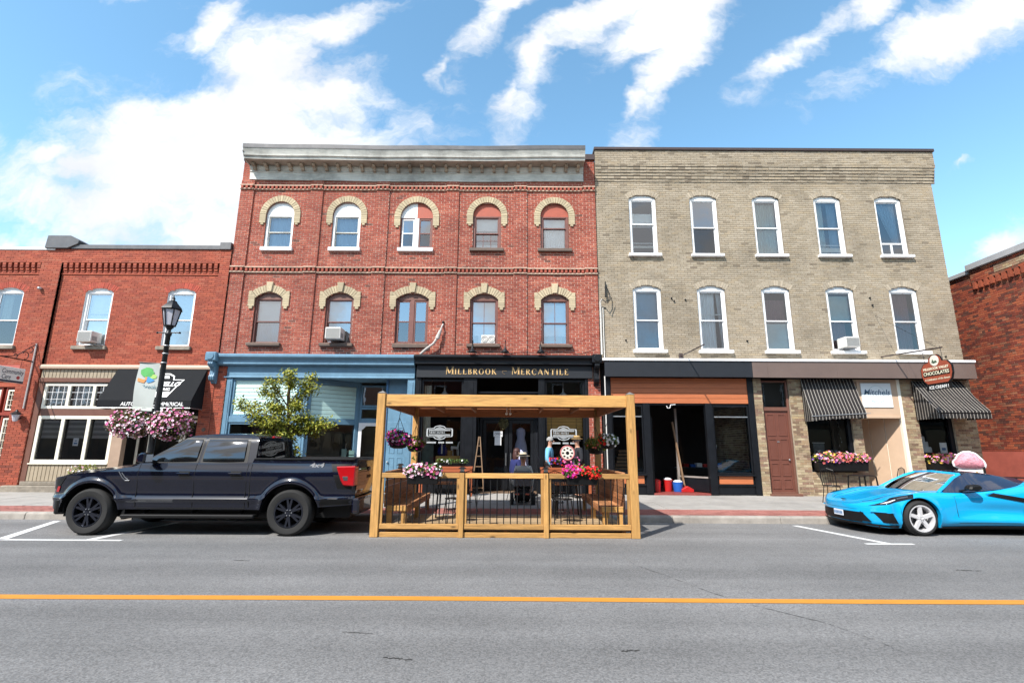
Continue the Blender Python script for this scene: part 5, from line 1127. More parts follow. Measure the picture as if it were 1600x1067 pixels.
# nose openings follow the rounded plan
def nx(y): return -2.36 + .30 * (abs(y) / .90) ** 2.6
def npatch(name, mat, c4, off=.01, par=CR, n=10, k_=4):
    rows = []
    for j in range(k_ + 1):
        t = j / k_; row = []
        for i in range(n + 1):
            u = i / n; y = (c4[0][0] * (1 - u) + c4[1][0] * u) * (1 - t) + (c4[3][0] * (1 - u) + c4[2][0] * u) * t; z = (c4[0][1] * (1 - u) + c4[1][1] * u) * (1 - t) + (c4[3][1] * (1 - u) + c4[2][1] * u) * t
            x = nx(y); nrm = Vector((-1, (-.867 * (abs(y) / .9) ** 1.6) * -1 * (1 if y > 0 else -1) * -1, 0)).normalized(); nrm.y = -abs(nrm.y) if y < 0 else abs(nrm.y); row.append((x + nrm.x * off, y + nrm.y * off, z))
        rows.append(row)
    return MB().grid(rows).build(name, mat, par, smooth=60)
npatch('splitter', M_TRIM, [(-.86, .165), (.86, .165), (.84, .20), (-.84, .20)], .022)
npatch('nose_line', M_GAP, [(-.50, .452), (.50, .452), (.50, .456), (-.50, .456)], .006)
npatch('lower_grille', M_TRIM, [(-.58, .215), (.58, .215), (.62, .40), (-.62, .40)], .014)
for s in (-1, 1):
    npatch('corner_strake', M_TRIM, [(s * .56, .24), (s * .74, .23), (s * .60, .40), (s * .56, .42)], .016, n=4)
    patch(CR, 'side_intake', M_TRIM, [(-2.07, .24), (-1.80, .225), (-1.93, .42), (-2.17, .42)], cY, .012, 6, 5, s)
    MB().tube([(-2.20, s * (cY(-2.18, .44) + .012), .432), (-2.05, s * (cY(-2.05, .435) + .016), .435), (-1.90, s * (cY(-1.9, .43) + .016), .428)], .012, 6).build('intake_lip', M_CPAINT, CR)
    hl = patch(CR, 'headlamp', M_TGLASS, [(-2.20, .535), (-1.48, .70), (-1.42, .775), (-1.88, .695)], cY, .012, 12, 4, s); patch(hl, 'lamp_element', M_LCLR, [(-2.08, .585), (-1.80, .655), (-1.78, .672), (-2.0, .622)], cY, .018, 8, 2, s); patch(hl, 'lamp_element', M_SATIN, [(-1.76, .672), (-1.56, .715), (-1.54, .74), (-1.74, .695)], cY, .018, 6, 2, s)
    # door outline, side blade intake, sill
    line(CR, [(-.62, z) for z in (.24, .35, .5, .62, .72, .78)], cY, .004, s); line(CR, [(-.62 + i * .13, .245) for i in range(10)], cY, .004, s)
    patch(CR, 'blade_intake', M_TRIM, [(.02, .755), (.74, .62), (.88, .68), (.18, .80)], cY, .012, 10, 3, s); patch(CR, 'blade_intake', M_TRIM, [(.66, .40), (.84, .44), (.93, .69), (.72, .63)], cY, .014, 4, 6, s); patch(CR, 'intake_edge', M_CPAINT, [(.02, .775), (.20, .81), (.20, .825), (.02, .79)], cY, .02, 4, 2, s)
    # hood shut line, lamp surround, splitter end
    MB().tube([(x, s * cY(x, cTop(x)) * .66, cDeck(x, .66) + .001) for x in [-2.15 + i * .09 for i in range(13)]], .0045, 5).build('hood_gap', M_GAP, CR)
    MB().tube([(x, s * cY(x, cTop(x)) * .40, cDeck(x, .40) + .010) for x in [-2.2 + i * .09 for i in range(14)]], [.002 + .006 * math.sin(3.14 * i / 13) for i in range(14)], 6).build('hood_crease', M_CPAINT, CR, smooth=True)
    patch(CR, 'splitter', M_TRIM, [(-2.22, .165), (-1.78, .145), (-1.78, .185), (-2.22, .20)], cY, .02, 8, 2, s)
    line(CR, [(-1.74 + .0 * k, z) for k, z in enumerate((.20, .30, .42, .52))], cY, .003, s)
    patch(CR, 'sill_blade', M_TRIM, [(-.95, .145), (.95, .16), (.95, .20), (-.95, .175)], cY, .012, 12, 2, s)
    MB().prism([(-.45, .86), (-.40, .95), (-.22, .97), (-.16, .90), (-.25, .84)], 'y', min(s * .90, s * 1.07), max(s * .90, s * 1.07)).build('mirror', M_TRIM, CR, bevel=.03); MB().beam((-.42, s * .80, .83), (-.32, s * .95, .88), .05, .03).build('mirror_arm', M_TRIM, CR)
    # glasshouse
    MB().tube([(-.86, s * .80, .79), (-.62, s * .72, .925), (-.38, s * .63, 1.06), (-.18, s * .575, 1.135)], [.032, .034, .034, .03], 8).build('windscreen_pillar', M_CPAINT, CR, smooth=True)
    rows = []
    top = lambda t: Vector((-.60 + 1.55 * t, s * (.70 - .15 * min(1, t * 2.2)), .93 + .235 * min(1, t * 3.0) ** .8 - .17 * max(0, t - .45)))
    bt = lambda t: Vector((-.78 + 1.75 * t, s * (.83 + .0 * t), .80 + .17 * t ** 2))
    for j in range(7): rows.append([tuple(bt(i / 14) * (1 - j / 6) + top(i / 14) * (j / 6)) for i in range(15)])
    MB().grid(rows).build('side_window', M_NAVY, CR, smooth=60)
    wheel(CR, CA, s * .835, s, .327, .245, .243, M_RIMS, 5, .05); wheel(CR, 1.36, s * .83, s, .345, .305, .255, M_RIMS, 5, .05)
    for a in (CA, 1.36): MB().lathe([(.385, -.16 * s), (.385, .14 * s)], (a, s * .78, .335), 24, 'y', a0=0, a1=math.pi).build('arch_liner', M_TRIM, CR); MB().box(a - .38, a + .38, s * .62 - .01, s * .62 + .01, .15, .68).build('arch_back', M_TRIM, CR)
M_WSG = glass('windscreen_glass', (.75, .85, .80), -.05, .42)
MB().grid([[((-1.02 + .20 * (abs(j / 8 - 1)) ** 2) * (1 - t) + (-.26 + .07 * abs(j / 8 - 1) ** 2) * t, (.80 * (1 - t) + .575 * t) * (j / 8 - 1), (.815 - .02 * abs(j / 8 - 1)) * (1 - t) + (1.17 - .03 * abs(j / 8 - 1)) * t + .035 * math.sin(3.14 * t)) for j in range(17)] for t in [k / 8 for k in range(9)]]).build('windscreen', M_WSG, CR, smooth=60)
MB().tube([(-.245 + .07 * abs(j / 8 - 1) ** 2, .575 * (j / 8 - 1), 1.172 - .03 * abs(j / 8 - 1)) for j in range(17)], .024, 8).build('windscreen_header', M_CPAINT, CR, smooth=True)
rf = []
for i in range(13):
    t = i / 12; x = -.22 + 1.25 * t; hw = .565 - .03 * t; z = 1.165 + .045 * math.sin(3.14 * min(1, t * 1.3)) * .6 - .20 * max(0, t - .4) ** 1.3
    rf.append([(x + .05 * abs(j / 6 - 1) ** 2 * (1 - t), hw * (j / 6 - 1), z - .035 * abs(j / 6 - 1) ** 2.5) for j in range(13)])
MB().grid(rf).build('roof', M_NAVY, CR, smooth=60)
MB().grid([[(1.03 + .5 * i / 4, (.535 - .1 * i / 4) * (j / 6 - 1), 1.045 - .06 * i / 4 - .02 * abs(j / 6 - 1)) for j in range(13)] for i in range(5)]).build('rear_deck', M_NAVY, CR, smooth=60)
# cabin: dash, seats, wheel
M_CAB = pm('dark_cabin', (.035, .032, .030), .7, .2, 4)
MB().prism([(-.95, .70), (-.95, .80), (-.45, .82), (-.35, .72)], 'y', -.70, .70).build('dashboard', M_CAB, CR, bevel=.03)
for s in (-.36, .36): MB().prism([(.02, .45), (.10, .45), (.30, 1.06), (.22, 1.10), (.12, 1.0)], 'y', s - .22, s + .22).build('seat', M_CAB, CR, bevel=.05)
MB().tube([(-.22 + .05 * math.sin(t * .3927), -.36 + .17 * math.cos(t * .3927), .84 + .15 * math.sin(t * .3927)) for t in range(16)], .016, 6, closed=True).build('steering_wheel', M_TRIM, CR); MB().tube([(-.35, -.05, 1.07), (-.35, .15, 1.07)], .028, 6).build('inner_mirror', M_TRIM, CR)
pl = MB().box(-2.397, -2.385, -.20, .10, .285, .40).build('number_plate', pm('plate_pale', (.62, .66, .74), .5), CR, bevel=.005)
m = MB()
for k in range(6): m.box(-2.3995, -2.397, -.175 + k * .045, -.145 + k * .045, .315, .37)
m.build('plate_marks', M_BLUED, pl)
MB().prism([(-.10, 0), (0, .03), (.10, 0), (0, -.012)], 'z', -.004, .004).build('emblem', M_TRIM, CR)
e = [c for c in CR.children if c.name.startswith('emblem')][0]; e.matrix_parent_inverse = Matrix.Translation((-2.22, 0, .605)) @ Matrix.Rotation(R(-25), 4, 'Y') @ Matrix.Rotation(R(90), 4, 'Z')
CR.location = (9.27, 11.10, 0)
# ------------------------------------------------------------------ timber patio in the parking lane
def wood(name, c, stretch, var=.38):
    """planed softwood: grain along the board, scattered dark knots, each board its own shade"""
    m = pm(name, c, .62, var, 4.5, .35, stretch=stretch, objvar=.26, bscale=14); nt = m.node_tree; L = nt.links.new; b = nt.nodes['Principled BSDF']
    src = b.inputs['Base Color'].links[0].from_socket; geo = N(nt, 'ShaderNodeNewGeometry'); mp = N(nt, 'ShaderNodeMapping', i_Scale=tuple(1.6 if q < 1 else 4.0 for q in stretch)); L(geo.outputs['Position'], mp.inputs[0])
    vo = N(nt, 'ShaderNodeTexVoronoi', i_Scale=1.5); L(mp.outputs[0], vo.inputs['Vector']); mr = N(nt, 'ShaderNodeMapRange'); L(vo.outputs['Distance'], mr.inputs[0]); mr.inputs[1].default_value = .05; mr.inputs[2].default_value = .17; mr.inputs[3].default_value = .33; mr.inputs[4].default_value = 1
    mul = N(nt, 'ShaderNodeVectorMath', operation='SCALE'); L(src, mul.inputs[0]); L(mr.outputs[0], mul.inputs['Scale']); L(mul.outputs[0], b.inputs['Base Color']); return m
CED = (.47, .255, .078)
M_CX = wood('cedar_along_street', CED, (.7, 9, 9)); M_CZ = wood('cedar_upright', CED, (9, 9, .7)); M_CY = wood('cedar_across_shaded', (.30, .125, .05), (9, .7, 9)); M_CYL = wood('cedar_bench_top', (.36, .165, .07), (9, .7, 9))  # boards running across: redder, shade inside the patio put into their colour
M_CXD = wood('cedar_dark', (.32, .12, .042), (.7, 9, 9)); M_DECK = wood('weathered_deck', (.33, .235, .135), (.7, 9, 9))  # dark cedar: roof shade put into the colour; also the reddish table slats
PG = thing('pergola', 'cedar pergola with black-balustered railing around the street patio', 'pergola', (-.1, 11.2, 0))
for (x0, x1, y0) in ((-2.585, -2.435, 9.70), (2.215, 2.37, 9.70), (-2.50, -2.36, 12.84), (2.10, 2.24, 12.84)):
    z0 = 0 if y0 < 10 else .145
    o = MB().box(x0, x1, y0, y0 + .15, z0, 2.63).build('post', M_CZ, PG, bevel=.008); MB().add([(x0 - .005, y0 - .005, 2.632), (x1 + .005, y0 - .005, 2.632), (x1 + .005, y0 + .155, 2.632), (x0 - .005, y0 + .155, 2.632), ((x0 + x1) / 2, y0 + .075, 2.685)], [(0, 1, 4), (1, 2, 4), (2, 3, 4), (3, 0, 4), (3, 2, 1, 0)]).build('post_cap', pm('grey_cap', (.16, .15, .14), .6), o)
MB().box(-2.434, 2.214, 9.735, 9.80, 2.385, 2.61).build('front_beam', M_CX, PG, bevel=.006); MB().box(-2.36, 2.10, 12.88, 12.94, 2.375, 2.60).build('back_beam', M_CXD, PG, bevel=.006)
for x in (-2.47, 2.19): MB().box(x - .03, x + .03, 9.85, 12.84, 2.385, 2.60).build('side_beam', M_CY, PG, bevel=.006)
for i in range(14):
    y = 9.83 + i * .217; MB().box(-2.44, 2.16, y, y + .205, 2.585, 2.61).build('roof_board', M_CXD, PG)
for i in range(5):
    x = -1.7 + i * .8; MB().box(x - .02, x + .02, 9.80, 12.88, 2.47, 2.583).build('rafter', M_CY, PG)
# railing: three bays
MB().box(-2.43, 2.21, 9.74, 9.79, .0, .088).build('skirt_board', M_CX, PG, bevel=.005)
for (x0, x1) in ((-.965, -.875), (.605, .695)):
    MB().box(x0, x1, 9.695, 9.80, .0, 1.145).build('rail_post', M_CZ, PG, bevel=.006)
for (a, b) in ((-2.43, -.966), (-.874, .604), (.696, 2.212)):
    MB().box(a, b, 9.725, 9.795, 1.05, 1.14).build('top_rail', M_CX, PG, bevel=.005); MB().box(a, b, 9.725, 9.795, .145, .235).build('bottom_rail', M_CX, PG, bevel=.005)
    for x in (a, b - .05): MB().box(x + .001, x + .049, 9.735, 9.785, .236, 1.049).build('rail_stud', M_CZ, PG)
    n = int((b - a - .1) / .118)
    for i in range(n): x = a + .05 + (b - a - .1) * (i + .5) / n; MB().tube([(x, 9.762, .236), (x, 9.762, 1.049)], .0105, 6).build('baluster', M_IRON, PG)
PD = thing('patio_deck', 'low weathered cedar deck inside the street patio', 'deck', (-.1, 11, 0))
for i in range(15):
    y = 9.82 + i * .146; MB().box(-2.42, 2.20, y, y + .138, .105, .14).build('deck_board', M_DECK, PD, bevel=.004)
for x in (-2.3, -1.2, -.1, 1.0, 2.1): MB().box(x - .03, x + .03, 9.82, 11.7, .0, .104).build('joist', M_CY, PD)
def bench(x0, x1, back, label):
    b = thing('bench', label, 'bench', ((x0 + x1) / 2, 11.3, .14), 'built-in patio benches'); n = 4; w = (x1 - x0) / n
    for i in range(n): MB().box(x0 + i * w + .004, x0 + (i + 1) * w - .004, 9.98, 12.80, .495, .53).build('seat_board', M_CYL, b, bevel=.004)
    MB().box(x0, x1, 9.955, 9.979, .43, .528).build('end_board', M_CX, b, bevel=.004)
    xa = x1 - .03 if back < 0 else x0
    MB().box(xa, xa + .03, 9.98, 12.80, .40, .494).build('apron', M_CY, b, bevel=.004)
    for y in (9.99, 11.35, 12.70):
        for x in (x0 + .02, x1 - .11): MB().box(x, x + .09, y, y + .09, .14 if y < 12 else .15, .43).build('leg', M_CZ, b, bevel=.004)
    xb = x0 - .035 if back < 0 else x1 + .002
    for k in range(5): MB().box(xb, xb + .03, 9.98, 12.82, .50 + k * .125, .50 + k * .125 + .117).build('back_board', M_CY, b, bevel=.004)
    MB().box(xb - .015, xb + .05, 9.98, 12.82, 1.126, 1.155).build('back_cap', M_CYL, b, bevel=.004)
bench(-2.38, -1.97, -1, 'cedar bench on the pickup side of the patio'); bench(1.72, 2.14, 1, 'cedar bench on the sports-car side of the patio')

# ------------------------------------------------------------------ plants
LEAF = pm('leaf_green', (.06, .12, .03), .55, .15, 9, tone=[(.022, .05, .012), (.05, .10, .022), (.085, .15, .03), (.13, .19, .04)], spec=.3)
LEAFY = pm('leaf_yellow_green', (.12, .17, .03), .55, .15, 9, tone=[(.05, .085, .012), (.13, .17, .022), (.24, .25, .035), (.33, .30, .045)], spec=.3)
def petal(name, c): return pm(name, c, .6, .12, 12, tone=[tuple(x * .7 for x in c), c, tuple(min(1, x * 1.15) for x in c)], spec=.2)
P_PINK = petal('petal_pink', (.68, .17, .36)); P_PALE = petal('petal_pale_pink', (.76, .46, .57)); P_WHT = petal('petal_white', (.80, .78, .78)); P_RED = petal('petal_red', (.62, .020, .015)); P_MAG = petal('petal_magenta', (.50, .015, .22)); P_PUR = petal('petal_purple', (.16, .05, .30)); P_COR = petal('petal_coral', (.70, .16, .14)); P_YEL = petal('petal_yellow', (.72, .46, .08)); P_DRK = petal('petal_wine', (.16, .02, .07))
def leafq(m, rnd, p, size, nrm=None, tone=None):
    n = Vector((rnd.gauss(0, 1), rnd.gauss(0, 1), rnd.gauss(.3, 1))).normalized() if nrm is None else nrm
    a = n.orthogonal().normalized(); a.rotate(Matrix.Rotation(rnd.uniform(0, 6.28), 3, n)); b = n.cross(a); p = Vector(p); L = size; W = size * .55
    m.add([p - a * L, p - b * W + a * L * .1 + n * L * .15, p + a * L, p + b * W + a * L * .1 + n * L * .15], [(0, 1, 2), (0, 2, 3)], rnd.random() if tone is None else tone)
def blossom(m, rnd, p, r, nrm, mi):
    a = nrm.orthogonal().normalized(); a.rotate(Matrix.Rotation(rnd.uniform(0, 6.28), 3, nrm)); b = nrm.cross(a); p = Vector(p); pts = [p - nrm * r * .25]
    for k in range(10): t = k * .6283; rr = r * (1 if k % 2 == 0 else .72); pts.append(p + (a * math.cos(t) + b * math.sin(t)) * rr + nrm * r * .12)
    m.add(pts, [(0, k + 1, (k + 1) % 10 + 1) for k in range(10)], rnd.random(), mi)
def bloom_mass(par, blobs, nl, nf, cols, seed, leaf=LEAF, lsz=.035, fsz=.032, front=.75):
    """leaves through the volume, blossoms on its skin; cols = [(material, weight, (centre bias))]"""
    rnd = random.Random(seed); lm = MB(); fm = MB(); tot = sum(b[3] * b[4] * b[5] for b in blobs)
    def pick():
        b = rnd.choices(blobs, [q[3] * q[4] * q[5] for q in blobs])[0]
        d = Vector((rnd.gauss(0, 1), rnd.gauss(0, 1), rnd.gauss(0, 1))).normalized(); return b, d
    for _ in range(nl):
        b, d = pick(); k = rnd.uniform(.45, 1.05) ** .6; leafq(lm, rnd, (b[0] + d.x * b[3] * k, b[1] + d.y * b[4] * k, b[2] + d.z * b[5] * k), lsz * rnd.uniform(.6, 1.3))
    for _ in range(nf):
        b, d = pick()
        if d.y > .3 and rnd.random() < front: d.y = -d.y
        k = rnd.uniform(.88, 1.12); p = (b[0] + d.x * b[3] * k, b[1] + d.y * b[4] * k, b[2] + d.z * b[5] * k)
        ws = [c[1] * math.exp(-((p[0] - c[2]) / c[3]) ** 2) if len(c) > 2 else c[1] for c in cols]
        mi = rnd.choices(range(len(cols)), ws)[0]; nn = (d + Vector((rnd.gauss(0, .35), rnd.gauss(-.3, .35), rnd.gauss(.25, .35)))).normalized(); blossom(fm, rnd, p, fsz * rnd.uniform(.7, 1.2), nn, mi)
    o = lm.build('foliage', leaf, par); o2 = fm.build('blossoms', [c[0] for c in cols], par)
    return o
def box_planter(x0, x1, y0, y1, z0, z1, label, cat, cols, seed, ph=.13, group=None, nf=130, nl=420, leaf=LEAF, mat=None, fsz=.03):
    t = thing('planter_box', label, cat, ((x0 + x1) / 2, (y0 + y1) / 2, z0), group)
    q = .03; vs = [(x0 + q, y0 + q * .6, z0), (x1 - q, y0 + q * .6, z0), (x1 - q, y1, z0), (x0 + q, y1, z0), (x0, y0, z1), (x1, y0, z1), (x1, y1, z1), (x0, y1, z1)]
    MB().add(vs, [(0, 3, 2, 1), (0, 1, 5, 4), (1, 2, 6, 5), (2, 3, 7, 6), (3, 0, 4, 7)]).box(x0 - .008, x1 + .008, y0 - .008, y1 + .004, z1 - .03, z1).build('trough', mat or M_TRIM, t, bevel=.006)
    n = max(3, int((x1 - x0) / .16)); r = random.Random(seed)
    bloom_mass(t, [(x0 + (x1 - x0) * (i + .5) / n, (y0 + y1) / 2 - .02, z1 + ph * .45 + r.uniform(-.02, .03), (x1 - x0) / n * .85, (y1 - y0) * .75, ph * r.uniform(.8, 1.15)) for i in range(n)], nl, nf, cols, seed, leaf, fsz=fsz)
    return t
box_planter(-1.92, -1.33, 9.52, 9.72, .95, 1.12, 'black rail planter of pale pink and white petunias', 'planter', [(P_PALE, 3, -1.8, .3), (P_PINK, 2, -1.6, .2), (P_WHT, 1.2, -1.6, .5)], 11, .13, 'flower troughs on the patio rail', 150, 480)
box_planter(1.02, 1.60, 9.52, 9.72, .95, 1.12, 'black rail planter of red and magenta petunias', 'planter', [(P_MAG, 3, 1.1, .2), (P_RED, 4, 1.45, .22), (P_PINK, .8, 1.2, .2)], 12, .13, 'flower troughs on the patio rail', 170, 450)
def basket(x, y, z, r, label, cols, seed, hang=2.37, leaf=LEAF, group='hanging baskets under the pergola', nf=90, nl=420, trail=None, sc=1.0):
    t = thing('hanging_basket', label, 'basket', (x, y, z), group)
    MB().lathe([(r * .35, -r * .55), (r * .62, -r * .45), (r * .78, 0), (r * .82, 0)], (x, y, z), 16).build('pot', M_TRIM, t, smooth=40)
    m = MB()
    for k in range(3): a = k * 2.094 + .5; m.tube([(x + r * .8 * math.cos(a), y + r * .8 * math.sin(a), z), (x, y, z + r * 1.9)], .005, 4)
    m.tube([(x, y, z + r * 1.9), (x, y, z + r * 1.9 + .05), (x + .015, y, hang - .08), (x, y, hang)], .006, 5).build('hanger', M_IRON, t)
    bl = [(x, y, z + r * .25, r * 1.0, r * 1.0, r * .62), (x - r * .35, y, z + r * .45, r * .6, r * .6, r * .5), (x + r * .4, y, z + r * .1, r * .6, r * .6, r * .45)]
    if trail: bl.append((x + trail[0], y - r * .6, z - trail[1] * .5, .05, .05, trail[1] * .55))
    bloom_mass(t, bl, nl, nf, cols, seed, leaf, fsz=.028 * sc); return t
basket(-2.26, 10.25, 1.72, .25, 'hanging basket of wine and purple flowers nearest the pickup', [(P_DRK, 3), (P_MAG, 2), (P_PUR, 1), (P_PALE, .7)], 21, nf=210, nl=600)
basket(-2.20, 11.75, 1.64, .24, 'hanging basket with trailing lime vine beside the blue shop door', [(P_MAG, 2), (P_PALE, 1)], 22, leaf=LEAFY, trail=(.02, .42), nf=45)
basket(1.98, 12.05, 1.62, .26, 'leafy green hanging basket in front of the red brick pier', [(P_COR, 1)], 23, leaf=LEAFY, nf=10, nl=700)
basket(2.02, 10.75, 1.72, .22, 'hanging basket of white and red flowers behind the right pergola post', [(P_WHT, 4, 2.15, .2), (P_RED, 2, 1.85, .12)], 24, nf=70, nl=300, sc=1.2)
def cap_lamp(x, y, z, label):
    t = thing('solar_lamp', label, 'lamp', (x, y, z), 'solar lamps on the railing posts')
    MB().box(x - .045, x + .045, y - .045, y + .045, z, z + .03).add([(x - .075, y - .075, z + .075), (x + .075, y - .075, z + .075), (x + .075, y + .075, z + .075), (x - .075, y + .075, z + .075), (x - .03, y - .03, z + .11), (x + .03, y - .03, z + .11), (x + .03, y + .03, z + .11), (x - .03, y + .03, z + .11)], [(0, 1, 5, 4), (1, 2, 6, 5), (2, 3, 7, 6), (3, 0, 4, 7), (4, 5, 6, 7), (3, 2, 1, 0)]).build('cap', M_IRON, t)
    MB().box(x - .035, x + .035, y - .035, y + .035, z + .03, z + .075).build('lens', pm('frosted_lens', (.5, .5, .46), .4), t)
cap_lamp(-.92, 9.75, 1.146, 'black solar lamp on the railing post by the pink planter'); cap_lamp(.65, 9.75, 1.146, 'black solar lamp on the railing post by the red planter'); cap_lamp(-2.40, 11.2, 1.156, 'black solar lamp on the bench back before the blue door')
# bulbs under the roof
fx = thing('pendant_fixture', 'twin bulb fixture hanging under the pergola roof', 'light', (-.08, 11, 2.58))
for s in (-.03, .05): MB().tube([(-.08 + s, 11.0, 2.58), (-.08 + s, 11.0, 2.36)], .005, 5).ball((-.08 + s, 11, 2.335), .028, .028, .03).build('bulb', pm('frosted_bulb', (.75, .72, .66), .4), fx, smooth=True)
# ------------------------------------------------------------------ cafe chairs and tables
def chair_proto(name, label):
    c = thing(name, label, 'chair', (0, 0, 0))
    MB().tube([(.20 * math.cos(t * .3927), .20 * math.sin(t * .3927), .45) for t in range(16)], .011, 6, closed=True).build('seat_rim', M_IRON, c)
    m = MB().lathe([(.19, .446), (.19, .452), (.02, .453)], (0, 0, 0), 20); m.build('seat', M_IRON, c)
    for sx, sy in ((-1, -1), (1, -1), (1, 1), (-1, 1)): MB().tube([(sx * .15, sy * .14, .45), (sx * .175, sy * .17, .2), (sx * .20, sy * .21, 0)], .011, 6).build('leg', M_IRON, c)
    MB().tube([(-.17, .14, .45), (-.19, .20, .70), (-.15, .23, .88), (0, .24, .93), (.15, .23, .88), (.19, .20, .70), (.17, .14, .45)], .012, 6).build('back_hoop', M_IRON, c)
    for x in (-.11, -.055, 0, .055, .11): MB().tube([(x, .17, .46), (x * 1.1, .22, .72), (x * .95, .235, .905 - abs(x) * .25)], .006, 5).build('spindle', M_IRON, c)
    MB().tube([(.13 * math.cos(t * .3927), .13 * math.sin(t * .3927), .22) for t in range(16)], .007, 5, closed=True).build('stretcher', M_IRON, c)
    return c
def table_proto(name, label, w, d, h, top, mtop):
    t = thing(name, label, 'table', (0, 0, 0))
    if top == 'slat':
        n = 6
        for i in range(n): MB().box(-w / 2, w / 2, -d / 2 + i * d / n + .006, -d / 2 + (i + 1) * d / n - .006, h - .03, h).build('top_slat', mtop, t, bevel=.004)
    else: MB().lathe([(w / 2, h - .02), (w / 2, h), (.01, h + .001)], (0, 0, 0), 24).build('table_top', mtop, t)
    for sx in (-1, 1):
        for sy in (-1, 1): MB().beam((sx * w * .36, sy * d * .36, h - .03), (sx * w * .42, sy * d * .42, 0), .03).build('leg', M_IRON, t)
    return t
ch = chair_proto('cafe_chair', 'x'); tb = table_proto('cafe_table', 'x', .62, .62, .72, 'slat', M_CXD); used = {}
def put(proto, x, y, z, rz, label, group):
    o = copy_tree(proto) if used.get(proto.name) else proto; used[proto.name] = 1
    o.location = (x, y, z); o.rotation_euler = (0, 0, R(rz)); o['label'] = label; o['group'] = group; return o
G = 'black metal cafe chairs'
put(ch, -1.15, 10.75, .14, 200, 'black metal chair between the railing and the slatted table by the pink planter', G); put(ch, -1.05, 12.25, .15, -20, 'black metal chair behind the slatted table by the pink planter', G)
put(ch, 1.05, 10.75, .14, 160, 'black metal chair between the railing and the slatted table by the red planter', G); put(ch, 1.10, 12.25, .15, 15, 'black metal chair behind the slatted table by the red planter', G)
put(tb, -1.35, 11.55, .14, 0, 'slatted cafe table beside the bench on the pickup side', 'slatted cafe tables'); put(tb, 1.25, 11.55, .14, 0, 'slatted cafe table beside the bench on the sports-car side', 'slatted cafe tables')
put(ch, 8.95, 14.55, .18, 130, 'black metal chair beside the brown door', G); put(ch, 11.2, 15.2, .19, -100, 'black metal chair beside the cake shop doorway', G)
rt = table_proto('bistro_table', 'x', .66, .66, .72, 'round', M_IRON); put(rt, 10.1, 14.95, .19, 0, 'round black bistro table under the flower box left of the cake shop door', 'round bistro tables')
put(rt, 14.0, 14.4, .18, 0, 'round black bistro table near the painted alley wall', 'round bistro tables')
put(ch, 14.75, 14.35, .18, -90, 'black metal chair at the far right before the painted alley wall', G); put(ch, 13.2, 14.5, .18, 90, 'black metal chair behind the ice cream sign', G)
# ------------------------------------------------------------------ street lamp with banner and flower balls
LX, LY = -8.62, 12.3
SL = thing('street_lamp', 'black lantern street lamp rising behind the pickup truck', 'street lamp', (LX, LY, .15))
MB().lathe([(.17, .15), (.17, .30), (.13, .36), (.12, .75), (.09, .85), (.085, .95), (.072, 1.0), (.062, 3.2), (.055, 4.30), (.075, 4.33), (.075, 4.37), (.05, 4.40), (.045, 4.46), (.09, 4.52), (.09, 4.55)], (LX, LY, 0), 16).build('pole', M_IRON, SL, smooth=40)
for z in (2.3, 3.62, 3.85, 4.05): MB().lathe([(.07, -.012), (.076, 0), (.07, .012)], (LX, LY, z), 14).build('band', M_STEEL, SL)
MB().tube([(LX - .28, LY, 4.385), (LX + .28, LY, 4.385)], .016, 8).ball((LX - .28, LY, 4.385), .028).ball((LX + .28, LY, 4.385), .028).build('ladder_bar', M_IRON, SL, smooth=True)
def fr4(h0, z0, h1, z1, m, n=6, rot=.3):
    a = [(LX + h0 * math.cos(k * 6.2832 / n + rot), LY + h0 * math.sin(k * 6.2832 / n + rot), z0) for k in range(n)]; b = [(LX + h1 * math.cos(k * 6.2832 / n + rot), LY + h1 * math.sin(k * 6.2832 / n + rot), z1) for k in range(n)]
    return a, b
a, b = fr4(.125, 4.56, .21, 4.98, None)
m = MB()
for p, q in zip(a, b): m.beam(p, q, .022)
for k in range(6): m.beam(a[k], a[(k + 1) % 6], .022).beam(b[k], b[(k + 1) % 6], .03)
m.build('lantern_frame', M_IRON, SL)
M_FROST = pm('frosted_lantern_glass', (.50, .50, .56), .35, .06, 3, spec=.5)
for k in range(6):
    A_, B_, C_, D_ = a[k], a[(k + 1) % 6], b[(k + 1) % 6], b[k]; s = lambda p: (LX + (p[0] - LX) * .95, LY + (p[1] - LY) * .95, p[2]); MB().quad(s(A_), s(B_), s(C_), s(D_)).build('lantern_pane', M_FROST, SL)
MB().lathe([(.255, 4.985), (.245, 5.01), (.12, 5.15), (.10, 5.17), (.10, 5.19), (.05, 5.22), (.03, 5.26), (.045, 5.28), (.02, 5.31), (.004, 5.37)], (LX, LY, 0), 6).build('lantern_roof', M_IRON, SL, smooth=20)
bn = thing('street_banner', 'white and green town banner hung from the street lamp', 'banner', (LX - .4, LY, 2.4))
M_BAN = pm('banner_cloth', (.40, .43, .41), .8, .05, 3)
def ban(u, v): return (LX - .08 - .52 * u, LY - .02 + .03 * math.sin(v * 5 + u * 2), 3.60 - 1.18 * v + .03 * u)
MB().grid([[ban(i / 8, j / 16) for i in range(9)] for j in range(17)]).build('cloth', M_BAN, bn, smooth=True)
for z in (3.60, 2.42): MB().tube([(LX, LY, z), (LX - .62, LY, z + .03)], .013, 6).build('arm', M_IRON, bn)
def bpoly(pts, mat, name, d): MB().add([(p[0], p[1] - d, p[2]) for p in [ban(u, v) for u, v in pts]], [tuple(range(len(pts)))]).build(name, mat, bn)
G1 = pm('banner_green', (.09, .36, .10), .8); G2 = pm('banner_lime', (.32, .52, .14), .8); G3 = pm('banner_blue', (.06, .25, .52), .8); G4 = pm('banner_orange', (.60, .25, .08), .8)
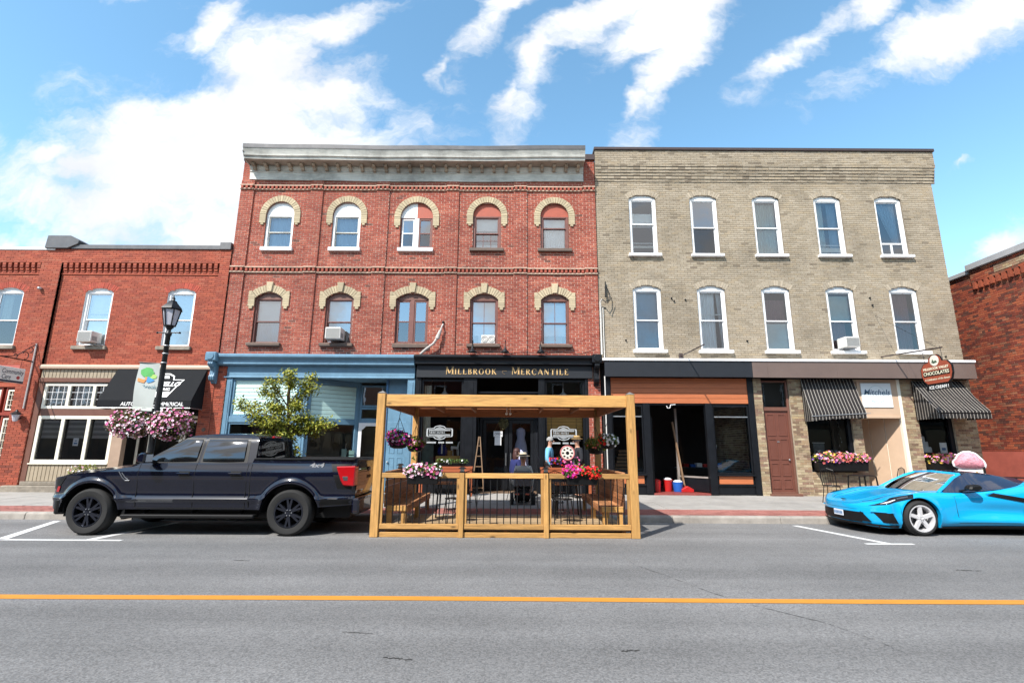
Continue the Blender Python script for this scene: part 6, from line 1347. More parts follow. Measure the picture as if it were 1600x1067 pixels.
bpoly([(.55 + .3 * math.cos(t * .45) * (1 + .15 * math.sin(t * 3)), .20 + .105 * math.sin(t * .45)) for t in range(14)], G1, 'tree_print', .012); bpoly([(.28 + .2 * math.cos(t * .45), .28 + .05 * math.sin(t * .45)) for t in range(14)], G2, 'shrub_print', .010)
bpoly([(.15, .36), (.5, .28), (.62, .34), (.45, .42), (.3, .40)], G3, 'brook_print', .013); bpoly([(.55, .36), (.92, .33), (.9, .40), (.6, .43)], G4, 'field_print', .014); bpoly([(.5, .30), (.6, .30), (.58, .38), (.52, .38)], G4, 'trunk_print', .016)
bpoly([(.02, .92), (.98, .92), (.98, .99), (.02, .99)], pm('banner_hem', (.55, .62, .56), .8), 'hem_print', .008)
text('Millbrook', .125, pm('banner_ink', (.04, .16, .22), .8), (LX - .34, LY - .035, 3.02), bn, shear=.15, extrude=.001)
def flower_ball(x, z, rx, rz, label, seed, cols):
    t = thing('hanging_basket', label, 'basket', (x, LY, z), 'flower balls on the street lamp')
    MB().lathe([(.10, -.22), (.20, -.16), (.26, 0)], (x, LY, z - rz * .3), 16).build('pot', M_TRIM, t, smooth=True); MB().tube([(LX, LY, z + rz + .12), ((x + LX) / 2, LY, z + rz + .2), (x, LY, z + rz * .9)], .014, 6).tube([(x, LY, z + rz * .9), (x, LY, z - rz * .3)], .006, 4).build('bracket', M_IRON, t)
    rnd = random.Random(seed); bl = [(x, LY, z, rx, rx * .9, rz)] + [(x + rnd.uniform(-.6, .6) * rx, LY + rnd.uniform(-.4, .3) * rx, z + rnd.uniform(-.6, .5) * rz, rx * .45, rx * .45, rz * .45) for _ in range(7)]
    bloom_mass(t, bl, 2600, 400, cols, seed, pm('bronze_leaf', (.1, .1, .03), .6, .15, 9, tone=[(.05, .05, .015), (.12, .10, .03), (.18, .10, .04), (.13, .18, .05)], spec=.3), .032, .030, .9)
flower_ball(-9.18, 2.14, .47, .35, 'ball of pink petunias left of the street lamp pole', 31, [(P_PINK, 3, -9.4, .4), (P_PALE, 3), (P_WHT, 1.6)])
flower_ball(-8.20, 2.12, .49, .38, 'ball of pink and white petunias right of the street lamp pole', 32, [(P_WHT, 2.2, -8.45, .3), (P_PINK, 3), (P_PALE, 3)])
# ------------------------------------------------------------------ young street tree
def tree(x, y, zb, label):
    t = thing('street_tree', label, 'tree', (x, y, zb)); rnd = random.Random(5); bark = pm('grey_brown_bark', (.16, .11, .08), .9, .25, 14, .5)
    MB().tube([(x, y, zb), (x + .02, y, 1.0), (x + .05, y, 1.7), (x + .03, y, 2.3), (x - .04, y, 2.9), (x, y, 3.35)], [.07, .06, .05, .038, .025, .008], 8).build('trunk', bark, t, smooth=True)
    tips = [(-1.22, .1, 2.62), (-.85, -.2, 2.45), (-.75, .1, 3.02), (-.42, -.3, 3.18), (-.15, .1, 3.45), (.1, -.3, 3.36), (.5, .1, 3.38), (.62, -.1, 3.12), (-.5, -.25, 2.15), (-.35, .3, 1.95), (-.62, .0, 1.86), (.05, -.35, 1.85), (.3, .1, 2.0), (.55, -.2, 2.35), (.85, .1, 2.28), (1.15, -.1, 2.14), (.62, .2, 1.95), (.28, -.1, 1.45), (.22, -.15, 1.75), (-.2, -.35, 2.55), (.35, -.3, 2.65), (-.55, .2, 2.62), (.1, .3, 2.75), (-.1, -.4, 2.2), (-.9, .15, 2.25), (.9, -.15, 2.05)]
    m = MB(); lm = MB(); br = []
    for (dx, dy, z) in tips:
        z0 = min(z - .12, 1.6 + (z - 1.5) * .55); a = Vector((x + .03, y, max(1.35, z0))); b = Vector((x + dx, y + dy, z)); mid = (a + b) / 2 + Vector((0, 0, .06)); m.tube([a, mid, b], [.018, .011, .004], 5); br.append((a, mid, b))
        for k in range(3):
            e = mid + (b - mid) * rnd.uniform(.1, .9) + Vector((rnd.uniform(-.16, .16), rnd.uniform(-.16, .16), rnd.uniform(-.12, .12))); m.tube([mid + (b - mid) * rnd.uniform(0, .7), e], [.006, .003], 4); br.append((mid, (mid + e) / 2, e))
    for (a, mid, b) in br:
        n = 170 if (b - a).length > .45 else 95
        for _ in range(n):
            u = rnd.random() ** .6; p = (mid + (b - mid) * (u * 2 - 1) if u > .5 else a + (mid - a) * u * 2) if rnd.random() > .3 else b
            if (p - Vector((x, y, p.z))).length < .12 and rnd.random() < .6: continue
            p = p + Vector((rnd.gauss(0, .075), rnd.gauss(0, .075), rnd.gauss(0, .055))); leafq(lm, rnd, p, rnd.uniform(.022, .044), (Vector((rnd.gauss(-.2, .6), rnd.gauss(-.3, .6), rnd.gauss(.75, .45)))).normalized())
    m.build('limbs', bark, t); lm.build('crown', pm('maple_leaf', (.2, .2, .03), .5, .15, 9, tone=[(.06, .10, .012), (.16, .19, .02), (.28, .28, .03), (.38, .34, .04)], spec=.3), t)
tree(-5.55, 12.55, .15, 'small yellow-green street tree behind the pickup truck')
# ------------------------------------------------------------------ awnings and signs
AW = thing('awning', 'black fabric awning with white emblem over the left shop door', 'awning', (-11.2, FY, 3.5))
M_AWK = pm('black_awning_cloth', (.009, .010, .012), .85, .15, 6, .2, spec=.2)
ax0, ax1, yw, yf, zt_, zf = -12.72, -9.84, FY - .12, FY - .72, 4.03, 2.98
MB().add([(ax0, yw, zt_), (ax1, yw, zt_), (ax1, yf, zf), (ax0, yf, zf)], [(0, 1, 2, 3)]).add([(ax0, yf, zf), (ax1, yf, zf), (ax1, yf - .005, zf - .235), (ax0, yf - .005, zf - .235)], [(0, 1, 2, 3)]).build('canopy', M_AWK, AW)
for x in (ax0, ax1): MB().add([(x, yw, zt_), (x, yf, zf), (x, yf, zf - .235), (x, yw, zf - .235)], [(0, 1, 2, 3)]).build('side_panel', M_AWK, AW); MB().tube([(x, yw, zf - .235), (x, yf, zf - .235)], .012, 6).build('frame_tube', M_STEEL, AW)
MB().tube([(ax0, yf, zf - .235), (ax1, yf, zf - .235)], .012, 6).build('frame_tube', M_STEEL, AW); M_WL = pm('white_lettering', (.75, .75, .74), .7)
text('AUTO •', .155, M_WL, (-11.72, yf - .012, zf - .12), AW, extrude=.001, off=.004, shear=.1); text('COMMERICAL', .155, M_WL, (-10.55, yf - .012, zf - .12), AW, extrude=.001, off=.004, shear=.1)
slope = math.degrees(math.atan2(zt_ - zf, yw - yf)); nv = Vector((0, -(zt_ - zf), (yw - yf))).normalized()
def onaw(x, k): return Vector((x, yf + (yw - yf) * k, zf + (zt_ - zf) * k)) + nv * .004
def awpoly(pts, mat, name, d=0): MB().add([onaw(x, k) + nv * d for x, k in pts], [tuple(range(len(pts)))]).build(name, mat, AW)
sh = [(-11.55, .10), (-10.65, .10), (-10.48, .50), (-10.38, .66), (-10.72, .66), (-10.76, .78), (-10.95, .86), (-11.25, .86), (-11.44, .78), (-11.48, .66), (-11.82, .66), (-11.72, .50)]
awpoly(sh, M_WL, 'emblem_border'); cxx = -11.1; awpoly([(cxx + (x - cxx) * .93, .45 + (k - .45) * .90) for x, k in sh], M_AWK, 'emblem_field', .003)
awpoly([(-11.50, .14), (-10.70, .14), (-10.64, .26), (-11.56, .26)], M_WL, 'emblem_base', .006)
for s, k, sz in (('NELLO', .50, .23), ('INC.', .335, .13)): p = onaw(-10.80, k) + nv * .006; text(s, sz, M_WL, p, AW, rotx=slope, extrude=.001, off=.008, shear=.15)
MB().add([onaw(cxx - .22, .69) + nv * .006, onaw(cxx + .22, .69) + nv * .006, onaw(cxx + .16, .78) + nv * .006, onaw(cxx - .16, .78) + nv * .006], [(0, 1, 2, 3)]).build('emblem_car', M_WL, AW)
M_STRIPE = stripes('black_awning_stripe', (.010, .008, .0075), (.36, .33, .29), .105, .15)
def striped(x0, x1, z1, z0, proj, val, label, slump=0.0):
    t = thing('awning', label, 'awning', ((x0 + x1) / 2, FY, z1), 'striped shop awnings'); ya, yb = FY - .10, FY - .10 - proj; n = 24
    rows = [[(x0 + (x1 - x0) * i / n, ya + (yb - ya) * k / 8, z1 + (z0 - z1) * k / 8 - .05 * math.sin(3.14 * k / 8) - slump * (1 - i / n) ** 2 * (k / 8) + .008 * math.sin(i * 2.1 + k)) for i in range(n + 1)] for k in range(9)]
    rows += [[(x0 + (x1 - x0) * i / n, yb - .004, rows[8][i][2] - val * (k + 1) / 2 - (.012 * math.cos(i * 3.14)) * k) for i in range(n + 1)] for k in range(2)]
    MB().grid(rows).build('canopy', M_STRIPE, t, smooth=50)
    sides = stripes('black_awning_side_stripe', (.010, .008, .0075), (.36, .33, .29), .105, .15, 'Y')
    for x, i in ((x0, 0), (x1, n)): MB().add([rows[k][i] for k in range(11)] + [(x, ya, rows[10][i][2])], [tuple(range(12))]).build('side_panel', sides, t)
    MB().tube([(x0 - .03, yb - .015, rows[8][0][2] - .06), (x1 + .12, yb - .015, rows[8][n][2] - .06)], .012, 6).build('front_bar', M_STEEL if slump else M_IRON, t)
striped(9.30, 11.0, 3.84, 2.78, .42, .20, 'faded striped awning, sagging, over the window beside the brown door', .10)
striped(12.86, 14.46, 3.80, 2.78, .85, .22, 'taut striped awning over the window at the alley corner')
# projecting signs
CS = thing('hanging_sign', 'white sign hanging from a scrolled iron bracket at far left', 'sign', (-15.55, 15.4, 3.4))
sx = -15.50
MB().box(sx - .02, sx + .02, 14.72, 15.86, 3.50, 3.97).build('board', pm('sign_white', (.74, .74, .72), .5, .05, 4), CS, bevel=.01)
INK = pm('sign_ink', (.03, .035, .06), .6)
P_ = dict(rotx=90, rotz=90, extrude=.001)
text('Community', .20, INK, (sx + .023, 15.46, 3.83), CS, shear=.2, off=.001, sx=.72, **P_); text('Care', .20, INK, (sx + .023, 15.28, 3.66), CS, shear=.2, off=.001, sx=.72, **P_)
box('sign_strip', INK, CS, sx + .0205, sx + .0225, 14.73, 15.85, 3.505, 3.57); MB().lathe([(.055, sx * 0 + .0), (.055, .002)], (sx + .0215, 15.66, 3.67), 16, 'x').build('sign_dot', pm('sign_red', (.42, .05, .05), .6), CS)
MB().tube([(sx + .023, 14.80, 3.70), (sx + .023, 14.80, 3.84), (sx + .023, 14.90, 3.92), (sx + .023, 15.0, 3.84), (sx + .023, 15.0, 3.70)], .008, 5).build('house_mark', INK, CS)
iron = pm('weathered_white_iron', (.40, .38, .37), .6, .3, 7)
MB().tube([(sx, 16.06, 2.75), (sx, 16.06, 4.85)], .024, 6).build('wall_bar', iron, CS); MB().tube([(sx, 16.06, 4.25), (sx, 14.6, 4.25)], .02, 6).build('arm', M_IRON, CS)
for (cy, cz, r, a0, a1) in ((15.75, 4.42, .15, -1.6, 2.8), (15.45, 4.34, .08, -1.6, 3.0), (15.9, 4.62, .10, -1.4, 3.2)): MB().tube([(sx, cy + r * (1 - i * .035) * math.cos(a0 + (a1 - a0) * i / 14), cz + r * (1 - i * .035) * math.sin(a0 + (a1 - a0) * i / 14)) for i in range(15)], .012, 5).build('scroll', M_IRON, CS)
MB().tube([(sx, 16.04, 4.8), (sx, 15.8, 4.62), (sx, 15.5, 4.35), (sx, 15.1, 4.26)], .014, 5).build('brace', M_IRON, CS)
for y in (14.9, 15.7): MB().tube([(sx, y, 4.25), (sx, y, 3.97)], .006, 4).build('chain', M_IRON, CS)
wl = thing('wall_lantern', 'small black wall lantern on the pier beside the red doorway', 'lantern', (-15.55, 16.0, 2.6))
MB().lathe([(.02, .30), (.05, .24), (.15, .17), (.15, .155)], (-15.55, 15.92, 2.40), 8).build('cap', M_IRON, wl); MB().lathe([(.05, -.06), (.11, .15)], (-15.55, 15.92, 2.40), 8).build('glass', M_FROST, wl); MB().tube([(-15.55, 16.1, 2.45), (-15.55, 15.92, 2.34)], .02, 6).build('arm', M_IRON, wl)
HS = thing('hanging_sign', 'red-brown chocolate shop sign hanging from a long pole', 'sign', (12.1, 14.2, 3.6))
hx = 12.10
MB().tube([(hx, 16.2, 4.60), (hx, 13.85, 4.45)], .022, 8).build('pole', M_CAP, HS); MB().tube([(hx, 16.2, 6.0), (hx, 14.0, 4.47)], .006, 4).build('guy_wire', M_IRON, HS)
for y in (14.55, 13.92): MB().tube([(hx, y, 4.50), (hx, y - .03, 4.12)], .008, 4).build('hanger', M_IRON, HS)
def outline(s): return [(14.15 + u * s, 3.86 + v * s) for u, v in ((-.54, -.14), (-.48, -.30), (-.36, -.40), (.36, -.40), (.48, -.30), (.54, -.14), (.54, .06), (.46, .16), (.40, .22), (.24, .24), (.20, .36), (.08, .44), (-.08, .44), (-.20, .36), (-.24, .24), (-.40, .22), (-.46, .16), (-.54, .06))]
MB().prism(outline(1.0), 'x', hx - .02, hx + .02).build('board', M_TRIM, HS); MB().prism(outline(.95), 'x', hx - .026, hx + .026).build('face', pm('chocolate_red_paint', (.30, .062, .030), .5, .08, 4), HS)
MB().lathe([(.0, -.004), (.155, -.004), (.155, 0)], (hx - .028, 14.15, 4.125), 20, 'x').build('cameo', pm('cameo_cream', (.72, .69, .58), .6), HS); MB().prism([(14.05, 4.07), (14.10, 4.13), (14.16, 4.10), (14.20, 4.17), (14.25, 4.08), (14.18, 4.04)], 'x', hx - .036, hx - .033).build('cameo_print', pm('cameo_ink', (.06, .10, .06), .7), HS)
MB().prism([(13.70, 3.70), (14.60, 3.70), (14.60, 3.84), (13.70, 3.84)], 'x', hx - .032, hx - .027).build('name_band', M_TRIM, HS)
CREAM = pm('cream_lettering', (.74, .68, .50), .6); H_ = dict(rotx=90, rotz=-90, extrude=.001, off=.003)
text('MILLBROOK VALLEY', .095, CREAM, (hx - .030, 14.15, 3.905), HS, **H_); text('CHOCOLATES', .135, CREAM, (hx - .035, 14.15, 3.77), HS, **H_); text('A Celebration of the Senses', .075, CREAM, (hx - .030, 14.15, 3.60), HS, shear=.25, **{**H_, 'off': .001})
MB().box(hx - .012, hx + .012, 13.72, 14.58, 3.30, 3.44).build('lower_board', M_TRIM, HS); text('ICE CREAM !', .12, M_WL, (hx - .016, 14.15, 3.37), HS, **H_)
for y in (13.85, 14.45): MB().tube([(hx, y, 3.46), (hx, y, 3.44)], .006, 4).build('link', M_IRON, HS)
fp = thing('flagpole_bracket', 'short bare black flagpole above the black fascia', 'flagpole', (5.52, FY, 4.58)); MB().tube([(5.52, FY, 4.58), (5.52, 14.15, 4.55)], .020, 8).build('pole', M_CAP, fp); MB().box(5.46, 5.58, FY - .10, FY, 4.50, 4.66).build('socket', M_CAP, fp, bevel=.015)
# ------------------------------------------------------------------ small fittings on the walls
for i, x in enumerate((-1.27, -.22, .92)):
    g = thing('sign_lamp', ['black gooseneck lamp over the M of the gilt shop name', 'black gooseneck lamp over the middle of the gilt shop name', 'black gooseneck lamp over the end of the gilt shop name'][i], 'lamp', (x, FY - .3, 4.57), 'gooseneck lamps on the black cornice')
    MB().lathe([(.015, .22), (.03, .15), (.05, .10), (.13, .01), (.135, 0)], (x, FY - .42, 4.60), 16).build('shade', M_BLACKP, g, smooth=True); MB().tube([(x, FY - .42, 4.80), (x, FY - .41, 4.98), (x + .01, FY - .30, 5.02), (x, FY - .1, 4.8), (x, FY - .05, 4.57)], .011, 6).build('gooseneck', M_BLACKP, g)
wr = thing('cable', 'black cable looping along the top of the black cornice', 'cable', (0, FY - .2, 4.6)); pts = []
for i in range(60): t = i / 59; pts.append((-1.2 + 3.9 * t, FY - .16, 4.60 + .05 * abs(math.sin(t * 11)) + (.25 * max(0, t - .9) * 10 * .4)))
MB().tube(pts, .010, 5).build('run', M_BLACKP, wr)
ms = thing('service_mast', 'bent grey service pipe above the blue cornice', 'pipe', (-2.9, FY, 4.6)); MB().tube([(-2.28, FY - .05, 5.62), (-2.30, FY - .18, 5.50), (-2.36, FY - .20, 5.28)], .028, 8).tube([(-2.34, FY - .20, 5.36), (-2.44, FY - .20, 5.08)], [.05, .075], 10).tube([(-2.44, FY - .20, 5.10), (-2.55, FY - .2, 4.92), (-2.82, FY - .16, 4.72), (-2.98, FY - .12, 4.58)], [.045, .042, .042, .042], 8).build('pipe', pm('old_grey_pipe', (.42, .39, .36), .6, .25, 8), ms, smooth=True)
MB().ball((-2.28, FY - .08, 5.66), .045).build('insulator', M_TRIM, ms)
cd = thing('conduit', 'pale service conduit running down between the red and tan buildings', 'pipe', (2.92, FY, 4)); MB().tube([(2.93, FY - .12, 4.6), (2.93, FY - .12, 6.38), (2.98, FY - .2, 6.45)], .028, 8).tube([(3.02, FY - .06, 4.5), (3.02, FY - .06, 6.2)], .018, 6).build('pipe', M_ACW, cd, smooth=True); MB().tube([(2.93, FY - .48, .3), (2.93, FY - .48, 3.84)], .018, 6).build('drop_pipe', M_ACW, cd)
MB().tube([(2.98, FY - .2, 6.45), (3.08, FY - .25, 6.35), (3.2, FY - .2, 6.42), (3.25, FY - .15, 6.62), (3.12, FY - .1, 7.0)], .016, 6).tube([(2.98, FY - .2, 6.45), (3.12, FY - .28, 6.28), (3.3, FY - .2, 6.5)], .014, 6).tube([(3.12, FY - .1, 6.55), (3.13, FY - .08, 7.1)], [.03, .02], 6).build('cable_loop', M_TRIM, cd)
for i, (x, z) in enumerate(((5.42, 6.45), (5.34, 6.55), (3.75, 5.1), (7.75, 5.1), (12.0, 6.6), (12.05, 6.35), (.22, 6.92), (14.2, 4.62), (5.8, 6.5))):
    b = MB().lathe([(.0, -.05), (.03, -.05), (.022, -.02), (.035, 0)], (x, FY, z), 8, 'y').build('wall_anchor', M_TRIM, RB if x < 2.8 else TB)
dn = thing('dome_light', 'small grey floodlight on the left building wall', 'lamp', (-16.0, FY, 6.6)); MB().ball((-15.75, FY - .16, 6.72), .07, .09, .05).tube([(-15.72, FY, 6.7), (-15.75, FY - .12, 6.72)], .015, 6).build('head', M_STEEL, dn, smooth=True)
fb = [(P_PINK, 3), (P_COR, 3), (P_PALE, 2), (P_YEL, 1.4)]
box_planter(9.42, 10.98, FY - .36, FY - .07, .98, 1.28, 'dark window box of mixed pink and purple flowers beside the brown door', 'planter', fb + [(P_PUR, 8, 9.4, .25)], 41, .17, 'window boxes', 320, 800, LEAFY, fsz=.04)
box_planter(12.95, 14.05, FY - .36, FY - .07, .98, 1.28, 'dark window box of pink and coral flowers behind the ice cream sign', 'planter', fb + [(P_RED, 4, 14.0, .2)], 42, .17, 'window boxes', 240, 620, LEAFY, fsz=.04)
pf = thing('flower_pot', 'low pot of white and pink flowers in front of the taupe siding', 'planter', (-12.95, 15.6, .25)); MB().lathe([(.14, .22), (.20, .55), (.21, .56)], (-12.95, 15.6, 0), 16).build('pot', M_TRIM, pf)
bloom_mass(pf, [(-12.95, 15.6, .78, .3, .28, .28), (-12.7, 15.6, .9, .25, .2, .2)], 420, 60, [(P_WHT, 3), (P_PALE, 1), (P_PINK, 1)], 51, LEAFY)
# ice-cream sign behind the sports car
IC = thing('ice_cream_sign', 'pink ice cream scoop sign with white rim behind the sports car', 'sign', (11.7, 13.2, .15))
def scoop(s, y0, y1): return [(11.70 + u * s * .92, 1.38 + v * s * .86) for u, v in ((-.34, -.20), (-.36, -.06), (-.28, .04), (-.22, .16), (-.10, .25), (.05, .26), (.18, .20), (.26, .08), (.33, -.02), (.36, -.14), (.33, -.24), (.2, -.27), (-.2, -.27))]
MB().prism(scoop(1.0, 0, 0), 'y', 13.12, 13.22).build('rim', M_WHITE, IC, bevel=.02)
rows = []
for i in range(9):
    k = i / 8; rows.append([(p[0], 13.12 - .16 * math.sqrt(max(0, 1 - (1 - k) ** 2)) + .012 * random.random(), p[1]) for p in scoop(.90 * (1 - k) + .001, 0, 0) + scoop(.90 * (1 - k) + .001, 0, 0)[:1]])
M_ICE = pm('strawberry_ice', (.60, .25, .30), .55, .5, 22, .8, bscale=40)
MB().grid(rows).build('scoop', M_ICE, IC, smooth=50); MB().box(11.46, 11.94, 13.10, 13.24, .80, 1.14).build('panel', M_WHITE, IC, bevel=.015); MB().box(11.95, 11.99, 13.1, 13.2, .15, 1.22).box(11.41, 11.45, 13.1, 13.2, .15, 1.15).box(11.45, 11.95, 13.12, 13.2, .2, .26).build('stand', M_TRIM, IC)
for x in (11.58, 11.82): MB().lathe([(.0, -.003), (.022, -.003), (.022, 0)], (x, 13.099, 1.08), 10, 'y').build('panel_mark', pm('gold_mark', (.5, .3, .05), .6), IC)

IC.rotation_euler = (0, 0, R(-38))
# ------------------------------------------------------------------ added plain blocks, out of view, for the shop glass to mirror
def mirror_block(x0, x1, h, mat, label, seed):
    t = thing('brick_building', label, 'building', ((x0 + x1) / 2, -7, .14)); y = -7.0  # added stand-in block behind the camera, only there to be reflected
    box('wall', mat, t, x0, x1, y - 8, y, .1, h); box('cornice', M_OLDW, t, x0 - .05, x1 + .05, y, y + .35, h - .5, h + .05, .02); box('shop_cornice', M_BLACKP, t, x0, x1, y, y + .3, 3.5, 4.0, .02); n = max(2, int((x1 - x0) / 2.2))
    for i in range(n):
        x = x0 + (x1 - x0) * (i + .5) / n
        for z in ((4.8, 6.6),) if h < 8.4 else ((4.8, 6.4), (7.2, 8.6)): w = frame(t, 'window', M_WHITE, x - .45, x + .45, z[0], z[1], y + .002, .08, .05, rails=((z[0] + z[1]) / 2,)); box('pane', M_TGLASS, w, x - .37, x + .37, y + .01, y + .02, z[0] + .08, z[1] - .08)
        w = frame(t, 'shop_window', K, x - .9, x + .9, .8, 3.3, y + .002, .1, .06); box('pane', M_TGLASS, w, x - .8, x + .8, y + .01, y + .02, .9, 3.2)
mirror_block(-50, -9.2, 8.2, pm('added_brown_wall', (.12, .06, .04), .9, .2, 6), 'low brown block added out of view for the left shop glass to mirror', 1); mirror_block(-9.1, 2.4, 9.2, pm('added_red_wall', (.14, .04, .03), .9, .2, 6), 'red block added out of view for the black shop glass to mirror', 2); mirror_block(2.5, 52, 7.6, pm('added_buff_wall', (.16, .125, .09), .9, .2, 6), 'buff block added out of view for the right shop glass to mirror', 3)

# ------------------------------------------------------------------ people
SKIN = pm('skin', (.46, .24, .16), .55, .06, 9)
def skinned(name, verts, edges, rad, mat, par, sub=2):
    me = bpy.data.meshes.new(name); me.from_pydata([tuple(v) for v in verts], edges, []); me.materials.append(mat)
    o = link(name, me, par); sk = o.modifiers.new('skin', 'SKIN'); sk.use_smooth_shade = True
    sv = me.skin_vertices[0].data if me.skin_vertices else None
    if sv is None:
        bm = bmesh.new(); bm.from_mesh(me); bm.verts.layers.skin.verify(); bm.to_mesh(me); bm.free(); sv = me.skin_vertices[0].data
    for i, r in enumerate(rad):
        sv[i].radius = r if isinstance(r, tuple) else (r, r); sv[i].use_root = i == 0
    ss = o.modifiers.new('sub', 'SUBSURF'); ss.levels = sub; ss.render_levels = sub
    return o
def person(label, loc, rz, sit, shirt, pants, hairm, hair='short', hat=None, sc=1.0, arms='rest'):
    """faces -y before rotation; sit lowers the pelvis to a seat"""
    t = thing('person', label, 'person', (0, 0, 0)); h = .52 if sit else .94; V = Vector
    pel = V((0, 0, h)); sp = V((0, .01, h + .20)); chst = V((0, .0, h + .38)); nk = V((0, -.01, h + .54)); hd0 = V((0, -.03, h + .62)); hd1 = V((0, -.025, h + .74))
    J = [pel, sp, chst, nk, hd0, hd1]; E_ = [(0, 1), (1, 2), (2, 3), (3, 4), (4, 5)]; Rd = [.125, .12, (.135, .11), .052, .078, .078]
    cj = []  # clothed subsets
    for s in (-1, 1):
        i = len(J); shd = V((s * .175, .01, h + .44))
        if arms == 'fwd': el = V((s * .23, -.10, h + .20)); wr_ = V((s * .16, -.33, h + .22)); hnd = V((s * .14, -.41, h + .22))
        else: el = V((s * .235, .03, h + .17)); wr_ = V((s * .22, -.10, h - .04)); hnd = V((s * .21, -.14, h - .12))
        J += [shd, el, wr_, hnd]; E_ += [(2, i), (i, i + 1), (i + 1, i + 2), (i + 2, i + 3)]; Rd += [.062, .043, .028, (.022, .036)]
        i = len(J)
        if sit: kn = V((s * .13, -.42, h - .02)); an = V((s * .14, -.44, .09)); toe = V((s * .15, -.58, .04))
        else: kn = V((s * .10, -.02, .50)); an = V((s * .10, .02, .08)); toe = V((s * .12, -.14, .035))
        J += [V((s * .095, 0, h - .04)), kn, an, toe]; E_ += [(0, i), (i, i + 1), (i + 1, i + 2), (i + 2, i + 3)]; Rd += [.088, .058, .042, .036]
    body = skinned('body', J, E_, Rd, SKIN, t)
    sh = [0, 1, 2, 3] + [6, 7, 8] + [14, 15, 16]; mp = {v: k for k, v in enumerate(sh)}
    sj = [J[v] if v != 3 else J[3] - V((0, 0, .05)) for v in sh]; sj[mp[8]] = J[7] + (J[8] - J[7]) * .9; sj[mp[16]] = J[15] + (J[16] - J[15]) * .9
    skinned('shirt', sj, [(mp[a], mp[b]) for a, b in E_ if a in mp and b in mp], [(Rd[v] if not isinstance(Rd[v], tuple) else max(Rd[v])) + .018 for v in sh], shirt, t)
    pn = [0, 10, 11, 12, 18, 19, 20]; mp = {v: k for k, v in enumerate(pn)}
    skinned('trousers', [J[v] for v in pn], [(mp[a], mp[b]) for a, b in E_ if a in mp and b in mp], [Rd[v] + .020 for v in pn], pants, t)
    for s, k in ((-1, 12), (1, 20)): a = J[k]; b = J[k + 1]; MB().ball(((a.x + b.x) / 2, (a.y + b.y) / 2, .045), .05, .14, .045).build('shoe', M_TRIM, t, smooth=True)
    c = (J[4] + J[5]) / 2
    m = MB().ball((c.x, c.y + .012, c.z + .035), .093, .105, .10, 16, 10, z0=-.25)
    if hair == 'long': m.ball((c.x, c.y + .065, c.z - .09), .10, .06, .17, 14, 10)
    m.build('hair', hairm, t, smooth=True)
    MB().ball((c.x, c.y - .10, c.z - .01), .014, .022, .022, 8, 6).ball((c.x - .078, c.y, c.z), .014, .022, .03, 8, 6).ball((c.x + .078, c.y, c.z), .014, .022, .03, 8, 6).build('nose_and_ears', SKIN, t, smooth=True)
    MB().ball((c.x - .032, c.y - .082, c.z + .015), .011).ball((c.x + .032, c.y - .082, c.z + .015), .011).build('eyes', M_TRIM, t); MB().box(c.x - .024, c.x + .024, c.y - .093, c.y - .085, c.z - .052, c.z - .046).build('mouth', pm('lip', (.32, .09, .08), .6), t)
    for wv, hv in ((J[8], J[9]), (J[16], J[17])):
        d = (hv - wv).normalized(); sd = d.orthogonal().normalized(); m = MB()
        for k, ln in enumerate((.055, .065, .07, .065)): p = hv + sd * (k - 1.5) * .018; m.tube([p, p + d * ln * .55, p + d * ln + V((0, 0, -.018))], [.009, .008, .006], 6)
        p = wv + (hv - wv) * .5 + sd * -.03; m.tube([p, p - sd * .02 + d * .03, p - sd * .015 + d * .06], [.010, .009, .007], 6); m.build('fingers', SKIN, t, smooth=True)
    if hat:
        hm, bm_ = hat; z = c.z + .075; MB().lathe([(.175, -.012), (.178, 0), (.105, .012), (.10, .06), (.085, .095), (.03, .085), (.004, .08)], (c.x, c.y + .01, z), 20).build('hat', hm, t, smooth=40); MB().lathe([(.108, .012), (.106, .045)], (c.x, c.y + .01, z), 20, cap=False).build('hat_band', bm_, t)
    t.location = loc; t.rotation_euler = (0, 0, R(rz)); t.scale = (sc,) * 3; return t
STRAW = pm('pale_straw', (.62, .54, .40), .8, .12, 20); STRAWT = pm('tan_straw', (.42, .26, .10), .8, .12, 20)
person('seated person in pale straw hat and grey top riding the mobility scooter', (.32, 13.85, .13), 180, True, pm('grey_knit', (.42, .44, .42), .9, .1, 8), pm('dark_trousers', (.03, .03, .035), .9), pm('grey_hair', (.30, .28, .26), .8), hat=(STRAW, M_TRIM))
person('person with long dark reddish hair in navy top before the shop doors', (.14, 14.55, .28), 120, True, pm('navy_top', (.012, .018, .10), .85), pm('dark_trousers', (.03, .03, .035), .9), pm('auburn_hair', (.055, .018, .014), .6), 'long')
person('standing person with white hair in light blue shirt at the right shop window', (1.14, 15.35, .2), 75, False, pm('light_blue_shirt', (.16, .42, .62), .85), pm('dark_trousers', (.03, .03, .035), .9), pm('white_hair', (.27, .26, .25), .8))
person('standing person in tan straw hat and black shirt at the right shop window', (1.98, 15.35, .2), -75, False, pm('black_shirt', (.014, .015, .02), .85), pm('dark_trousers', (.03, .03, .035), .9), pm('grey_hair', (.30, .28, .26), .8), hat=(STRAWT, M_TRIM))
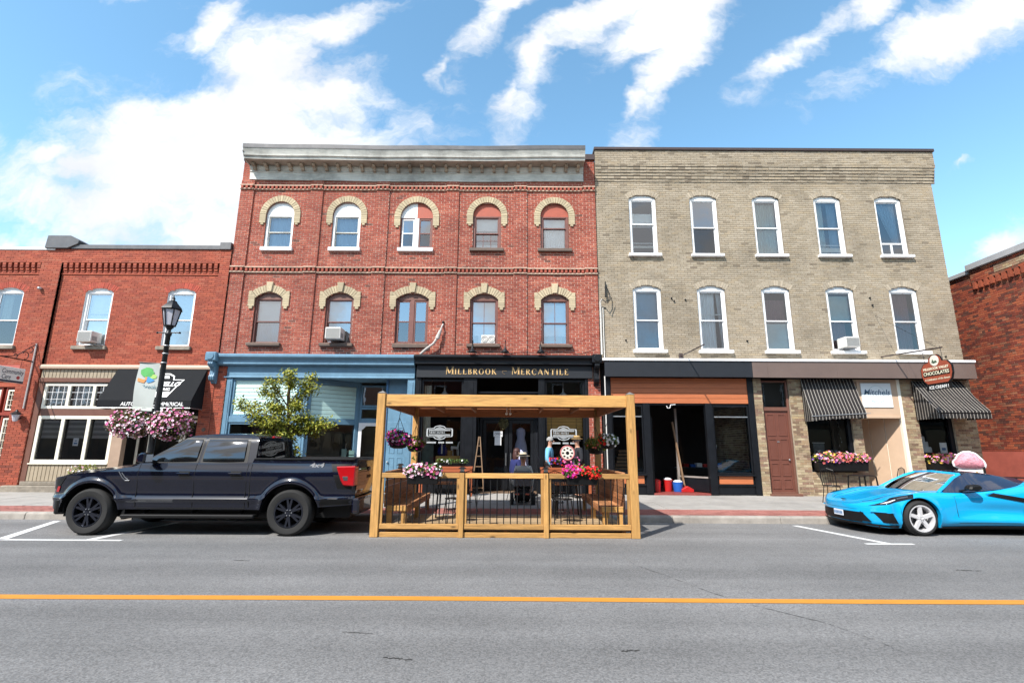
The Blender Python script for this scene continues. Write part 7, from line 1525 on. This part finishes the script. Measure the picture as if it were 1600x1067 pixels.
# mobility scooter under the hatted person
sc_ = thing('mobility_scooter', 'black mobility scooter standing on the pavers behind the patio', 'scooter', (.30, 13.800, .15))
for x in (.02, .58): o = MB().lathe([(.07, -.05), (.15, -.05), (.16, -.02), (.16, .02), (.15, .05), (.07, .05)], (x, 13.720, .31), 24, 'x', cap=False).build('wheel', M_RUB, sc_, smooth=40); MB().lathe([(.07, -.045), (.01, -.04)], (x, 13.720, .31), 16, 'x').build('hub', M_STEEL, o)
o = MB().lathe([(.06, -.05), (.12, -.05), (.13, 0), (.12, .05), (.06, .05)], (.30, 14.650, .28), 20, 'x').build('wheel', M_RUB, sc_, smooth=40)
MB().box(.08, .52, 13.600, 13.960, .30, .50).build('motor_cover', M_TRIM, sc_, bevel=.05); MB().box(.10, .50, 13.960, 14.600, .24, .30).build('footboard', M_TRIM, sc_, bevel=.02); MB().box(.06, .54, 13.700, 14.120, .56, .64).build('seat', M_TRIM, sc_, bevel=.03); MB().box(.06, .54, 13.620, 13.700, .62, 1.02).build('backrest', pm('grey_vinyl', (.12, .12, .13), .6), sc_, bevel=.03)
MB().tube([(.30, 14.650, .4), (.30, 14.520, .85), (.30, 14.460, 1.0)], .025, 8).tube([(.08, 14.400, 1.02), (.30, 14.460, 1.0), (.52, 14.400, 1.02)], .014, 6).build('tiller', M_IRON, sc_); MB().box(.27, .33, 13.750, 13.850, .48, .57).build('seat_post', M_IRON, sc_)
for x in (.16, .42): MB().box(x - .05, x + .05, 13.585, 13.600, .42, .46).build('rear_lamp', M_LRED, sc_)
MB().box(.02, .08, 13.650, 14.000, .80, .84).box(.52, .58, 13.650, 14.000, .80, .84).build('armrests', M_TRIM, sc_, bevel=.01)
st = put(ch, .16, 14.62, .19, -60, 'black metal chair under the person in the navy top', G)
# ------------------------------------------------------------------ things in front of and inside the shops
def ptable(x0, x1, y, label):
    t = thing('plant_bench', label, 'bench', ((x0 + x1) / 2, y, .18), 'orange stained plant benches'); M_OS = pm('orange_stain', (.34, .085, .028), .6, .15, 4, stretch=(1, 6, 6))
    MB().box(x0, x1, y - .16, y + .16, 1.00, 1.06).build('top', M_OS, t, bevel=.006); MB().box(x0 + .02, x1 - .02, y - .15, y - .12, .90, .999).build('apron', M_OS, t)
    for x in (x0 + .02, x1 - .08): MB().box(x, x + .06, y - .15, y - .09, .2, .90).box(x, x + .06, y + .09, y + .15, .2, 1.0).build('leg', M_OS, t)
    return t
ptable(-2.75, -1.15, 15.55, 'orange stained plant bench left of the double shop doors'); ptable(.85, 2.35, 15.15, 'orange stained plant bench right of the double shop doors')
box_planter(-2.2, -1.35, 15.42, 15.62, 1.062, 1.16, 'low dark tray of greenery on the left plant bench', 'planter', [(P_WHT, 1)], 61, .09, nf=14, nl=300)
box_planter(1.15, 1.95, 15.02, 15.22, 1.062, 1.16, 'tray of pink and red flowers on the right plant bench', 'planter', [(P_PINK, 3, 1.8, .3), (P_RED, 3, 1.2, .2), (P_PUR, 1)], 62, .14, nf=110, nl=260, fsz=.035)
pw = thing('pinwheel_ornament', 'round white and black metal flower ornament standing on the right plant bench', 'ornament', (1.63, 14.95, 1.06))
MB().lathe([(.0, -.01), (.17, -.008), (.19, .0)], (1.63, 14.95, 1.48), 24, 'y').build('disc', pm('ornament_cream', (.70, .66, .58), .6), pw); MB().tube([(1.63, 14.96, 1.06), (1.63, 14.96, 1.4)], .012, 6).build('stem', M_IRON, pw); MB().tube([(1.63 + .20 * math.cos(k * .2618), 14.95, 1.48 + .20 * math.sin(k * .2618)) for k in range(24)], .018, 6, closed=True).build('rim', pm('ornament_pink', (.50, .14, .14), .6), pw)
for k in range(8):
    a = k * .7854; r = .13; MB().ball((1.63 + r * math.cos(a), 14.935, 1.48 + r * math.sin(a)), .034, .006, .022).build('petal', M_TRIM, pw)
MB().ball((1.63, 14.935, 1.48), .05, .006, .05).build('centre', M_TRIM, pw)
es = thing('folding_ladder', 'weathered wooden ladder leaning beside the double shop doors', 'ladder', (-.98, 15.9, .2))
for (p, q) in (((-1.22, 15.75, .22), (-1.02, 16.0, 1.95)), ((-.82, 15.75, .22), (-.98, 16.0, 1.95))): MB().beam(p, q, .03, .05).build('rail', pm('bare_wood', (.20, .12, .065), .7, .2, 5), es)
for k in range(5): f_ = .12 + k * .18; MB().beam((-1.22 + .2 * f_, 15.75 + .25 * f_, .22 + 1.73 * f_), (-.82 - .16 * f_, 15.75 + .25 * f_, .22 + 1.73 * f_), .025).build('rung', MATS['bare_wood'], es)
os_ = thing('open_sign', 'white open sign hanging on the double shop door', 'sign', (-.42, 17.15, 1.9)); MB().box(-.60, -.30, 17.14, 17.155, 1.98, 2.16).build('board', M_WHITE, os_); MB().box(-.56, -.34, 17.14, 17.15, 1.70, 1.975).build('notice', M_WHITE, os_); MB().tube([(-.56, 17.14, 2.16), (-.45, 17.14, 2.45), (-.34, 17.14, 2.16)], .004, 4).build('cord', M_CYL, os_); text('OPEN', .095, INK, (-.45, 17.135, 2.07), os_, extrude=.001, shear=.15)
wt = thing('wreath', 'dry olive wreath on the double shop door', 'wreath', (-.28, 17.12, 2.4)); rnd = random.Random(8); m = MB()
for _ in range(420): a = rnd.uniform(0, 6.28); r = rnd.uniform(.0, .17); leafq(m, rnd, (-.27 + r * math.cos(a), 17.12 + rnd.uniform(-.03, .02), 2.42 + r * math.sin(a) * 1.2), .03)
m.build('leaves', pm('olive_dry', (.14, .12, .05), .8, tone=[(.08, .07, .03), (.20, .17, .07)]), wt)
dr_ = thing('hanging_dress', 'pale lilac dress hanging inside the double shop door', 'dress', (.30, 17.5, 1.2)); MB().lathe([(.30, 0), (.26, .35), (.20, .75), (.13, 1.0), (.16, 1.15), (.14, 1.28), (.05, 1.34)], (.32, 17.45, .95), 24, cap=False).build('dress', pm('lilac_cloth', (.46, .46, .62), .9, .15, 5), dr_, smooth=True); MB().tube([(.32, 17.45, 2.28), (.32, 17.45, 2.5)], .006, 4).build('hanger', M_STEEL, dr_)
bld = thing('roller_blind', 'yellow bamboo blind in the right black shop window', 'blind', (1.72, FY + .2, 2.3)); M_BAM = pm('bamboo', (.66, .40, .12), .6, .12, 3, stretch=(1, 5, 9), objvar=.08)
for k in range(9): MB().box(1.14, 2.28, FY + .15, FY + .165, 2.02 + k * .105, 2.02 + k * .105 + .098).build('slat', M_BAM, bld)
for x in (1.28, 2.08): MB().tube([(x, FY + .14, 1.98), (x, FY + .14, 2.95)], .006, 4).build('cord', M_MAROON, bld)
MB().box(1.13, 2.29, FY + .145, FY + .17, 1.985, 2.018).build('bottom_rail', M_BAM, bld)
cr_ = thing('display_crate', 'orange wooden crate in the left black shop window', 'crate', (-2.0, FY + .4, .9))
for k in range(3): MB().box(-2.42, -1.66, FY + .28, FY + .30, 1.10 + k * .085, 1.10 + k * .085 + .078).build('slat', M_BAM, cr_)
MB().box(-2.42, -1.66, FY + .301, FY + .62, 1.10, 1.352).build('box', M_BAM, cr_)
vs_ = thing('blue_jug', 'navy and white patterned jug on the window crate', 'jug', (-2.22, FY + .4, 1.36)); MB().lathe([(.10, 0), (.17, .10), (.16, .22), (.09, .30), (.10, .36)], (-2.22, FY + .42, 1.355), 18).build('bowl', pm('cobalt_glaze', (.02, .03, .20), .25, .3, 20), vs_, smooth=True); MB().box(-2.24, -2.20, FY + .2, FY + .22, 1.42, 1.75).build('white_band', M_WHITE, vs_)
hr = thing('white_figurine', 'white long-legged animal figurine on the window crate', 'figurine', (-1.76, FY + .4, 1.36)); MB().tube([(-1.95, FY + .4, 1.62), (-1.72, FY + .4, 1.60)], [.045, .04], 8).tube([(-1.74, FY + .4, 1.61), (-1.70, FY + .4, 1.78), (-1.62, FY + .4, 1.82)], [.03, .022, .015], 8).build('body', M_WHITE, hr, smooth=True)
for x in (-1.94, -1.90, -1.76, -1.72): MB().tube([(x, FY + .4, 1.60), (x + .02, FY + .4, 1.36)], [.014, .01], 6).build('leg', M_WHITE, hr)
bk = thing('woven_basket', 'small woven basket between the jug and the figurine', 'basket', (-1.98, FY + .38, 1.36)); MB().lathe([(.07, 0), (.09, .17), (.095, .17)], (-1.98, FY + .38, 1.355), 14).build('basket', STRAWT, bk)
pc = thing('window_curtain', 'cream panel curtain at the edge of the left black shop window', 'curtain', (-2.75, FY + .2, 2.4)); curtain(-2.85, -2.62, 1.75, 3.6, FY + .25, k=2).build('cloth', pm('cream_cloth', (.62, .60, .50), .9), pc, smooth=True)
pr_ = thing('framed_print', 'dark green framed print at the bottom of the left black shop window', 'picture', (-2.7, FY + .2, 1.3)); MB().box(-2.84, -2.48, FY + .18, FY + .2, 1.12, 1.74).build('print', pm('print_green', (.09, .14, .13), .6, .5, 4), pr_)
# blue shop: hats on stands, boards, shelf of dried flowers
m_dim = pm('display_navy', (.03, .05, .06), .7, .3, 4)
for i, x in enumerate((-6.05, -5.72)):
    t = thing('framed_print', ['left dark picture hanging in the blue shop', 'right dark picture hanging in the blue shop'][i], 'picture', (x, FY + 2.5, 1.5), 'pictures on the blue shop wall'); MB().box(x - .22, x + .22, FY + 2.55, FY + 2.58, 1.2, 2.1).build('frame', m_dim, t); MB().tube([(x + .02, FY + 2.54, 1.75), (x, FY + 2.54, 1.6), (x + .05, FY + 2.54, 1.35)], [.03, .02, .02], 6).build('white_figure', M_WHITE, t)
sg = thing('shop_notice', 'stacked mint notices in the splayed blue shop window', 'sign', (-5.5, FY + 1.0, 1.2)); MB().box(-5.66, -5.50, FY + .95, FY + .96, 1.02, 1.55).build('card', M_MINT, sg)
for k in range(3): MB().box(-5.47, -5.25, FY + 1.0, FY + 1.01, 1.05 + k * .16, 1.18 + k * .16).build('card', pm('dark_mint_card', (.08, .16, .15), .7), sg)
df = thing('dried_flowers', 'wine coloured dried flowers on a shelf in the blue shop window', 'flowers', (-8.2, FY + .5, 2.0)); MB().box(-8.95, -7.0, FY + .35, FY + .7, 1.90, 1.93).build('shelf', M_OLDW, df); bloom_mass(df, [(-8.35, FY + .5, 2.06, .15, .1, .16), (-7.95, FY + .5, 2.04, .22, .1, .12)], 120, 160, [(P_DRK, 1)], 71, fsz=.035)
# open shop under renovation
def bucket(x, y, r, h, mat, label, fillm=None):
    t = thing('bucket', label, 'bucket', (x, y, .28), 'buckets in the open shop'); MB().lathe([(r * .8, .28), (r, .28 + h), (r * 1.04, .28 + h), (r * .9, .28 + h - .02)], (x, y, 0), 18).build('pail', mat, t, smooth=40); MB().ball((x, y, .28 + h), r * .85, r * .85, .06, 10, 5, z0=0).build('contents', fillm or M_WHITE, t)
RPL = pm('red_plastic', (.42, .012, .012), .4); BPL = pm('blue_plastic', (.012, .10, .42), .4)
bucket(4.62, 16.55, .14, .34, RPL, 'red bucket at the left side of the open shop doorway', RPL); bucket(5.08, 16.9, .16, .36, RPL, 'red bucket in the middle of the open shop'); bucket(5.36, 16.75, .17, .30, BPL, 'blue bucket of rags in the open shop')
tl_ = thing('tool_case', 'low red tool case on the open shop floor', 'case', (5.62, 16.7, .28)); MB().prism([(5.42, .275), (5.80, .275), (5.80, .36), (5.62, .46), (5.42, .36)], 'y', 16.55, 16.8).build('case', RPL, tl_, bevel=.01)
wb = thing('work_table', 'folding table loaded with red and blue supplies in the open shop', 'table', (6.3, 17.4, .28)); MB().box(5.6, 7.2, 17.3, 17.9, .98, 1.02).build('top', m_dim, wb)
for x in (5.7, 7.1): MB().tube([(x, 17.4, .28), (x, 17.4, .98)], .015, 6).tube([(x, 17.8, .28), (x, 17.8, .98)], .015, 6).build('leg', M_STEEL, wb)
rnd = random.Random(4)
for k, (mat, nm) in enumerate(((RPL, 'red'), (BPL, 'blue'), (M_WHITE, 'white'), (RPL, 'red'), (pm('amber_plastic', (.45, .18, .03), .5), 'amber'), (BPL, 'blue'))):
    x = 5.8 + k * .22; b_ = MB().box(x, x + .17, 17.35, 17.6, 1.022, 1.10 + rnd.random() * .14).build('supply_box', mat, bevel=.01); tag(b_, ['red supply box at the near end of the work table', 'blue supply box second from the near end of the work table', 'white supply box on the work table', 'red supply box in the middle of the work table', 'amber supply box on the work table', 'blue supply box at the far end of the work table'][k], 'box', 'supplies on the work table')
pl_ = thing('plank', 'bare plank leaning in the open shop doorway', 'plank', (5.6, 16.9, .3)); MB().beam((5.62, 16.85, .28), (5.40, 17.1, 2.5), .05, .09).build('plank', MATS['bare_wood'], pl_)
pipe = thing('pole', 'pale pole leaning against the inner brick wall', 'pole', (6.6, 16.6, .85)); MB().beam((6.45, 16.5, .87), (6.62, 16.6, 1.75), .05, .03).build('pole', M_WHITE, pipe)
mn = thing('garment', 'dark red garment hung in the left window of the open shop', 'garment', (4.02, 16.6, 1.6)); curtain(3.88, 4.14, 1.35, 2.2, 16.6, k=2).build('cloth', pm('crimson_cloth', (.22, .01, .02), .9), mn, smooth=True)
wdp = thing('lumber_pile', 'pile of lumber offcuts behind the left window of the open shop', 'lumber', (3.6, 16.6, 1.0))
for k in range(6): MB().box(3.3 + .03 * k, 3.95 - .04 * (k % 3), 16.45 + .03 * (k % 2), 16.75, .95 + k * .11, 1.02 + k * .11).build('offcut', MATS['bare_wood'], wdp)
hk = thing('ceiling_hook', 'white curved hook under the orange boards', 'hook', (5.0, 16.1, 3.0)); MB().tube([(4.92, 16.02, 2.95), (4.94, 16.02, 2.88), (5.02, 16.02, 2.88), (5.05, 16.02, 2.98), (5.2, 16.02, 2.99)], .014, 6).build('hook', M_WHITE, hk)
# cake shop windows
ck = thing('tiered_cake', 'white three-tier display cake in the corner window', 'cake', (13.3, FY + .4, 1.27)); 
for k, (r, z) in enumerate(((.26, 0), (.19, .17), (.12, .34))): MB().lathe([(r, 1.55 + z), (r, 1.70 + z), (r * .95, 1.72 + z)], (13.28, FY + .42, 0), 20).build('tier', M_WHITE, ck, smooth=40)
MB().ball((13.28, FY + .42, 2.09), .07).build('topper', M_WHITE, ck, smooth=True); MB().lathe([(.28, 1.50), (.28, 1.545)], (13.28, FY + .42, 0), 20).lathe([(.1, 1.27), (.05, 1.5)], (13.28, FY + .42, 0), 14).build('stand', M_IRON, ck)
po = thing('poster', 'white printed notice in the corner window', 'poster', (13.78, FY + .1, 1.7)); MB().box(13.62, 13.84, FY + .095, FY + .1, 1.52, 1.86).build('sheet', M_WHITE, po); MB().box(13.67, 13.79, FY + .091, FY + .094, 1.62, 1.70).build('print', MATS['poster_print'], po)
ct = thing('chalk_board', 'small slate menu board in the window left of the cake shop door', 'board', (9.95, FY + .4, 1.3)); MB().box(9.75, 10.1, FY + .35, FY + .37, 1.42, 1.82).build('slate', pm('slate', (.10, .12, .13), .7, .4, 14), ct); MB().box(9.73, 10.12, FY + .345, FY + .375, 1.385, 1.418).box(9.73, 10.12, FY + .345, FY + .375, 1.822, 1.845).build('frame', M_STEEL, ct)
be = thing('table_bell', 'white bell shaped ornament in the window beside the brown door', 'ornament', (9.52, FY + .3, 1.27)); MB().lathe([(.08, 1.27), (.09, 1.31), (.05, 1.33), (.08, 1.42), (.05, 1.50), (.02, 1.58), (.03, 1.62), (.004, 1.65)], (9.54, FY + .32, 0), 14).build('bell', M_WHITE, be, smooth=True)
for i in range(3):
    b_ = MB().lathe([(.03, 1.27), (.008, 1.34), (.008, 1.42), (.05, 1.50), (.045, 1.60)], (10.2 + i * .14, FY + .4, 0), 12).build('glass_goblet', M_FROST); tag(b_, ['leftmost clear goblet in the cake shop window', 'middle clear goblet in the cake shop window', 'rightmost clear goblet in the cake shop window'][i], 'goblet', 'goblets in the cake shop window')
fl = thing('string_lights', 'string of tiny white lights on the right jamb of the cake shop window', 'lights', (10.6, FY + .2, 2))
for k in range(13): MB().ball((10.55 + .05 * math.sin(k * 2.3), FY + .2, 1.5 + k * .12), .012, n=6, m=4).build('bulb', M_WHITE, fl)
MB().tube([(10.55 + .05 * math.sin(k * 2.3), FY + .205, 1.5 + k * .12) for k in range(13)], .004, 4).build('wire', M_TRIM, fl)
ad = text('• • •', .12, M_STEEL, (8.62, FY - .30, 3.86), TB, 'street_number');
